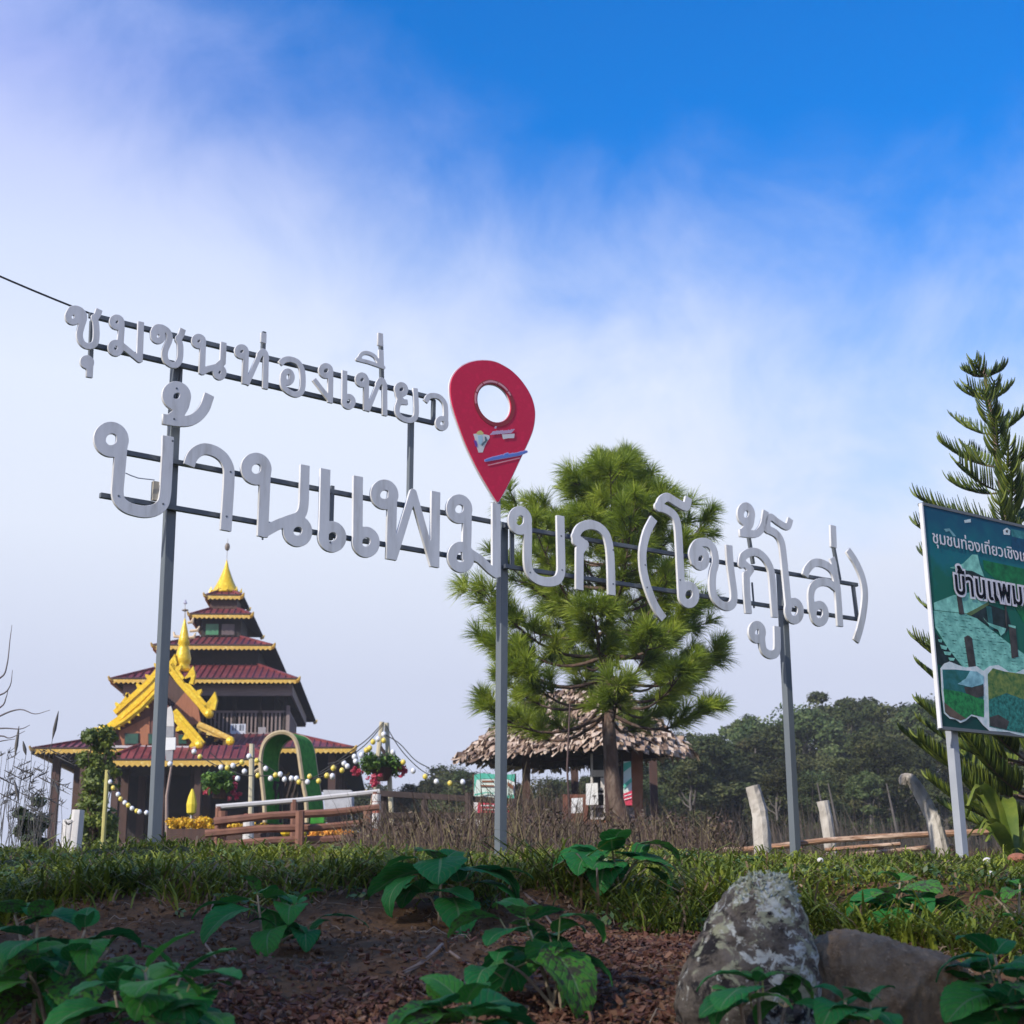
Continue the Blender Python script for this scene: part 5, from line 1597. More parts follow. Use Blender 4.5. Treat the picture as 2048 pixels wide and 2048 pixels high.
def row_of_flowers(label, px0, px1, py, Y, m, n, seed, hgt=.10):
    r_ = random.Random(seed)
    a_, b_ = at(px0, py, Y), at(px1, py, Y)
    c = (a_ + b_) / 2
    t_ = thing('flower_planter', label, 'flowers', (c.x, Y, gz(c.x, Y)), 'rows of yellow flowers before the temple')
    bl = [((a_.x + (b_.x - a_.x) * (i + r_.random()) / n, Y + r_.uniform(-.1, .1), a_.z + r_.uniform(-.6, .6) * hgt), r_.uniform(.05, .09)) for i in range(n)]
    V, F, rr = leaf_cloud(bl, 40, .022, seed)
    tag(np_mesh('blossoms', V, F, m, t_, rnd=rr), kind='stuff')
    MB().box8([(a_.x, Y - .15, gz(c.x, Y)), (b_.x, Y - .15, gz(c.x, Y)), (b_.x, Y + .15, gz(c.x, Y)), (a_.x, Y + .15, gz(c.x, Y)), (a_.x, Y - .15, a_.z - .09), (b_.x, Y - .15, a_.z - .09), (b_.x, Y + .15, a_.z - .09), (a_.x, Y + .15, a_.z - .09)]).build('trough', brownw, t_)
row_of_flowers('long row of bright yellow flowers right of the leftmost sign post', 338, 424, 1648, 25.0, flower_y, 60, 1, .12)
row_of_flowers('thinner row of yellow flowers beside the striped bollard', 426, 536, 1656, 25.0, flower_y, 44, 2, .06)
row_of_flowers('short row of orange-yellow flowers right of the striped bollard', 624, 704, 1668, 25.0, flower_o, 40, 3, .07)
for i, (px, py) in enumerate(((572, 1664), (602, 1667))):
    q = at(px, py, 24.0); b = MB(); b.ball(q, .09, 6, (1, 1, .8))
    b.tube([q, (q.x, q.y, gz(q.x, q.y) - .05)], .012, 5)
    tag(b.build('yellow_blossom', flower_y), ('pale yellow blossom ball left of the orange flower row', 'larger yellow blossom ball nearest the orange flower row')[i], 'flower')
# yellow folded parasol under the temple eave
q = at(382, 1640, 30); g_ = gz(q.x, 30); zt_ = at(382, 1578, 30).z; zb_ = at(382, 1630, 30).z
par = thing('folded_parasol', 'folded yellow parasol standing upright under the temple porch', 'parasol', (q.x, 30, g_))
MB().lathe((q.x, 30, zb_), [(.03, 0), (.09, .04), (.105, (zt_ - zb_) * .4), (.075, (zt_ - zb_) * .7), (.02, zt_ - zb_)], 9).build('canopy', mat('yellow_cloth', (.78, .62, .04), (.66, .5, .03), rough=.7, scale=6), par)
MB().tube([(q.x, 30, g_ - .1), (q.x, 30, zb_)], .02, 6).build('pole', white_w, par)
# striped red and white bollard and white posts
def stripe_post(label, px, pyt, pyb, Y, rad, bands, group=None):
    t0 = at(px, pyt, Y); g_ = gz(t0.x, Y)
    t_ = thing('striped_bollard', label, 'bollard', (t0.x, Y, g_), group)
    MB().lathe((t0.x, Y, g_ - .1), [(rad, 0), (rad, t0.z - g_ + .1)], 10).build('shaft', mat('bollard_red', (.42, .12, .08), (.34, .1, .07), rough=.7), t_)
    for py in bands:
        z = at(px, py, Y).z
        MB().lathe((t0.x, Y, z - .05), [(rad + .006, 0), (rad + .006, .10)], 10).build('white_band', white_w, t_)
stripe_post('red and white banded bollard in front of the yellow flower rows', 498, 1628, 1700, 22.0, .075, (1640, 1654, 1668, 1682))
stripe_post('second banded bollard at the end of the white handrail', 753, 1588, 1710, 21.0, .055, (1596, 1612, 1634, 1650, 1694))
for px, pyt, lb in ((157, 1620, 'white painted short post at the foot of the young tree'), (140, 1640, 'shorter white post at the temple corner')):
    t0 = at(px, pyt, 17.5); g_ = gz(t0.x, 17.5)
    tag(MB().tube([(t0.x - .03, 17.5, g_ - .1), t0], [.085, .075], 8, jit=.08).build('white_post', white_w), lb, 'post', 'white posts by the temple')

# white handrail and the rough timber fence below it
hr = MB()
a_, b_ = at(432, 1614, 20.6), at(759, 1583, 21.2)
hr_t = thing('white_handrail', 'sloping white handrail running right from the temple to the bamboo frame', 'handrail', (a_.x, a_.y, gz(a_.x, a_.y)))
MB().tube([a_, a_.lerp(b_, .5) - UP * .015, b_], .036, 7).build('rail', white_w, hr_t)
rw = mat('reddish_timber', (.26, .12, .075), (.18, .08, .055), rough=.8, scale=6)
for px in (437, 585, 748):
    q = a_.lerp(b_, (px - 432) / 327)
    MB().tube([(q.x, q.y, gz(q.x, q.y) - .1), q], .045, 7, jit=.1).build('post', rw, hr_t)
f2 = thing('timber_fence', 'rough brown log fence with three rails below the white handrail', 'fence', (at(560, 1650, 19.8).x, 19.8, gz(at(560, 1650, 19.8).x, 19.8)))
for (x0, y0), (x1, y1) in (((428, 1644), (758, 1614)), ((410, 1668), (730, 1646)), ((450, 1690), (740, 1672))):
    a_, b_ = at(x0, y0, 19.8), at(x1, y1, 20.3)
    MB().tube([a_, a_.lerp(b_, .33) + UP * .02, a_.lerp(b_, .7) - UP * .015, b_], [.055, .05, .052, .045], 7, jit=.12).build('rail', rw, f2)
for px in (445, 600, 735):
    q = at(px, 1630, 19.9)
    MB().tube([(q.x, q.y, gz(q.x, q.y) - .1), q + UP * .05], .06, 7, jit=.1).build('post', rw, f2)

# green turf-covered arch
YT = 28.0
def tp_(x, y, Y=YT): return at(400 + x / 5.366, 1340 + y / 5.366, Y)
arch_path = [(700, 1640), (690, 1400), (655, 1050), (665, 880), (705, 770), (780, 700), (880, 672), (960, 690), (1020, 745), (1055, 850), (1080, 1020), (1110, 1230), (1140, 1400), (1150, 1640)]
arch_path = crom(arch_path, 4)
turf_m = mat('artificial_turf', (.018, .17, .014), (.035, .25, .02), rough=.9, scale=9, bump=.8, bscale=80, c3=(.05, .30, .03))
tan_m = mat('bamboo_tan', (.52, .42, .26), (.42, .32, .19), rough=.6, scale=6)
front = [tp_(*p) for p in arch_path]
back = []
for p, q in zip(arch_path, front):
    back.append(q + Vector((.20, .62, 0)))
arch = thing('turf_arch', 'green artificial-turf arch with a tan bamboo edge in front of the temple', 'arch', (front[0].x, YT, gz(front[0].x, YT)))
mb = MB()
vs, fs = [], []
n = len(front)
cen_ = sum(front, Vector()) / n
for k, (p, q) in enumerate(zip(front, back)):
    d = (front[min(k + 1, n - 1)] - front[max(k - 1, 0)]).normalized()
    nn = Vector((-d.z, 0, d.x)) * .025
    vs += [p - nn, q - nn, q + nn, p + nn]
for k in range(n - 1):
    for j in range(4):
        j2 = (j + 1) % 4
        fs.append((k * 4 + j, k * 4 + j2, (k + 1) * 4 + j2, (k + 1) * 4 + j))
mb.add(vs, fs)
mb.build('turf_band', turf_m, arch)
MB().tube([p - Vector((0, .04, 0)) for p in front], .045, 6).build('bamboo_edge', tan_m, arch)
MB().tube([p + Vector((0, .04, 0)) for p in back], .04, 6).build('bamboo_edge', tan_m, arch)
MB().prism([tp_(1190, 1560, 27.9), tp_(1330, 1580, 27.9), tp_(1330, 1640, 27.9), tp_(1180, 1650, 27.9)], (0, .25, 0)).build('turf_base', turf_m, arch)
MB().tube([tp_(570, 1105), tp_(610, 1080), tp_(650, 1050)], .03, 5).build('bamboo_edge', tan_m, arch)
lat = MB()
for i in range(7):
    lat.beam(tp_(690 + i * 58, 1640, 28.4), tp_(690 + i * 58, 1190, 28.4), .045, .045, up=Vector((0, 1, 0)))
for y in (1210, 1300, 1400):
    lat.beam(tp_(680, y, 28.45), tp_(1050, y, 28.45), .05, .04)
for i in range(6):
    lat.beam(tp_(690 + i * 58, 1400, 28.35), tp_(748 + i * 58, 1200, 28.35), .03, .03)
tag(lat.build('lattice', dtm, arch), kind='stuff')
# weathered plaster table top seen through the arch and a grey plinth
MB_ = MB().prism([at(646, 1580, 30), at(703, 1580, 30), at(703, 1622, 30), at(650, 1622, 30)], (0, .5, 0))
tag(MB_.build('plinth', mat('pale_plaster', (.50, .50, .53), (.40, .40, .43), rough=.8)), 'pale grey plastered plinth right of the green arch', 'plinth')

# bamboo poles
yel_b = mat('yellow_bamboo', (.50, .44, .15), (.40, .36, .12), rough=.5, scale=5)
pale_b = mat('pale_bamboo', (.58, .52, .36), (.48, .42, .29), rough=.5, scale=5)
def pole(label, pt, pb_, Y, rad, m, group='bamboo poles carrying the bulb strings'):
    t0, b0 = at(*pt, Y), at(*pb_, Y)
    b0 = t0 + (b0 - t0) * ((t0.z - gz(b0.x, Y) + .1) / (t0.z - b0.z))
    mb = MB(); mb.tube([b0.lerp(t0, i / 8) for i in range(9)], [rad * (1 + .06 * (i % 2)) for i in range(9)], 8)
    return tag(mb.build('bamboo_pole', m), label, 'pole', group), t0
_, pt1 = pole('yellow-green bamboo pole in front of the young tree', (215, 1540), (207, 1668), 18.5, .028, yel_b)
_, pt2 = pole('pale bamboo pole at the left foot of the turf arch', (504, 1488), (502, 1613), 22.0, .04, pale_b)
# strings of bulbs
bulb_w = mat('bulb_white', (.86, .87, .90), (.82, .83, .87), rough=.15, coat=.6)
bulb_y = mat('bulb_yellow', (.84, .68, .14), (.80, .62, .10), rough=.15, coat=.6)
bulb_me = {}
def bulb_mesh(key, m):
    if key not in bulb_me:
        b = MB(); b.ball((0, 0, 0), .034, 6, (1, 1, 1.1))
        o = b.build('bulb', m, None, smooth=True); bulb_me[key] = o.data
        bpy.data.objects.remove(o)
    return bulb_me[key]
cap_m = mat('bulb_socket', (.03, .03, .03), (.02, .02, .02), rough=.6)
def string_lights(label, wires, bulbs, Y, size=1.0):
    P3 = [[at(x, y, Y + dy) for x, y, dy in w_] for w_ in wires]
    c = P3[0][0]
    t_ = thing('string_lights', label, 'string lights', (c.x, c.y, gz(c.x, c.y)), 'strings of garden bulbs')
    for w_ in P3:
        MB().tube([Vector(p) for p in crom([tuple(p) for p in w_], 5)], .008, 4).build('wire', cap_m, t_)
    for i, (x, y, cl) in enumerate(bulbs):
        q = at(x, y, Y)
        o = link_mesh('bulb', bulb_mesh(cl, bulb_w if cl == 'w' else bulb_y), None, t_)
        o.matrix_local = Matrix.Translation(q - LOC[t_]) @ Matrix.Scale(size, 4)
def g2(l): return [(60 + x / 2.927, 1060 + y / 2.927, c) for x, y, c in l]
def i2(l): return [(640 + x / 6.0375, 1400 + y / 6.0375, c) for x, y, c in l]
string_lights('string of small bulbs sagging from the yellow bamboo pole to the leftmost sign post', [[(215, 1543, 0), (233, 1580, 0), (255, 1610, 0), (280, 1624, 0), (305, 1626, 0)]],
              g2([(470, 1475, 'w'), (487, 1510, 'y'), (515, 1548, 'w'), (530, 1575, 'y'), (555, 1597, 'w'), (575, 1612, 'y'), (597, 1630, 'w'), (625, 1645, 'y'), (640, 1650, 'w'), (682, 1655, 'w')]), 18.4, .85)
string_lights('string of white and yellow bulbs along the temple porch and across the turf arch', [[(378, 1500, 0), (412, 1520, 0), (440, 1533, 0), (470, 1530, 0), (500, 1515, 0), (530, 1530, 0), (565, 1552, 0), (595, 1560, 0), (625, 1556, 0), (665, 1535, 0), (700, 1512, 0)], [(420, 1505, 0), (470, 1545, 0), (520, 1552, 0), (560, 1550, 0), (610, 1560, 0), (650, 1552, 0)]],
              g2([(960, 1297, 'w'), (995, 1328, 'y'), (820, 1370, 'w'), (1118, 1390, 'w'), (1155, 1392, 'y'), (1188, 1380, 'w'), (1240, 1360, 'y'), (1255, 1413, 'w'), (1282, 1325, 'w'), (1328, 1350, 'y'), (1380, 1397, 'w'), (1335, 1437, 'y'), (1215, 1455, 'w'), (1408, 1455, 'w'), (1437, 1435, 'y'), (1465, 1430, 'w'), (1490, 1460, 'w'), (1530, 1455, 'w'),
                  (1560, 1455, 'w'), (1575, 1475, 'y'), (1625, 1475, 'w'), (1637, 1443, 'y'), (1690, 1470, 'y'), (1738, 1437, 'y'), (1770, 1440, 'w'), (1775, 1395, 'y')]), 21.5, 1.12)
string_lights('strings of bulbs hanging from the top of the bamboo A-frame down to both sides', [[(766, 1446, 0), (735, 1478, 0), (705, 1500, 0), (672, 1524, 0), (640, 1545, 0)], [(766, 1450, 0), (730, 1490, 0), (690, 1518, 0), (655, 1528, 0)], [(770, 1448, 0), (795, 1490, 0), (820, 1520, 0), (850, 1545, 0), (890, 1560, 0), (925, 1563, 0), (960, 1555, 0)], [(772, 1470, 0), (800, 1488, 0), (830, 1520, 0), (858, 1536, 0)]],
              i2([(165, 820, 'y'), (80, 915, 'y'), (150, 930, 'w'), (430, 740, 'w'), (415, 685, 'w'), (500, 665, 'w'), (560, 605, 'y'), (600, 580, 'y'), (640, 505, 'y'), (700, 470, 'w'), (770, 490, 'y'), (770, 415, 'w'), (880, 630, 'w'), (1005, 750, 'y'), (1125, 855, 'w'), (1270, 925, 'y'), (1405, 985, 'w'), (1570, 1005, 'y'), (1725, 990, 'w'), (265, 850, 'y'), (330, 800, 'w'), (290, 765, 'w')]), 23.6, 1.25)
# bamboo A-frame with hanging flower basket and pink lanterns
YF = 24.0
af = thing('bamboo_stand', 'pale bamboo A-frame of two leaning poles right of the temple', 'frame', (at(763, 1600, YF).x, YF, gz(at(763, 1600, YF).x, YF)))
for (a_, b_, dy) in (((764, 1444), (745, 1612), 0), ((773, 1446), (782, 1612), .12)):
    t0, b0 = at(*a_, YF + dy), at(*b_, YF + dy)
    b0 = t0 + (b0 - t0) * ((t0.z - gz(b0.x, YF) + .1) / (t0.z - b0.z))
    MB().tube([b0.lerp(t0, i / 8) for i in range(9)], .042, 8).build('pole', pale_b, af)
MB().tube([at(757, 1488, YF), at(778, 1520, YF)], .03, 6).build('brace', dtm, af)
basket_m = mat('basket_leaf', (.04, .10, .012), (.09, .19, .02), rough=.5, attr=True, scale=3, c3=(.18, .30, .04), trans=.25)
def basket(label, px, py, wpx, Y, seed):
    c = at(px, py, Y); wd = wpx / FPX * Y / 2
    t_ = thing('flower_basket', label, 'flower basket', c - UP * .2, 'hanging flower baskets')
    r_ = random.Random(seed)
    bl = [((c.x + r_.uniform(-1, 1) * wd, c.y + r_.uniform(-.2, .2), c.z + r_.uniform(-.10, .14) - .05 * 0), r_.uniform(.09, .16)) for _ in range(26)]
    V, F, rr = leaf_cloud(bl, 70, .035, seed)
    np_mesh('foliage', V, F, basket_m, t_, rnd=rr)
    MB().lathe(c - UP * .25, [(.1, 0), (wd * .6, .1), (wd * .75, .2)], 10).build('bowl', brownw, t_)
basket('broad green hanging plant basket on the bamboo A-frame', 764, 1530, 62, YF, 31)
basket('smaller green plant basket under the temple porch beside pink blossoms', 440, 1565, 44, YF, 32)
pink_l = mat('lantern_pink', (.72, .09, .17), (.62, .05, .12), rough=.6, scale=10, c3=(.78, .22, .28), trans=.25)
for i, (px, py, Y, sc_, lb) in enumerate(((716, 1540, YF, 1.0, 'pink round blossom cluster left of the A-frame basket'), (708, 1543, YF, .7, 'small pink blossom cluster at the far left of the A-frame basket'), (750, 1553, YF - .3, 1.05, 'bright pink blossom cluster under the middle of the A-frame basket'), (749, 1565, YF - .3, .85, 'lowest pink blossom cluster under the A-frame basket'),
                                      (802, 1536, YF, .95, 'pink blossom cluster at the right end of the A-frame basket'), (808, 1545, YF, .7, 'small pink cluster at the far right of the A-frame basket'), (418, 1578, YF, 1.1, 'pink blossom cluster left of the porch basket'), (426, 1574, YF, .9, 'paler pink cluster touching the porch basket'), (466, 1570, YF, .9, 'pink cluster at the right of the porch basket'), (471, 1588, YF, 1.15, 'pink cluster hanging lowest right of the porch basket'))):
    q = at(px, py, Y)
    r_ = random.Random(i)
    bl = [((q.x + r_.gauss(0, .035) * sc_, q.y + r_.gauss(0, .03), q.z + r_.gauss(0, .04) * sc_), .04 * sc_) for _ in range(9)]
    V, F, rr = leaf_cloud(bl, 26, .02, 50 + i)
    tag(np_mesh('pink_blossoms', V, F, pink_l, None, rnd=rr), lb, 'blossoms', 'pink blossom clusters')
# chain of bright stumps and log rails at the right
stump_m = mat('whitewashed_wood', (.62, .58, .52), (.44, .40, .35), rough=.85, scale=7, bump=.7, bscale=22, c3=(.20, .17, .15), contrast=(.30, .78), stretch=(1, 1, .5))
log_m = mat('orange_log', (.54, .29, .16), (.30, .17, .105), rough=.85, scale=9, bump=.9, c3=(.62, .45, .33), stretch=(.4, 2, 2))
def stump(label, pts, Y, rads):
    P3 = [at(x, y, Y) for x, y in pts]
    P3[0].z = gz(P3[0].x, Y) - .1
    tag(MB().tube(crom([tuple(p) for p in P3], 4), list(np.interp(np.linspace(0, 1, 4 * (len(P3) - 1) + 1), np.linspace(0, 1, len(rads)), rads)), 10, jit=.07).build('wooden_stump', stump_m, None, smooth=False), label, 'stump', 'whitewashed stumps right of the sign')
stump('taller whitewashed stump leaning left, just left of the right sign post', [(1525, 1706), (1522, 1650), (1515, 1608), (1505, 1572)], 14.0, [.085, .078, .076, .070])
stump('shorter whitewashed stump leaning left, right of the right sign post', [(1664, 1690), (1655, 1650), (1646, 1602)], 15.0, [.062, .06, .062])
stump('bent bark-stripped stump hooking left behind the Norfolk pine branches', [(1888, 1690), (1872, 1655), (1858, 1620), (1840, 1585), (1822, 1560), (1808, 1556), (1806, 1570)], 13.2, [.085, .07, .062, .058, .05, .042, .03])
lf = thing('log_rails', 'sunlit orange log rails lying low behind the right sign post', 'fence', (at(1700, 1680, 14.6).x, 14.6, gz(at(1700, 1680, 14.6).x, 14.6)))
for pts, r_, Y in (([(1372, 1704), (1490, 1700), (1560, 1692), (1640, 1682), (1760, 1674), (1860, 1668)], .030, 14.6), ([(1890, 1667), (1960, 1664), (2040, 1660)], .034, 14.6), ([(1690, 1712), (1760, 1705), (1850, 1696), (1905, 1693)], .026, 13.6), ([(1650, 1700), (1720, 1694), (1800, 1688)], .02, 14.2)):
    MB().tube([at(x, y, Y) for x, y in pts], [r_ * random.uniform(.85, 1.1) for _ in pts], 8, jit=.1).build('log', log_m, lf)
for px in (1420, 1600, 1760, 1900, 2020):
    q = at(px, 1690, 14.75)
    MB().tube([(q.x, q.y, gz(q.x, q.y) - .1), q], .035, 6, jit=.1).build('stake', rw, lf)

# brown dry scrub on the crest behind the posts
def stems(name, n, fx, hfun, wd, seed, m, kind='stuff', bend=.35, label=None):
    r_ = np.random.default_rng(seed)
    x, y = fx(r_, n)
    z = G(x, y)
    h = hfun(r_, x, y)
    a = r_.uniform(0, 6.28, n)
    dx, dy = np.cos(a), np.sin(a)
    bn = h * bend * r_.random(n)
    P0_ = np.stack([x, y, z], 1)
    P1 = P0_ + np.stack([dx * bn * .3, dy * bn * .3, h * .55], 1)
    P2 = P0_ + np.stack([dx * bn, dy * bn, h * r_.uniform(.85, 1, n)], 1)
    s = np.stack([-dy, dx * .4, dx * 0], 1) * (wd * r_.uniform(.6, 1.4, n))[:, None]
    s[:, 0] = np.abs(s[:, 0]) + wd * .3
    V = np.stack([P0_ - s, P0_ + s, P1 + s * .8, P1 - s * .8, P2], 1).reshape(-1, 3)
    b_ = np.arange(n) * 5
    F3 = np.stack([np.stack([b_, b_ + 1, b_ + 2], 1), np.stack([b_, b_ + 2, b_ + 3], 1), np.stack([b_ + 3, b_ + 2, b_ + 4], 1)], 1).reshape(-1, 3)
    o = np_mesh(name, V, F3, m, None, rnd=np.repeat(r_.random(n), 5))
    return tag(o, label, kind=kind)
scrub_m = mat('dry_scrub', (.050, .032, .030), (.105, .068, .055), rough=.9, attr=True, scale=2, c3=(.17, .14, .07))
def fx_scrub(r_, n):
    y = r_.uniform(12.0, 19.5, n)
    t0 = r_.beta(1.4, 1.4, n)
    px = 680 + t0 * 790
    return (px - 1024) / FPX * y, y
def h_scrub(r_, x, y):
    px = 1024 + x / y * FPX
    top = .078 * y + H - G(x, y)                            # crest line of the scrub as an elevation
    k = np.clip(1 - np.abs(px - 1020) / 460, .15, 1)
    return np.clip(top * r_.uniform(.15, 1.0, len(x)) ** 1.7 * (.75 + .5 * k) * (.45 + .95 * vnoise(x, y, 1.3, 17)) + .05, .12, 1.3)
stems('dry_scrub', 11000, fx_scrub, h_scrub, .0038, 5, scrub_m, bend=1.0, label='brown dry scrub and weeds on the crest in front of the hut')
r_ = np.random.default_rng(77)
bl = []
for i in range(420):                       # withered leaf clusters caught in the scrub
    y_ = r_.uniform(12.5, 19); px_ = 690 + r_.beta(1.4, 1.4) * 760
    x_ = (px_ - 1024) / FPX * y_
    bl.append(((x_, y_, gz(x_, y_) + r_.uniform(.1, .8) ** 1.2 * .045 * y_), r_.uniform(.06, .16)))
V, F, rr = leaf_cloud(bl, 26, .020, 78)
tag(np_mesh('withered_leaves', V, F, scrub_m, None, rnd=rr), 'withered brown leaves caught in the scrub before the hut', kind='stuff')
def fx_scrub2(r_, n):
    y = r_.uniform(11.5, 17, n)
    px = 1380 + r_.random(n) * 760
    return (px - 1024) / FPX * y, y
stems('dry_scrub', 5000, fx_scrub2, lambda r_, x, y: np.clip((.046 * y + H - G(x, y)) * r_.uniform(.4, 1.0, len(x)), .1, .9), .0045, 6, scrub_m, label='low brown weeds between the stumps and log rails')
def fx_scrub3(r_, n):
    y = r_.uniform(40, 47, n)
    px = 1180 + r_.random(n) * 1000
    return (px - 1024) / FPX * y, y
undm = mat('wood_edge_scrub', (.035, .035, .022), (.07, .055, .04), rough=.9, attr=True, scale=.6, c3=(.10, .075, .06))
stems('wood_undergrowth', 9000, fx_scrub3, lambda r_, x, y: .5 + 1.6 * r_.random(len(x)) ** 2 * (.3 + 1.4 * vnoise(x, y, .5, 9)), .016, 8, undm, label='tangled brown-green undergrowth at the foot of the wood')

# seeding grasses and bare twigs at the far left
seed_m = mat('grass_seedhead', (.055, .055, .06), (.09, .085, .085), rough=.8, attr=True, scale=4, c3=(.13, .12, .11))
rs = random.Random(8)
sg, hd_ = [], []
for i in range(62):
    Y = rs.uniform(9.6, 13)
    px = rs.betavariate(1.6, 1.5) * 150 - 8
    top = at(px, 1690 - rs.uniform(40, 190), Y)
    g_ = gz(top.x, Y)
    b0 = Vector((top.x + rs.uniform(-.1, .1), Y, g_))
    lean = rs.uniform(-.10, .16)
    mid = b0.lerp(top, .55) - Vector((lean * .3, 0, 0))
    tipp = top + Vector((lean, 0, -abs(lean) * .5))
    sg.append(([b0, mid, top, tipp], [.0022, .0019, .0015, .001]))
    if rs.random() < .75:
        for k in range(7):
            u = k / 7
            q = top.lerp(tipp, u)
            hd_.append(([q, q + Vector((rs.uniform(-.035, .06), rs.uniform(-.03, .03), rs.uniform(.0, .05)))], [.0035, .0012]))
        hd_.append(([top.lerp(tipp, -.3), top, tipp], [.002, .0055, .0012]))
for px, py0, py1, dx in ((105, 1422, 1478, 12), (30, 1452, 1512, 8), (52, 1482, 1510, -6), (37, 1560, 1600, -8), (118, 1565, 1590, -8)):
    a_, b_ = at(px + dx, py0, 10.0), at(px, py1, 10.0)
    sg.append(([Vector((b_.x - .08, 10, gz(b_.x, 10))), b_.lerp(Vector((b_.x - .08, 10, gz(b_.x, 10))), .4), b_, a_], [.0022, .002, .0018, .001]))
    hd_.append(([b_, b_.lerp(a_, .35), b_.lerp(a_, .7), a_], [.003, .012, .009, .002]))
gr_t = thing('seeding_grass', 'tall wispy grass with dark drooping seed heads on the crest at the far left', 'tall grass', (at(70, 1660, 11).x, 11, gz(at(70, 1660, 11).x, 11)))
tag(cord_mesh('stalks', sg, seed_m, gr_t, 4), kind='stuff')
tag(cord_mesh('seed_heads', hd_, seed_m, gr_t, 4), kind='stuff')
tw = []
for pts in ([(-60, 1470), (0, 1432), (40, 1419), (70, 1428), (100, 1420)], [(-60, 1400), (0, 1390), (20, 1372), (25, 1340)], [(-60, 1440), (0, 1415), (12, 1395), (16, 1380)], [(-60, 1470), (0, 1457), (40, 1458), (60, 1450)], [(-60, 1480), (0, 1472), (20, 1476), (50, 1462)], [(-60, 1378), (0, 1356), (14, 1330), (20, 1280), (24, 1250)], [(-50, 1500), (-5, 1484), (30, 1478)]):
    tw.append(([at(x, y, 6.2) for x, y in crom(pts, 4)], list(np.linspace(.005, .0011, 4 * (len(pts) - 1) + 1))))
base_ = at(-60, 1440, 6.2)
tw.append(([Vector((base_.x - .1, 6.2, gz(base_.x - .1, 6.2))), Vector((base_.x - .05, 6.2, (base_.z + gz(base_.x, 6.2)) / 2)), at(-60, 1480, 6.2), at(-60, 1370, 6.2)], [.012, .010, .007, .004]))
tag(cord_mesh('bare_shrub', tw, mat('grey_twig', (.20, .18, .19), (.15, .135, .14), rough=.9), None, 5), 'bare grey curling twigs reaching in at the left edge', 'shrub')

# banana-like leafy clump at the right edge beyond the billboard post
bc = at(2030, 1700, 11.6); g_ = gz(bc.x, 11.6)
bt = thing('leafy_clump', 'yellow-green broad-leaved clump at the right edge behind the billboard post', 'plant', (bc.x, 11.6, g_))
rs = random.Random(5)
for i in range(15):
    az = rs.uniform(0, 6.28); L = rs.uniform(.35, .75); hgt = rs.uniform(.25, .62)
    hd2 = Vector((math.cos(az), math.sin(az), 0)); sd2 = Vector((-hd2.y, hd2.x, 0))
    vs = []
    for k in range(7):
        u = k / 6
        c = Vector((bc.x, 11.6, g_)) + hd2 * (L * u) + UP * (hgt * math.sin(u * 2.3) * 1.15)
        w2 = .055 * math.sin(min(1, u * 1.1 + .08) * 3.0) + .004
        vs += [c - sd2 * w2 + UP * w2 * .5, c, c + sd2 * w2 + UP * w2 * .5]
    fs = []
    for k in range(6):
        for j in range(2):
            fs.append((k * 3 + j, k * 3 + j + 1, k * 3 + j + 4, k * 3 + j + 3))
    me = MB().add(vs, fs).build('leaf', mat('clump_leaf', (.09, .15, .02), (.16, .22, .03), rough=.45, scale=4, c3=(.26, .30, .05), trans=.3), bt, smooth=True)
# ------------------------------------------------------------------ grass on the bank
def grass(name, n, area, hgt, wd, seed, m, label):
    r_ = np.random.default_rng(seed)
    x, y = area(r_, n)
    n = len(x)
    z = G(x, y) - .006
    clump = vnoise(x, y, 5.5, 11) * .6 + vnoise(x, y, 1.7, 12) * .6
    h = hgt * np.clip(r_.lognormal(-.15, .42, n), .3, 2.2) * (.25 + 1.15 * clump)
    a = r_.uniform(0, 6.283, n)
    dx, dy = np.cos(a), np.sin(a)
    bend = h * r_.uniform(.4, 2.2, n)
    p = np.stack([x, y, z], 1)
    P1 = p + np.stack([dx * bend * .25, dy * bend * .25, h * .55], 1)
    P2 = p + np.stack([dx * bend * .65, dy * bend * .65, h * .88], 1)
    P3 = p + np.stack([dx * bend * 1.15, dy * bend * 1.15, h * r_.uniform(.55, 1.0, n)], 1)
    w = (wd * r_.uniform(.6, 1.4, n))[:, None]
    s = np.stack([-dy, dx, np.zeros(n)], 1) * w
    V = np.stack([p - s * .7, p + s * .7, P1 + s, P1 - s, P2 + s * .75, P2 - s * .75, P3], 1).reshape(-1, 3)
    b_ = np.arange(n) * 7
    F3 = np.stack([np.stack([b_, b_ + 1, b_ + 2], 1), np.stack([b_, b_ + 2, b_ + 3], 1), np.stack([b_ + 3, b_ + 2, b_ + 4], 1), np.stack([b_ + 3, b_ + 4, b_ + 5], 1), np.stack([b_ + 5, b_ + 4, b_ + 6], 1)], 1).reshape(-1, 3)
    dry = vnoise(x, y, 2.2, 14)
    rr = np.clip(.10 + .50 * r_.random(n) + .55 * (vnoise(x, y, 1.1, 13) - .35) + .2 * (vnoise(x, y, 6, 15) - .5), 0, .86)
    rr = np.where(r_.random(n) < .07 + .16 * np.clip(dry - .5, 0, 1) * 2, 1.0, rr)
    return tag(np_mesh(name, V, F3, m, None, rnd=np.repeat(rr, 7)), label, kind='stuff')
grass_m = bpy.data.materials.new('grass_blade'); grass_m.use_nodes = True
t = grass_m.node_tree; b = t.nodes['Principled BSDF']; b.inputs['Roughness'].default_value = .5; b.inputs['Specular IOR Level'].default_value = .3
an = N(t, 'ShaderNodeAttribute', attribute_name='rnd')
cc = ramp(t, an.outputs['Fac'], [(0, (.045, .070, .012)), (.28, (.125, .17, .018)), (.58, (.24, .28, .032)), (.88, (.35, .36, .060)), (.93, (.30, .22, .11)), (1, (.24, .165, .09))])
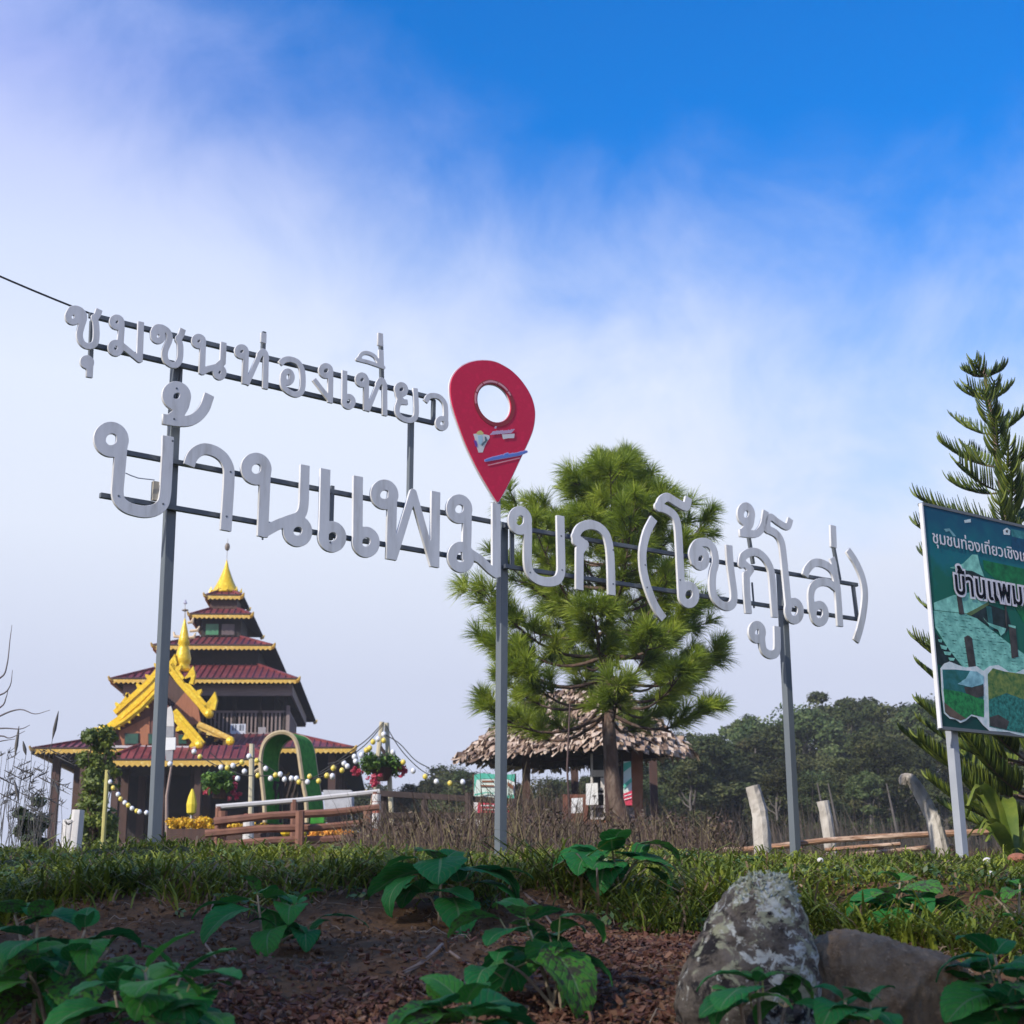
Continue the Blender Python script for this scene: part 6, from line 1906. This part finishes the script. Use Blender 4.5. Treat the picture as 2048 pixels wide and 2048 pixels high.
t.links.new(cc, b.inputs['Base Color'])
tr = N(t, 'ShaderNodeBsdfTranslucent'); t.links.new(cc, tr.inputs['Color'])
ms = N(t, 'ShaderNodeMixShader'); ms.inputs[0].default_value = .3
t.links.new(b.outputs[0], ms.inputs[1]); t.links.new(tr.outputs[0], ms.inputs[2]); t.links.new(ms.outputs[0], t.nodes['Material Output'].inputs[0])
def edge_y(x):
    """where the turf gives way to bare earth"""
    return 5.18 + .55 * (vnoise(x, x * 0, 1.3, 21) - .5) + .34 * (vnoise(x, x * 0, 5, 22) - .5) - .62 * np.clip((x - .85) / .5, 0, 1) + .12 * np.clip((-x - .4), 0, 1)
def area_main(r_, n):
    y = 4.4 + 6.2 * r_.random(n) ** 1.35
    x = r_.uniform(-1, 1, n) * (.9 + y * .46)
    k = (y - edge_y(x)) > r_.exponential(.05, n) - .03
    bald = vnoise(x, y, 1.5, 31)
    k &= ~((vnoise(x, y, 3.1, 33) > .70) & (r_.random(n) < .7))
    k &= ~((bald > .66) & (y < 6.2) & (x > .6) & (r_.random(n) < .75))
    return x[k], y[k]
grass('grass', 120000, area_main, .036, .0046, 41, grass_m, 'short broad-bladed green grass covering the top of the bank')
def area_fringe(r_, n):
    x = r_.uniform(-2.6, 2.8, n)
    y = edge_y(x) + r_.normal(.02, .09, n)
    return x, y
grass('grass_fringe', 15000, area_fringe, .070, .0036, 42, grass_m, 'longer grass overhanging the edge of the bare earth')
def area_far(r_, n):
    y = r_.uniform(9.5, 22, n)
    return r_.uniform(-1, 1, n) * (1 + y * .5), y
grass('far_grass', 26000, area_far, .085, .006, 43, grass_m, 'rough grass behind the crest')
# creeping weeds: small round leaves low in the turf
weed_m = mat('weed_leaf', (.035, .075, .02), (.07, .13, .03), rough=.5, attr=True, scale=8, c3=(.11, .17, .05), trans=.2)
def weeds(n, seed):
    r_ = np.random.default_rng(seed)
    x = r_.uniform(-2.8, 3.0, n); y = edge_y(x) + r_.uniform(-.35, 2.2, n) ** 1.0
    k = vnoise(x, y, 2.4, 51) > .58
    x, y = x[k], y[k]
    bl = [((a, b_, float(c)), .035) for a, b_, c in zip(x, y, G(x, y) + .03)]
    V, F, rr = leaf_cloud(bl, 9, .013, seed, up=1.2, flat=.6)
    tag(np_mesh('creeping_weeds', V, F, weed_m, None, rnd=rr), 'small round-leaved creeping weeds in the turf edge', kind='stuff')
weeds(900, 61)

# ------------------------------------------------------------------ earth, mulch, litter
mulch_m = mat('bark_mulch', (.065, .023, .014), (.13, .048, .026), rough=.85, attr=True, scale=20, c3=(.21, .115, .068), bump=.3)
def chips(name, n, area, size, seed, m, label, flatn=.35):
    r_ = np.random.default_rng(seed)
    x, y = area(r_, n); n = len(x)
    z = G(x, y) + r_.random(n) ** 2 * .022
    c = np.stack([x, y, z], 1)
    a = r_.normal(size=(n, 3)); a[:, 2] *= .5; a /= np.linalg.norm(a, axis=1, keepdims=True)
    b_ = np.cross(a, r_.normal(size=(n, 3)) * np.array((.4, .4, 1.)) + np.array((0, 0, .6))); b_ /= np.linalg.norm(b_, axis=1, keepdims=True)
    d = np.cross(a, b_)
    la = (size * r_.uniform(.5, 1.6, n))[:, None]; lb = la * r_.uniform(.3, .7, n)[:, None]; ld = la * flatn * r_.uniform(.3, .8, n)[:, None]
    sg = np.array([(-1, -1, -1), (1, -1, -1), (1, 1, -1), (-1, 1, -1), (-.8, -.9, 1), (.9, -.7, 1), (.8, .8, 1), (-.9, .7, 1)], float)
    sg = sg[None] * r_.uniform(.7, 1.2, (n, 8, 3))
    V = (c[:, None] + a[:, None] * la[:, None] * sg[:, :, :1] + b_[:, None] * lb[:, None] * sg[:, :, 1:2] + d[:, None] * ld[:, None] * sg[:, :, 2:]).reshape(-1, 3)
    f0 = np.array([(3, 2, 1, 0), (4, 5, 6, 7), (0, 1, 5, 4), (1, 2, 6, 5), (2, 3, 7, 6), (3, 0, 4, 7)])
    F = (f0[None] + (np.arange(n) * 8)[:, None, None]).reshape(-1, 4)
    return tag(np_mesh(name, V, F, m, None, rnd=np.repeat(r_.random(n), 8)), label, kind='stuff')
def mulch_area(r_, n):
    k0 = r_.random(n)
    x = np.where(k0 < .66, r_.normal(-.25, .55, n), np.where(k0 < .92, r_.normal(.42, .17, n), r_.uniform(-2.2, 2.3, n)))
    y = np.where(k0 < .66, r_.normal(3.55, .24, n), np.where(k0 < .92, r_.normal(4.55, .24, n), r_.uniform(2.9, 4.9, n)))
    k = (y < edge_y(x) - .05) & (y > 2.6)
    return x[k], y[k]
chips('bark_mulch', 15000, mulch_area, .0088, 71, mulch_m, 'loose reddish brown bark mulch on the earth slope')
clod_m = mat('earth_clod', (.078, .040, .020), (.14, .080, .041), rough=.95, attr=True, scale=20, c3=(.17, .115, .08))
def clod_area(r_, n):
    x = r_.uniform(-2.4, 2.5, n); y = r_.uniform(2.7, 5.3, n)
    k = (y < edge_y(x) + .02)
    return x[k], y[k]
chips('earth_clods', 9000, clod_area, .0075, 72, clod_m, 'crumbs and clods of brown earth on the slope', .8)
# dry roots and straw
straw_m = mat('dry_straw', (.20, .14, .09), (.34, .26, .18), rough=.8, attr=True, scale=5, c3=(.12, .07, .05))
segs = []
rs = random.Random(91)
for i in range(520):
    x = rs.uniform(-2.3, 2.4)
    top = i < 300
    y = float(edge_y(np.array([x]))[0]) + (rs.gauss(-.06, .09) if top else -rs.uniform(.1, 1.9))
    if y < 2.8: continue
    L = rs.uniform(.03, .11 if top else .14); a = rs.uniform(0, 6.28)
    p = []
    for k in range(4):
        u = k / 3
        xx, yy = x + math.cos(a) * L * u + rs.gauss(0, .006), y + math.sin(a) * L * u * .7 + rs.gauss(0, .006)
        p.append((xx, yy, gz(xx, yy) + .005 + (rs.random() * .02 if 0 < k < 3 else 0)))
    r0_ = rs.uniform(.0008, .0022)
    segs.append((p, [r0_, r0_, r0_ * .8, r0_ * .5]))
tag(cord_mesh('straw_litter', segs, straw_m, None, 4), 'scattered dry straw, roots and twiglets on the earth', kind='stuff')
stick_m = mat('stick_wood', (.20, .13, .09), (.30, .21, .15), rough=.8, scale=12, c3=(.12, .08, .06))
def on_ground(px, py, lift=.012):
    lo, hi = 2.3, 11.0                     # march the view ray down to the bank
    Y = lo
    while Y < hi:
        p = at(px, py, Y)
        if p.z < gz(p.x, p.y) + lift:
            return p
        Y += .02
    return p
def stick(label, pts, rad, lift=.012, m=None):
    P3 = [on_ground(*p, lift) for p in pts]
    tag(MB().tube([tuple(p) for p in P3], list(np.linspace(rad, rad * .55, len(P3))), 6, jit=.12).build('stick', m or stick_m), label, 'stick', 'dry sticks on the bank')
stick('long thin dry stick lying from the turf down towards the middle plant', [(992, 1748), (1030, 1772), (1075, 1810), (1105, 1850)], .007)
stick('short broken end of stick on the mulch right of the middle plant', [(1158, 1850), (1182, 1872)], .006)
stick('pale thin root hanging down the earth face left of the second plant', [(430, 1790), (424, 1820), (414, 1870), (412, 1890), (432, 1916)], .005, .02)
stick('brown curved stick on the earth below the big-leaved plant', [(800, 1950), (840, 1928), (868, 1905), (885, 1888)], .008)
stick('thin pale stick slanting on the earth left of the middle plant', [(900, 1904), (925, 1922), (940, 1930)], .005)
stick('bare stick leaning on the turf behind the tall rock', [(1600, 1770), (1625, 1785)], .005)
stick('dry stick on the turf right of the tall rock', [(1712, 1826), (1745, 1845), (1766, 1858)], .005)
stick('yellowish twig standing out of the earth at the right edge', [(1990, 1880), (2010, 1850), (2038, 1815)], .005, .03)
for i, (px, py, lb) in enumerate(((1641, 1726, 'tiny white pebble on the turf left of the billboard post'), (1975, 1727, 'white pebble right of the billboard post'), (1981, 1755, 'smaller white pebble below the pebble at the billboard post'))):
    q = on_ground(px, py, .02); b = MB(); b.ball(q + UP * .012, .014 + .006 * (i == 1), 6, (1.1, .9, .9))
    tag(b.build('pebble', white_w), lb, 'pebble', 'white pebbles on the turf')
q = on_ground(2036, 1725, .02); b = MB(); b.ball(q + UP * .02, .04, 7, (1.3, .9, .7)); tag(b.build('red_stone', mat('brick_stone', (.34, .13, .08), (.26, .1, .06), rough=.9, scale=20, bump=.5)), 'reddish stone at the right edge behind the billboard post', 'stone')

# ------------------------------------------------------------------ the two rocks
def rock_material(name, base, dark, lichen, pale, blk, thr):
    m = bpy.data.materials.new(name); m.use_nodes = True
    t = m.node_tree; b = t.nodes['Principled BSDF']; b.inputs['Roughness'].default_value = .9; b.inputs['Specular IOR Level'].default_value = .2
    tcn = N(t, 'ShaderNodeTexCoord')
    def nz_(sc, det=8, rgh=.65, dist=0):
        n = N(t, 'ShaderNodeTexNoise'); n.inputs['Scale'].default_value = sc; n.inputs['Detail'].default_value = det; n.inputs['Roughness'].default_value = rgh; n.inputs['Distortion'].default_value = dist
        t.links.new(tcn.outputs['Object'], n.inputs['Vector']); return n.outputs[0]
    c = ramp(t, nz_(16), [(.32, dark), (.5, base), (.68, tuple(x * 1.35 for x in base))])
    def over(c, col_, fac):
        x = N(t, 'ShaderNodeMix', data_type='RGBA'); t.links.new(fac, x.inputs['Factor']); t.links.new(c, x.inputs['A']); x.inputs['B'].default_value = (*col_, 1); return x.outputs['Result']
    c = over(c, (.018, .016, .017), ramp(t, nz_(13, 9, .68, .6), [(blk, 0), (blk + .06, .92)]))
    _s = N(t, 'ShaderNodeSeparateXYZ'); t.links.new(tcn.outputs['Object'], _s.inputs[0])
    lean = math_node(t, 'MULTIPLY_ADD', _s.outputs['X'], .26, math_node(t, 'MULTIPLY_ADD', _s.outputs['Z'], .16, -.035))
    c = over(c, lichen, ramp(t, math_node(t, 'ADD', nz_(17, 9, .66, .8), lean), [(thr, 0), (thr + .04, .9)]))
    c = over(c, pale, ramp(t, math_node(t, 'ADD', nz_(24, 9, .68, .5), lean), [(thr + .03, 0), (thr + .07, .9)]))
    c = over(c, tuple(x * 1.7 for x in base), ramp(t, nz_(48, 6, .75), [(.56, 0), (.64, .8)]))
    t.links.new(c, b.inputs['Base Color'])
    bn = N(t, 'ShaderNodeBump'); bn.inputs['Strength'].default_value = 1.0; bn.inputs['Distance'].default_value = .016
    t.links.new(nz_(45, 10, .7), bn.inputs['Height']); t.links.new(bn.outputs[0], b.inputs['Normal'])
    return m
def ring_noise(P_, amp, seed):
    r_ = np.random.default_rng(seed)
    o = np.zeros(len(P_))
    for f, a in ((7, 1), (14, .55), (28, .36), (60, .32), (120, .22)):
        for _ in range(3):
            k = r_.normal(size=3); k *= f * r_.uniform(.7, 1.3) / np.linalg.norm(k)
            q_ = np.sin(P_ @ k + r_.uniform(0, 6.28)); o += a * (q_ if f < 20 else 1 - 2 * np.abs(q_)) / 3
    return o * amp
def rock(name, label, rings, axis, m, Yc, depth, seed, amp):
    """rings: photo outline samples; axis 'z': (py, x0, x1), axis 'x': (px, y0, y1)"""
    L = [crom([(r[0], r[1]) for r in rings], 12), crom([(r[0], r[2]) for r in rings], 12)]
    n = len(L[0]); K = 96
    V = []
    for i in range(n):
        a_ = L[0][i][0]; u, v = L[0][i][1], L[1][i][1]
        if axis == 'z': p, q = at(u, a_, Yc), at(v, a_, Yc)
        else: p, q = at(a_, u, Yc), at(a_, v, Yc)
        c = (p + q) / 2; h = (p - q).length / 2
        e = (q - p).normalized()
        dp = h * depth if axis == 'z' else min(h * depth, .16)
        for k in range(K):
            t_ = 2 * math.pi * k / K
            cs, sn = math.cos(t_), math.sin(t_)
            sq = 1 / (abs(cs) ** 2.6 + abs(sn) ** 2.6) ** (1 / 2.6)
            V.append(c + e * (h * cs * sq) + Vector((0, 1, 0)) * (dp * sn * sq))
    V = np.array(V)
    cen = V.mean(0)
    d = V - cen; d /= np.linalg.norm(d, axis=1, keepdims=True) + 1e-9
    V = V + d * ring_noise(V, amp, seed)[:, None]
    idx = np.arange(n * K).reshape(n, K)
    F = np.stack([idx[:-1].ravel(), np.roll(idx, -1, 1)[:-1].ravel(), np.roll(idx, -1, 1)[1:].ravel(), idx[1:].ravel()], 1)
    V = np.vstack([V, V[:K].mean(0), V[-K:].mean(0)])
    T = [(int(n * K), int(idx[0, (k + 1) % K]), int(idx[0, k])) for k in range(K)] + [(int(n * K + 1), int(idx[-1, k]), int(idx[-1, (k + 1) % K])) for k in range(K)]
    t_ = thing(name, label, 'rock', (cen[0], cen[1], gz(cen[0], cen[1])), 'rocks at the foot of the bank')
    mb = MB(); mb.add([tuple(v) for v in V], [tuple(int(i) for i in f) for f in F] + T)
    o = mb.build('stone_body', m, t_, smooth=True)
    return t_, V[:n * K].reshape(n, K, 3)
rock_a = rock_material('lichen_rock', (.15, .125, .10), (.055, .046, .038), (.38, .38, .25), (.62, .63, .56), .525, .505)
rock_b = rock_material('brown_rock', (.32, .215, .125), (.18, .115, .066), (.28, .24, .17), (.38, .34, .27), .66, .60)
r1, RV = rock('rock', 'tall pointed grey rock blotched with pale lichen, right of centre in front', [(1756, 1512, 1548), (1764, 1488, 1568), (1785, 1464, 1582), (1820, 1442, 1600), (1860, 1420, 1612), (1900, 1398, 1624), (1945, 1378, 1632), (1990, 1366, 1634), (2040, 1366, 1630), (2100, 1380, 1615)], 'z', rock_a, 3.62, .80, 3, .017)
rock('rock', 'low broad brown rock lying right of the tall lichen-covered rock', [(1606, 1890, 1990), (1625, 1874, 2020), (1665, 1862, 2060), (1720, 1862, 2085), (1790, 1876, 2100), (1850, 1892, 2105), (1900, 1912, 2105), (1940, 1945, 2100), (1966, 1985, 2095), (1980, 2020, 2080)], 'x', rock_b, 3.68, .8, 5, .022)
# shaggy lichen tuft on the tall rock's crown
r_ = np.random.default_rng(5)
top = RV[:36].reshape(-1, 3)
top = top[(top[:, 0] > at(1462, 1790, 3.62).x)]
pk = top[r_.integers(0, len(top), 260)]
cen_r = RV.reshape(-1, 3).mean(0)
segs = []
for p in pk:
    d = (p - cen_r); d /= np.linalg.norm(d)
    d = d + r_.normal(size=3) * .8; d /= np.linalg.norm(d)
    l = r_.uniform(.003, .008)
    segs.append(([p - d * .003, p + d * l * .6, p + d * l + r_.normal(size=3) * .004], [.002, .0034, .0016]))
tag(cord_mesh('lichen_tuft', segs, mat('pale_lichen', (.36, .38, .28), (.46, .48, .38), rough=.95, attr=True, scale=30, c3=(.24, .26, .18)), r1, 4), kind='stuff')

# ------------------------------------------------------------------ broad-leaved young plants on the slope
leaf_m = bpy.data.materials.new('hydrangea_leaf'); leaf_m.use_nodes = True
t = leaf_m.node_tree; b = t.nodes['Principled BSDF']; b.inputs['Roughness'].default_value = .55; b.inputs['Specular IOR Level'].default_value = .13
uvn = N(t, 'ShaderNodeAttribute', attribute_name='leaf_uv')
sp = N(t, 'ShaderNodeSeparateXYZ'); t.links.new(uvn.outputs['Vector'], sp.inputs[0])
U_, V_ = sp.outputs['X'], sp.outputs['Y']          # U along the midrib 0..1, V -1..1 across
vein = math_node(t, 'SUBTRACT', math_node(t, 'MULTIPLY', U_, 8.0), math_node(t, 'MULTIPLY', math_node(t, 'ABSOLUTE', V_), 2.6))
vein = math_node(t, 'ABSOLUTE', math_node(t, 'SUBTRACT', math_node(t, 'FRACT', vein), .5))
vmask = ramp(t, vein, [(.0, 1.0), (.06, .7), (.16, 0)])
mid = ramp(t, math_node(t, 'ABSOLUTE', V_), [(0, 1.0), (.035, .9), (.07, 0)])
oi = N(t, 'ShaderNodeObjectInfo')
tcn = N(t, 'ShaderNodeTexCoord'); n1 = N(t, 'ShaderNodeTexNoise'); n1.inputs['Scale'].default_value = 22; n1.inputs['Detail'].default_value = 5; t.links.new(tcn.outputs['Object'], n1.inputs['Vector'])
fac = math_node(t, 'MULTIPLY_ADD', oi.outputs['Random'], .55, math_node(t, 'MULTIPLY', n1.outputs[0], .5))
bc_ = ramp(t, fac, [(.15, (.016, .125, .040)), (.45, (.028, .19, .038)), (.7, (.065, .25, .034)), (.95, (.16, .29, .040))])
def mixc(c, col_, f_):
    x = N(t, 'ShaderNodeMix', data_type='RGBA'); t.links.new(f_, x.inputs['Factor']); t.links.new(c, x.inputs['A']); x.inputs['B'].default_value = (*col_, 1); return x.outputs['Result']
bc_ = mixc(bc_, (.10, .20, .07), math_node(t, 'MULTIPLY', vmask, .5))
bc_ = mixc(bc_, (.17, .27, .12), math_node(t, 'MULTIPLY', mid, .75))
n2 = N(t, 'ShaderNodeTexNoise'); n2.inputs['Scale'].default_value = 16; n2.inputs['Detail'].default_value = 3; t.links.new(oi.outputs['Location'], n2.inputs['Vector'])
n3 = N(t, 'ShaderNodeTexNoise'); n3.inputs['Scale'].default_value = 13; n3.inputs['Detail'].default_value = 4; t.links.new(tcn.outputs['Object'], n3.inputs['Vector'])
sick = math_node(t, 'MULTIPLY', ramp(t, oi.outputs['Random'], [(.80, 0), (.84, 1)]), ramp(t, n3.outputs[0], [(.50, 0), (.58, .85)]))
bc_ = mixc(bc_, (.075, .045, .045), sick)
t.links.new(bc_, b.inputs['Base Color'])
bn = N(t, 'ShaderNodeBump'); bn.inputs['Strength'].default_value = .55; bn.inputs['Distance'].default_value = .004; bn.invert = True
t.links.new(math_node(t, 'MAXIMUM', vmask, mid), bn.inputs['Height']); t.links.new(bn.outputs[0], b.inputs['Normal'])
tr = N(t, 'ShaderNodeBsdfTranslucent'); t.links.new(bc_, tr.inputs['Color'])
ms = N(t, 'ShaderNodeMixShader'); ms.inputs[0].default_value = .22
t.links.new(b.outputs[0], ms.inputs[1]); t.links.new(tr.outputs[0], ms.inputs[2]); t.links.new(ms.outputs[0], t.nodes['Material Output'].inputs[0])
def leaf_mesh(seed, droop, fold, ratio):
    """unit-length ovate leaf along +X, blade up +Z"""
    r_ = random.Random(seed)
    nu, nv = 22, 10
    V, UV = [], []
    for i in range(nu + 1):
        u = i / nu
        w = ratio * (math.sin(math.pi * min(1, u ** .72)) ** .66) * (1 - .16 * u)
        w = max(w, .004)
        if .06 < u < .97: w *= 1 + (.035 if i % 2 else -.02)
        th = droop * u ** 1.6
        cx = sum(math.cos(droop * (k / nu) ** 1.6) for k in range(i)) / nu
        cz = -sum(math.sin(droop * (k / nu) ** 1.6) for k in range(i)) / nu
        for j in range(-nv // 2, nv // 2 + 1):
            v = j / (nv / 2)
            y = v * w * math.cos(fold)
            up = abs(v) * w * math.sin(fold) - .10 * w * v * v * 1.6 + .010 * math.sin(u * 26 + abs(v) * 5 + seed) * abs(v) + .006 * math.sin(u * 9 + v * 3 + seed)
            V.append((cx + up * math.sin(th), y + .02 * math.sin(u * 5 + seed) * u, cz + up * math.cos(th)))
            UV.append((u, v, 0))
    F = []
    k = nv + 1
    for i in range(nu):
        for j in range(nv):
            F.append((i * k + j, (i + 1) * k + j, (i + 1) * k + j + 1, i * k + j + 1))
    me = bpy.data.meshes.new('leaf')
    me.from_pydata(V, [], F)
    me.polygons.foreach_set('use_smooth', [True] * len(F))
    a = me.attributes.new('leaf_uv', 'FLOAT_VECTOR', 'POINT')
    a.data.foreach_set('vector', np.array(UV, np.float32).ravel())
    me.materials.append(leaf_m)
    me.update()
    return me
LEAVES = [leaf_mesh(1, 1.0, .25, .39), leaf_mesh(2, 1.5, .30, .36), leaf_mesh(3, .6, .35, .41), leaf_mesh(4, 2.0, .22, .38), leaf_mesh(5, 1.3, .42, .35), leaf_mesh(6, .8, .15, .43)]
stem_m = mat('plant_stem', (.16, .20, .05), (.24, .22, .10), rough=.6, scale=8, c3=(.26, .20, .12))
oldstem_m = mat('woody_stem', (.26, .20, .14), (.36, .29, .21), rough=.8, scale=12, c3=(.18, .13, .09))
def put_leaf(t_, p, az, pitch, roll, L, k):
    o = link_mesh('leaf', LEAVES[k % 6], None, t_)
    L *= 1.08
    o.matrix_local = Matrix.Translation(p - LOC[t_]) @ Matrix.Rotation(az, 4, 'Z') @ Matrix.Rotation(-pitch, 4, 'Y') @ Matrix.Rotation(roll, 4, 'X') @ Matrix.Scale(L, 4)
    return o
def plant(label, Y, shoots, seed, px_base=None, leafL=.13, woody=True, extra=()):
    """shoots: list of (tip px, tip py, pairs, dY)"""
    r_ = random.Random(seed)
    bx = at(px_base, 1900, Y).x
    bz = gz(bx, Y)
    t_ = thing('hydrangea_plant', label, 'plant', (bx, Y, bz), 'broad-leaved plants on the bank')
    for si, (px, py, pairs, dY, sc) in enumerate(shoots):
        tip = at(px, py, Y + dY)
        b0 = Vector((bx + r_.uniform(-.03, .03), Y + r_.uniform(-.02, .02), bz - .01))
        mid_ = b0.lerp(tip, .5) + Vector(((tip.x - b0.x) * .12, 0, .03))
        path = [Vector(p) for p in crom([tuple(b0), tuple(mid_), tuple(tip)], 6)]
        MB().tube(path, list(np.linspace(.0055, .0030, len(path))), 6).build('stem', oldstem_m if woody else stem_m, t_, smooth=True)
        Ls = (tip - b0).length
        a0 = r_.uniform(0, 3.14)
        for q in range(pairs):
            v = 1 - q * min(.24, .062 / max(Ls, .05)) - (0 if q else .0)
            if v < .25: break
            f_ = v * (len(path) - 1); i0 = min(int(f_), len(path) - 2)
            c = path[i0].lerp(path[i0 + 1], f_ - i0)
            for s_ in (0, 1):
                az = a0 + q * 1.57 + s_ * math.pi + r_.uniform(-.35, .35)
                L = 1.28 * leafL * sc * (.55 if q == 0 else .85 if q == 1 else 1.0) * r_.uniform(.85, 1.15)
                pitch = (.70 if q == 0 else .12 if q == 1 else -.30) + r_.uniform(-.3, .3)
                pl_ = L * (.10 if q == 0 else .24)
                pp_ = max(pitch, .1) + .25; d = Vector((math.cos(az) * math.cos(pp_), math.sin(az) * math.cos(pp_), math.sin(pp_)))
                e = c + d * pl_
                MB().tube([c, e], [.0022, .0018], 5).build('petiole', stem_m, t_)
                put_leaf(t_, e, az, pitch, r_.uniform(-.35, .35), L, r_.randrange(6))
    for (px, py, dY, az, pitch, roll, L, k) in extra:
        p = at(px, py, Y + dY)
        c = Vector((bx, Y, bz)).lerp(p, .75)
        MB().tube([c, p], [.0022, .0018], 5).build('petiole', stem_m, t_)
        put_leaf(t_, p, az, pitch, roll, L, k)
    return t_
DN = -math.pi / 2                          # leaf pointing towards the camera
plant('large leafy hydrangea bush in the bottom left corner', 3.55, [(75, 1845, 3, .05, 1.15), (30, 1830, 3, .1, 1.1), (170, 1860, 3, 0, 1.0), (140, 1930, 2, -.1, 1.0), (60, 1950, 3, -.15, 1.0), (215, 1900, 2, .05, .85)], 1, 95, .115,
      extra=[(75, 1885, -.1, DN - .2, .1, .1, .135, 0), (185, 1880, -.05, DN + .15, -.1, 0, .125, 1), (25, 1890, -.1, DN - .6, .0, 0, .12, 5)])
plant('low broad-leaved hydrangea in front at the bottom, right of the corner bush', 3.25, [(290, 1945, 3, 0, 1.2), (360, 1955, 3, .08, 1.2), (230, 1990, 2, 0, 1.05), (400, 2000, 2, -.05, 1.0), (330, 2030, 2, -.1, 1.1)], 2, 310, .12,
      extra=[(320, 1965, -.1, DN - .1, .15, .15, .145, 5), (385, 1955, -.02, DN + .9, .2, 0, .135, 2), (250, 1975, -.05, DN - .8, .25, 0, .12, 0)])
plant('slender hydrangea on the earth face between the turf and the bottom plants', 4.45, [(515, 1790, 3, 0, 1.0), (590, 1810, 2, .03, 1.0), (560, 1865, 2, -.05, .9), (620, 1870, 2, .0, .8)], 3, 538, .125,
      extra=[(470, 1812, 0, math.pi, .25, 0, .13, 1), (640, 1835, 0, .1, .15, 0, .14, 0)])
plant('wilting big-leaved hydrangea on the turf edge left of the middle post', 4.95, [(885, 1730, 2, 0, 1.15), (920, 1770, 2, .05, 1.1), (850, 1790, 2, -.02, .9)], 4, 888, .16,
      extra=[(882, 1715, -.05, DN, -.15, .1, .20, 5), (905, 1795, -.08, DN + .25, -.35, 0, .19, 0), (830, 1752, 0, DN - 1.0, -.3, 0, .17, 3), (945, 1735, 0, .35, -.05, 0, .19, 1), (975, 1745, .02, .1, .2, 0, .15, 0), (835, 1716, .05, 2.9, .0, 0, .14, 1)])
plant('tall-stemmed hydrangea with long pale stems in the middle of the slope', 3.75, [(1055, 1845, 3, .05, 1.15), (1100, 1870, 2, .1, 1.0), (1010, 1925, 2, -.05, 1.0), (1130, 1915, 2, .05, .9)], 5, 1105, .125,
      extra=[(1000, 1838, 0, 2.8, .2, .2, .14, 1), (1120, 1835, .02, .3, .2, 0, .14, 3), (1050, 1835, -.05, DN, .4, 0, .11, 2), (975, 1935, -.05, DN - .3, -.1, 0, .12, 4)])
plant('hydrangea standing on the turf in front of the hut and pine', 5.3, [(1225, 1705, 3, 0, 1.0), (1200, 1730, 2, -.03, .95), (1275, 1720, 2, .03, .9)], 6, 1236, .15,
      extra=[(1185, 1705, -.05, DN - .35, -.1, 0, .18, 0), (1225, 1690, 0, DN + .2, .5, 0, .14, 2), (1275, 1690, 0, .25, .15, 0, .17, 1), (1290, 1735, 0, .2, -.25, 0, .14, 3)])
plant('broad-leaved hydrangea growing at the foot of the tall lichen rock', 3.35, [(1515, 1968, 2, 0, 1.0), (1478, 1995, 2, -.05, .9), (1575, 1995, 2, 0, .8)], 7, 1520, .10,
      extra=[(1510, 1960, 0, math.pi - .1, .35, 0, .13, 1), (1525, 1955, 0, .1, .25, 0, .13, 3), (1495, 1975, -.1, DN - .6, .0, .1, .13, 5)])
plant('small bushy hydrangea on the turf above the broad rock', 4.85, [(1800, 1765, 3, 0, 1.0), (1835, 1790, 3, 0, 1.0), (1775, 1815, 3, -.05, 1.0), (1855, 1825, 2, 0, 1.0), (1865, 1860, 2, -.08, 1.0)], 8, 1812, .125)
plant('hydrangea in the bottom right corner beside the broad rock', 3.5, [(1990, 1915, 3, 0, 1.1), (2035, 1960, 3, .02, 1.1), (1965, 1950, 2, .05, .9), (2010, 2015, 3, -.1, 1.2), (2070, 1930, 2, .05, 1.1)], 9, 2015, .12,
      extra=[(1975, 1915, 0, 2.9, .1, 0, .13, 1), (2030, 1965, -.1, DN + .3, -.1, 0, .14, 0), (1990, 2020, -.12, DN + .8, .2, 0, .15, 5)])
plant('lowest hydrangea at the bottom edge left of the tall-stemmed plant', 3.2, [(885, 2020, 2, 0, 1.1), (930, 2015, 3, 0, 1.15), (950, 2040, 2, -.05, 1.0)], 10, 915, .12)
plant('dark hydrangea in the shade between the two rocks at the bottom', 3.35, [(1690, 2005, 2, 0, .9), (1740, 2010, 2, .02, .85), (1710, 2040, 2, -.05, .9)], 11, 1712, .11)
plant('small-leaved hydrangea at the right edge above the corner plant', 4.75, [(2040, 1770, 2, 0, .8), (1990, 1795, 1, 0, .8), (2045, 1850, 2, -.05, .9)], 12, 2040, .11)
# ------------------------------------------------------------------ morning haze round the whole place
hz = MB()
hz.box8([(-90, -45, H - 3.2), (90, -45, H - 3.2), (90, 100, H - 3.2), (-90, 100, H - 3.2), (-90, -45, H + 24), (90, -45, H + 24), (90, 100, H + 24), (-90, 100, H + 24)])
hm = bpy.data.materials.new('haze_air'); hm.use_nodes = True
hm.node_tree.nodes.clear()
pv = N(hm.node_tree, 'ShaderNodeVolumePrincipled')
pv.inputs['Color'].default_value = (.90, .93, 1.0, 1)
pv.inputs['Density'].default_value = .0009
ho = N(hm.node_tree, 'ShaderNodeOutputMaterial')
hm.node_tree.links.new(pv.outputs[0], ho.inputs['Volume'])
haze = hz.build('haze', hm)
tag(haze, kind='stuff')
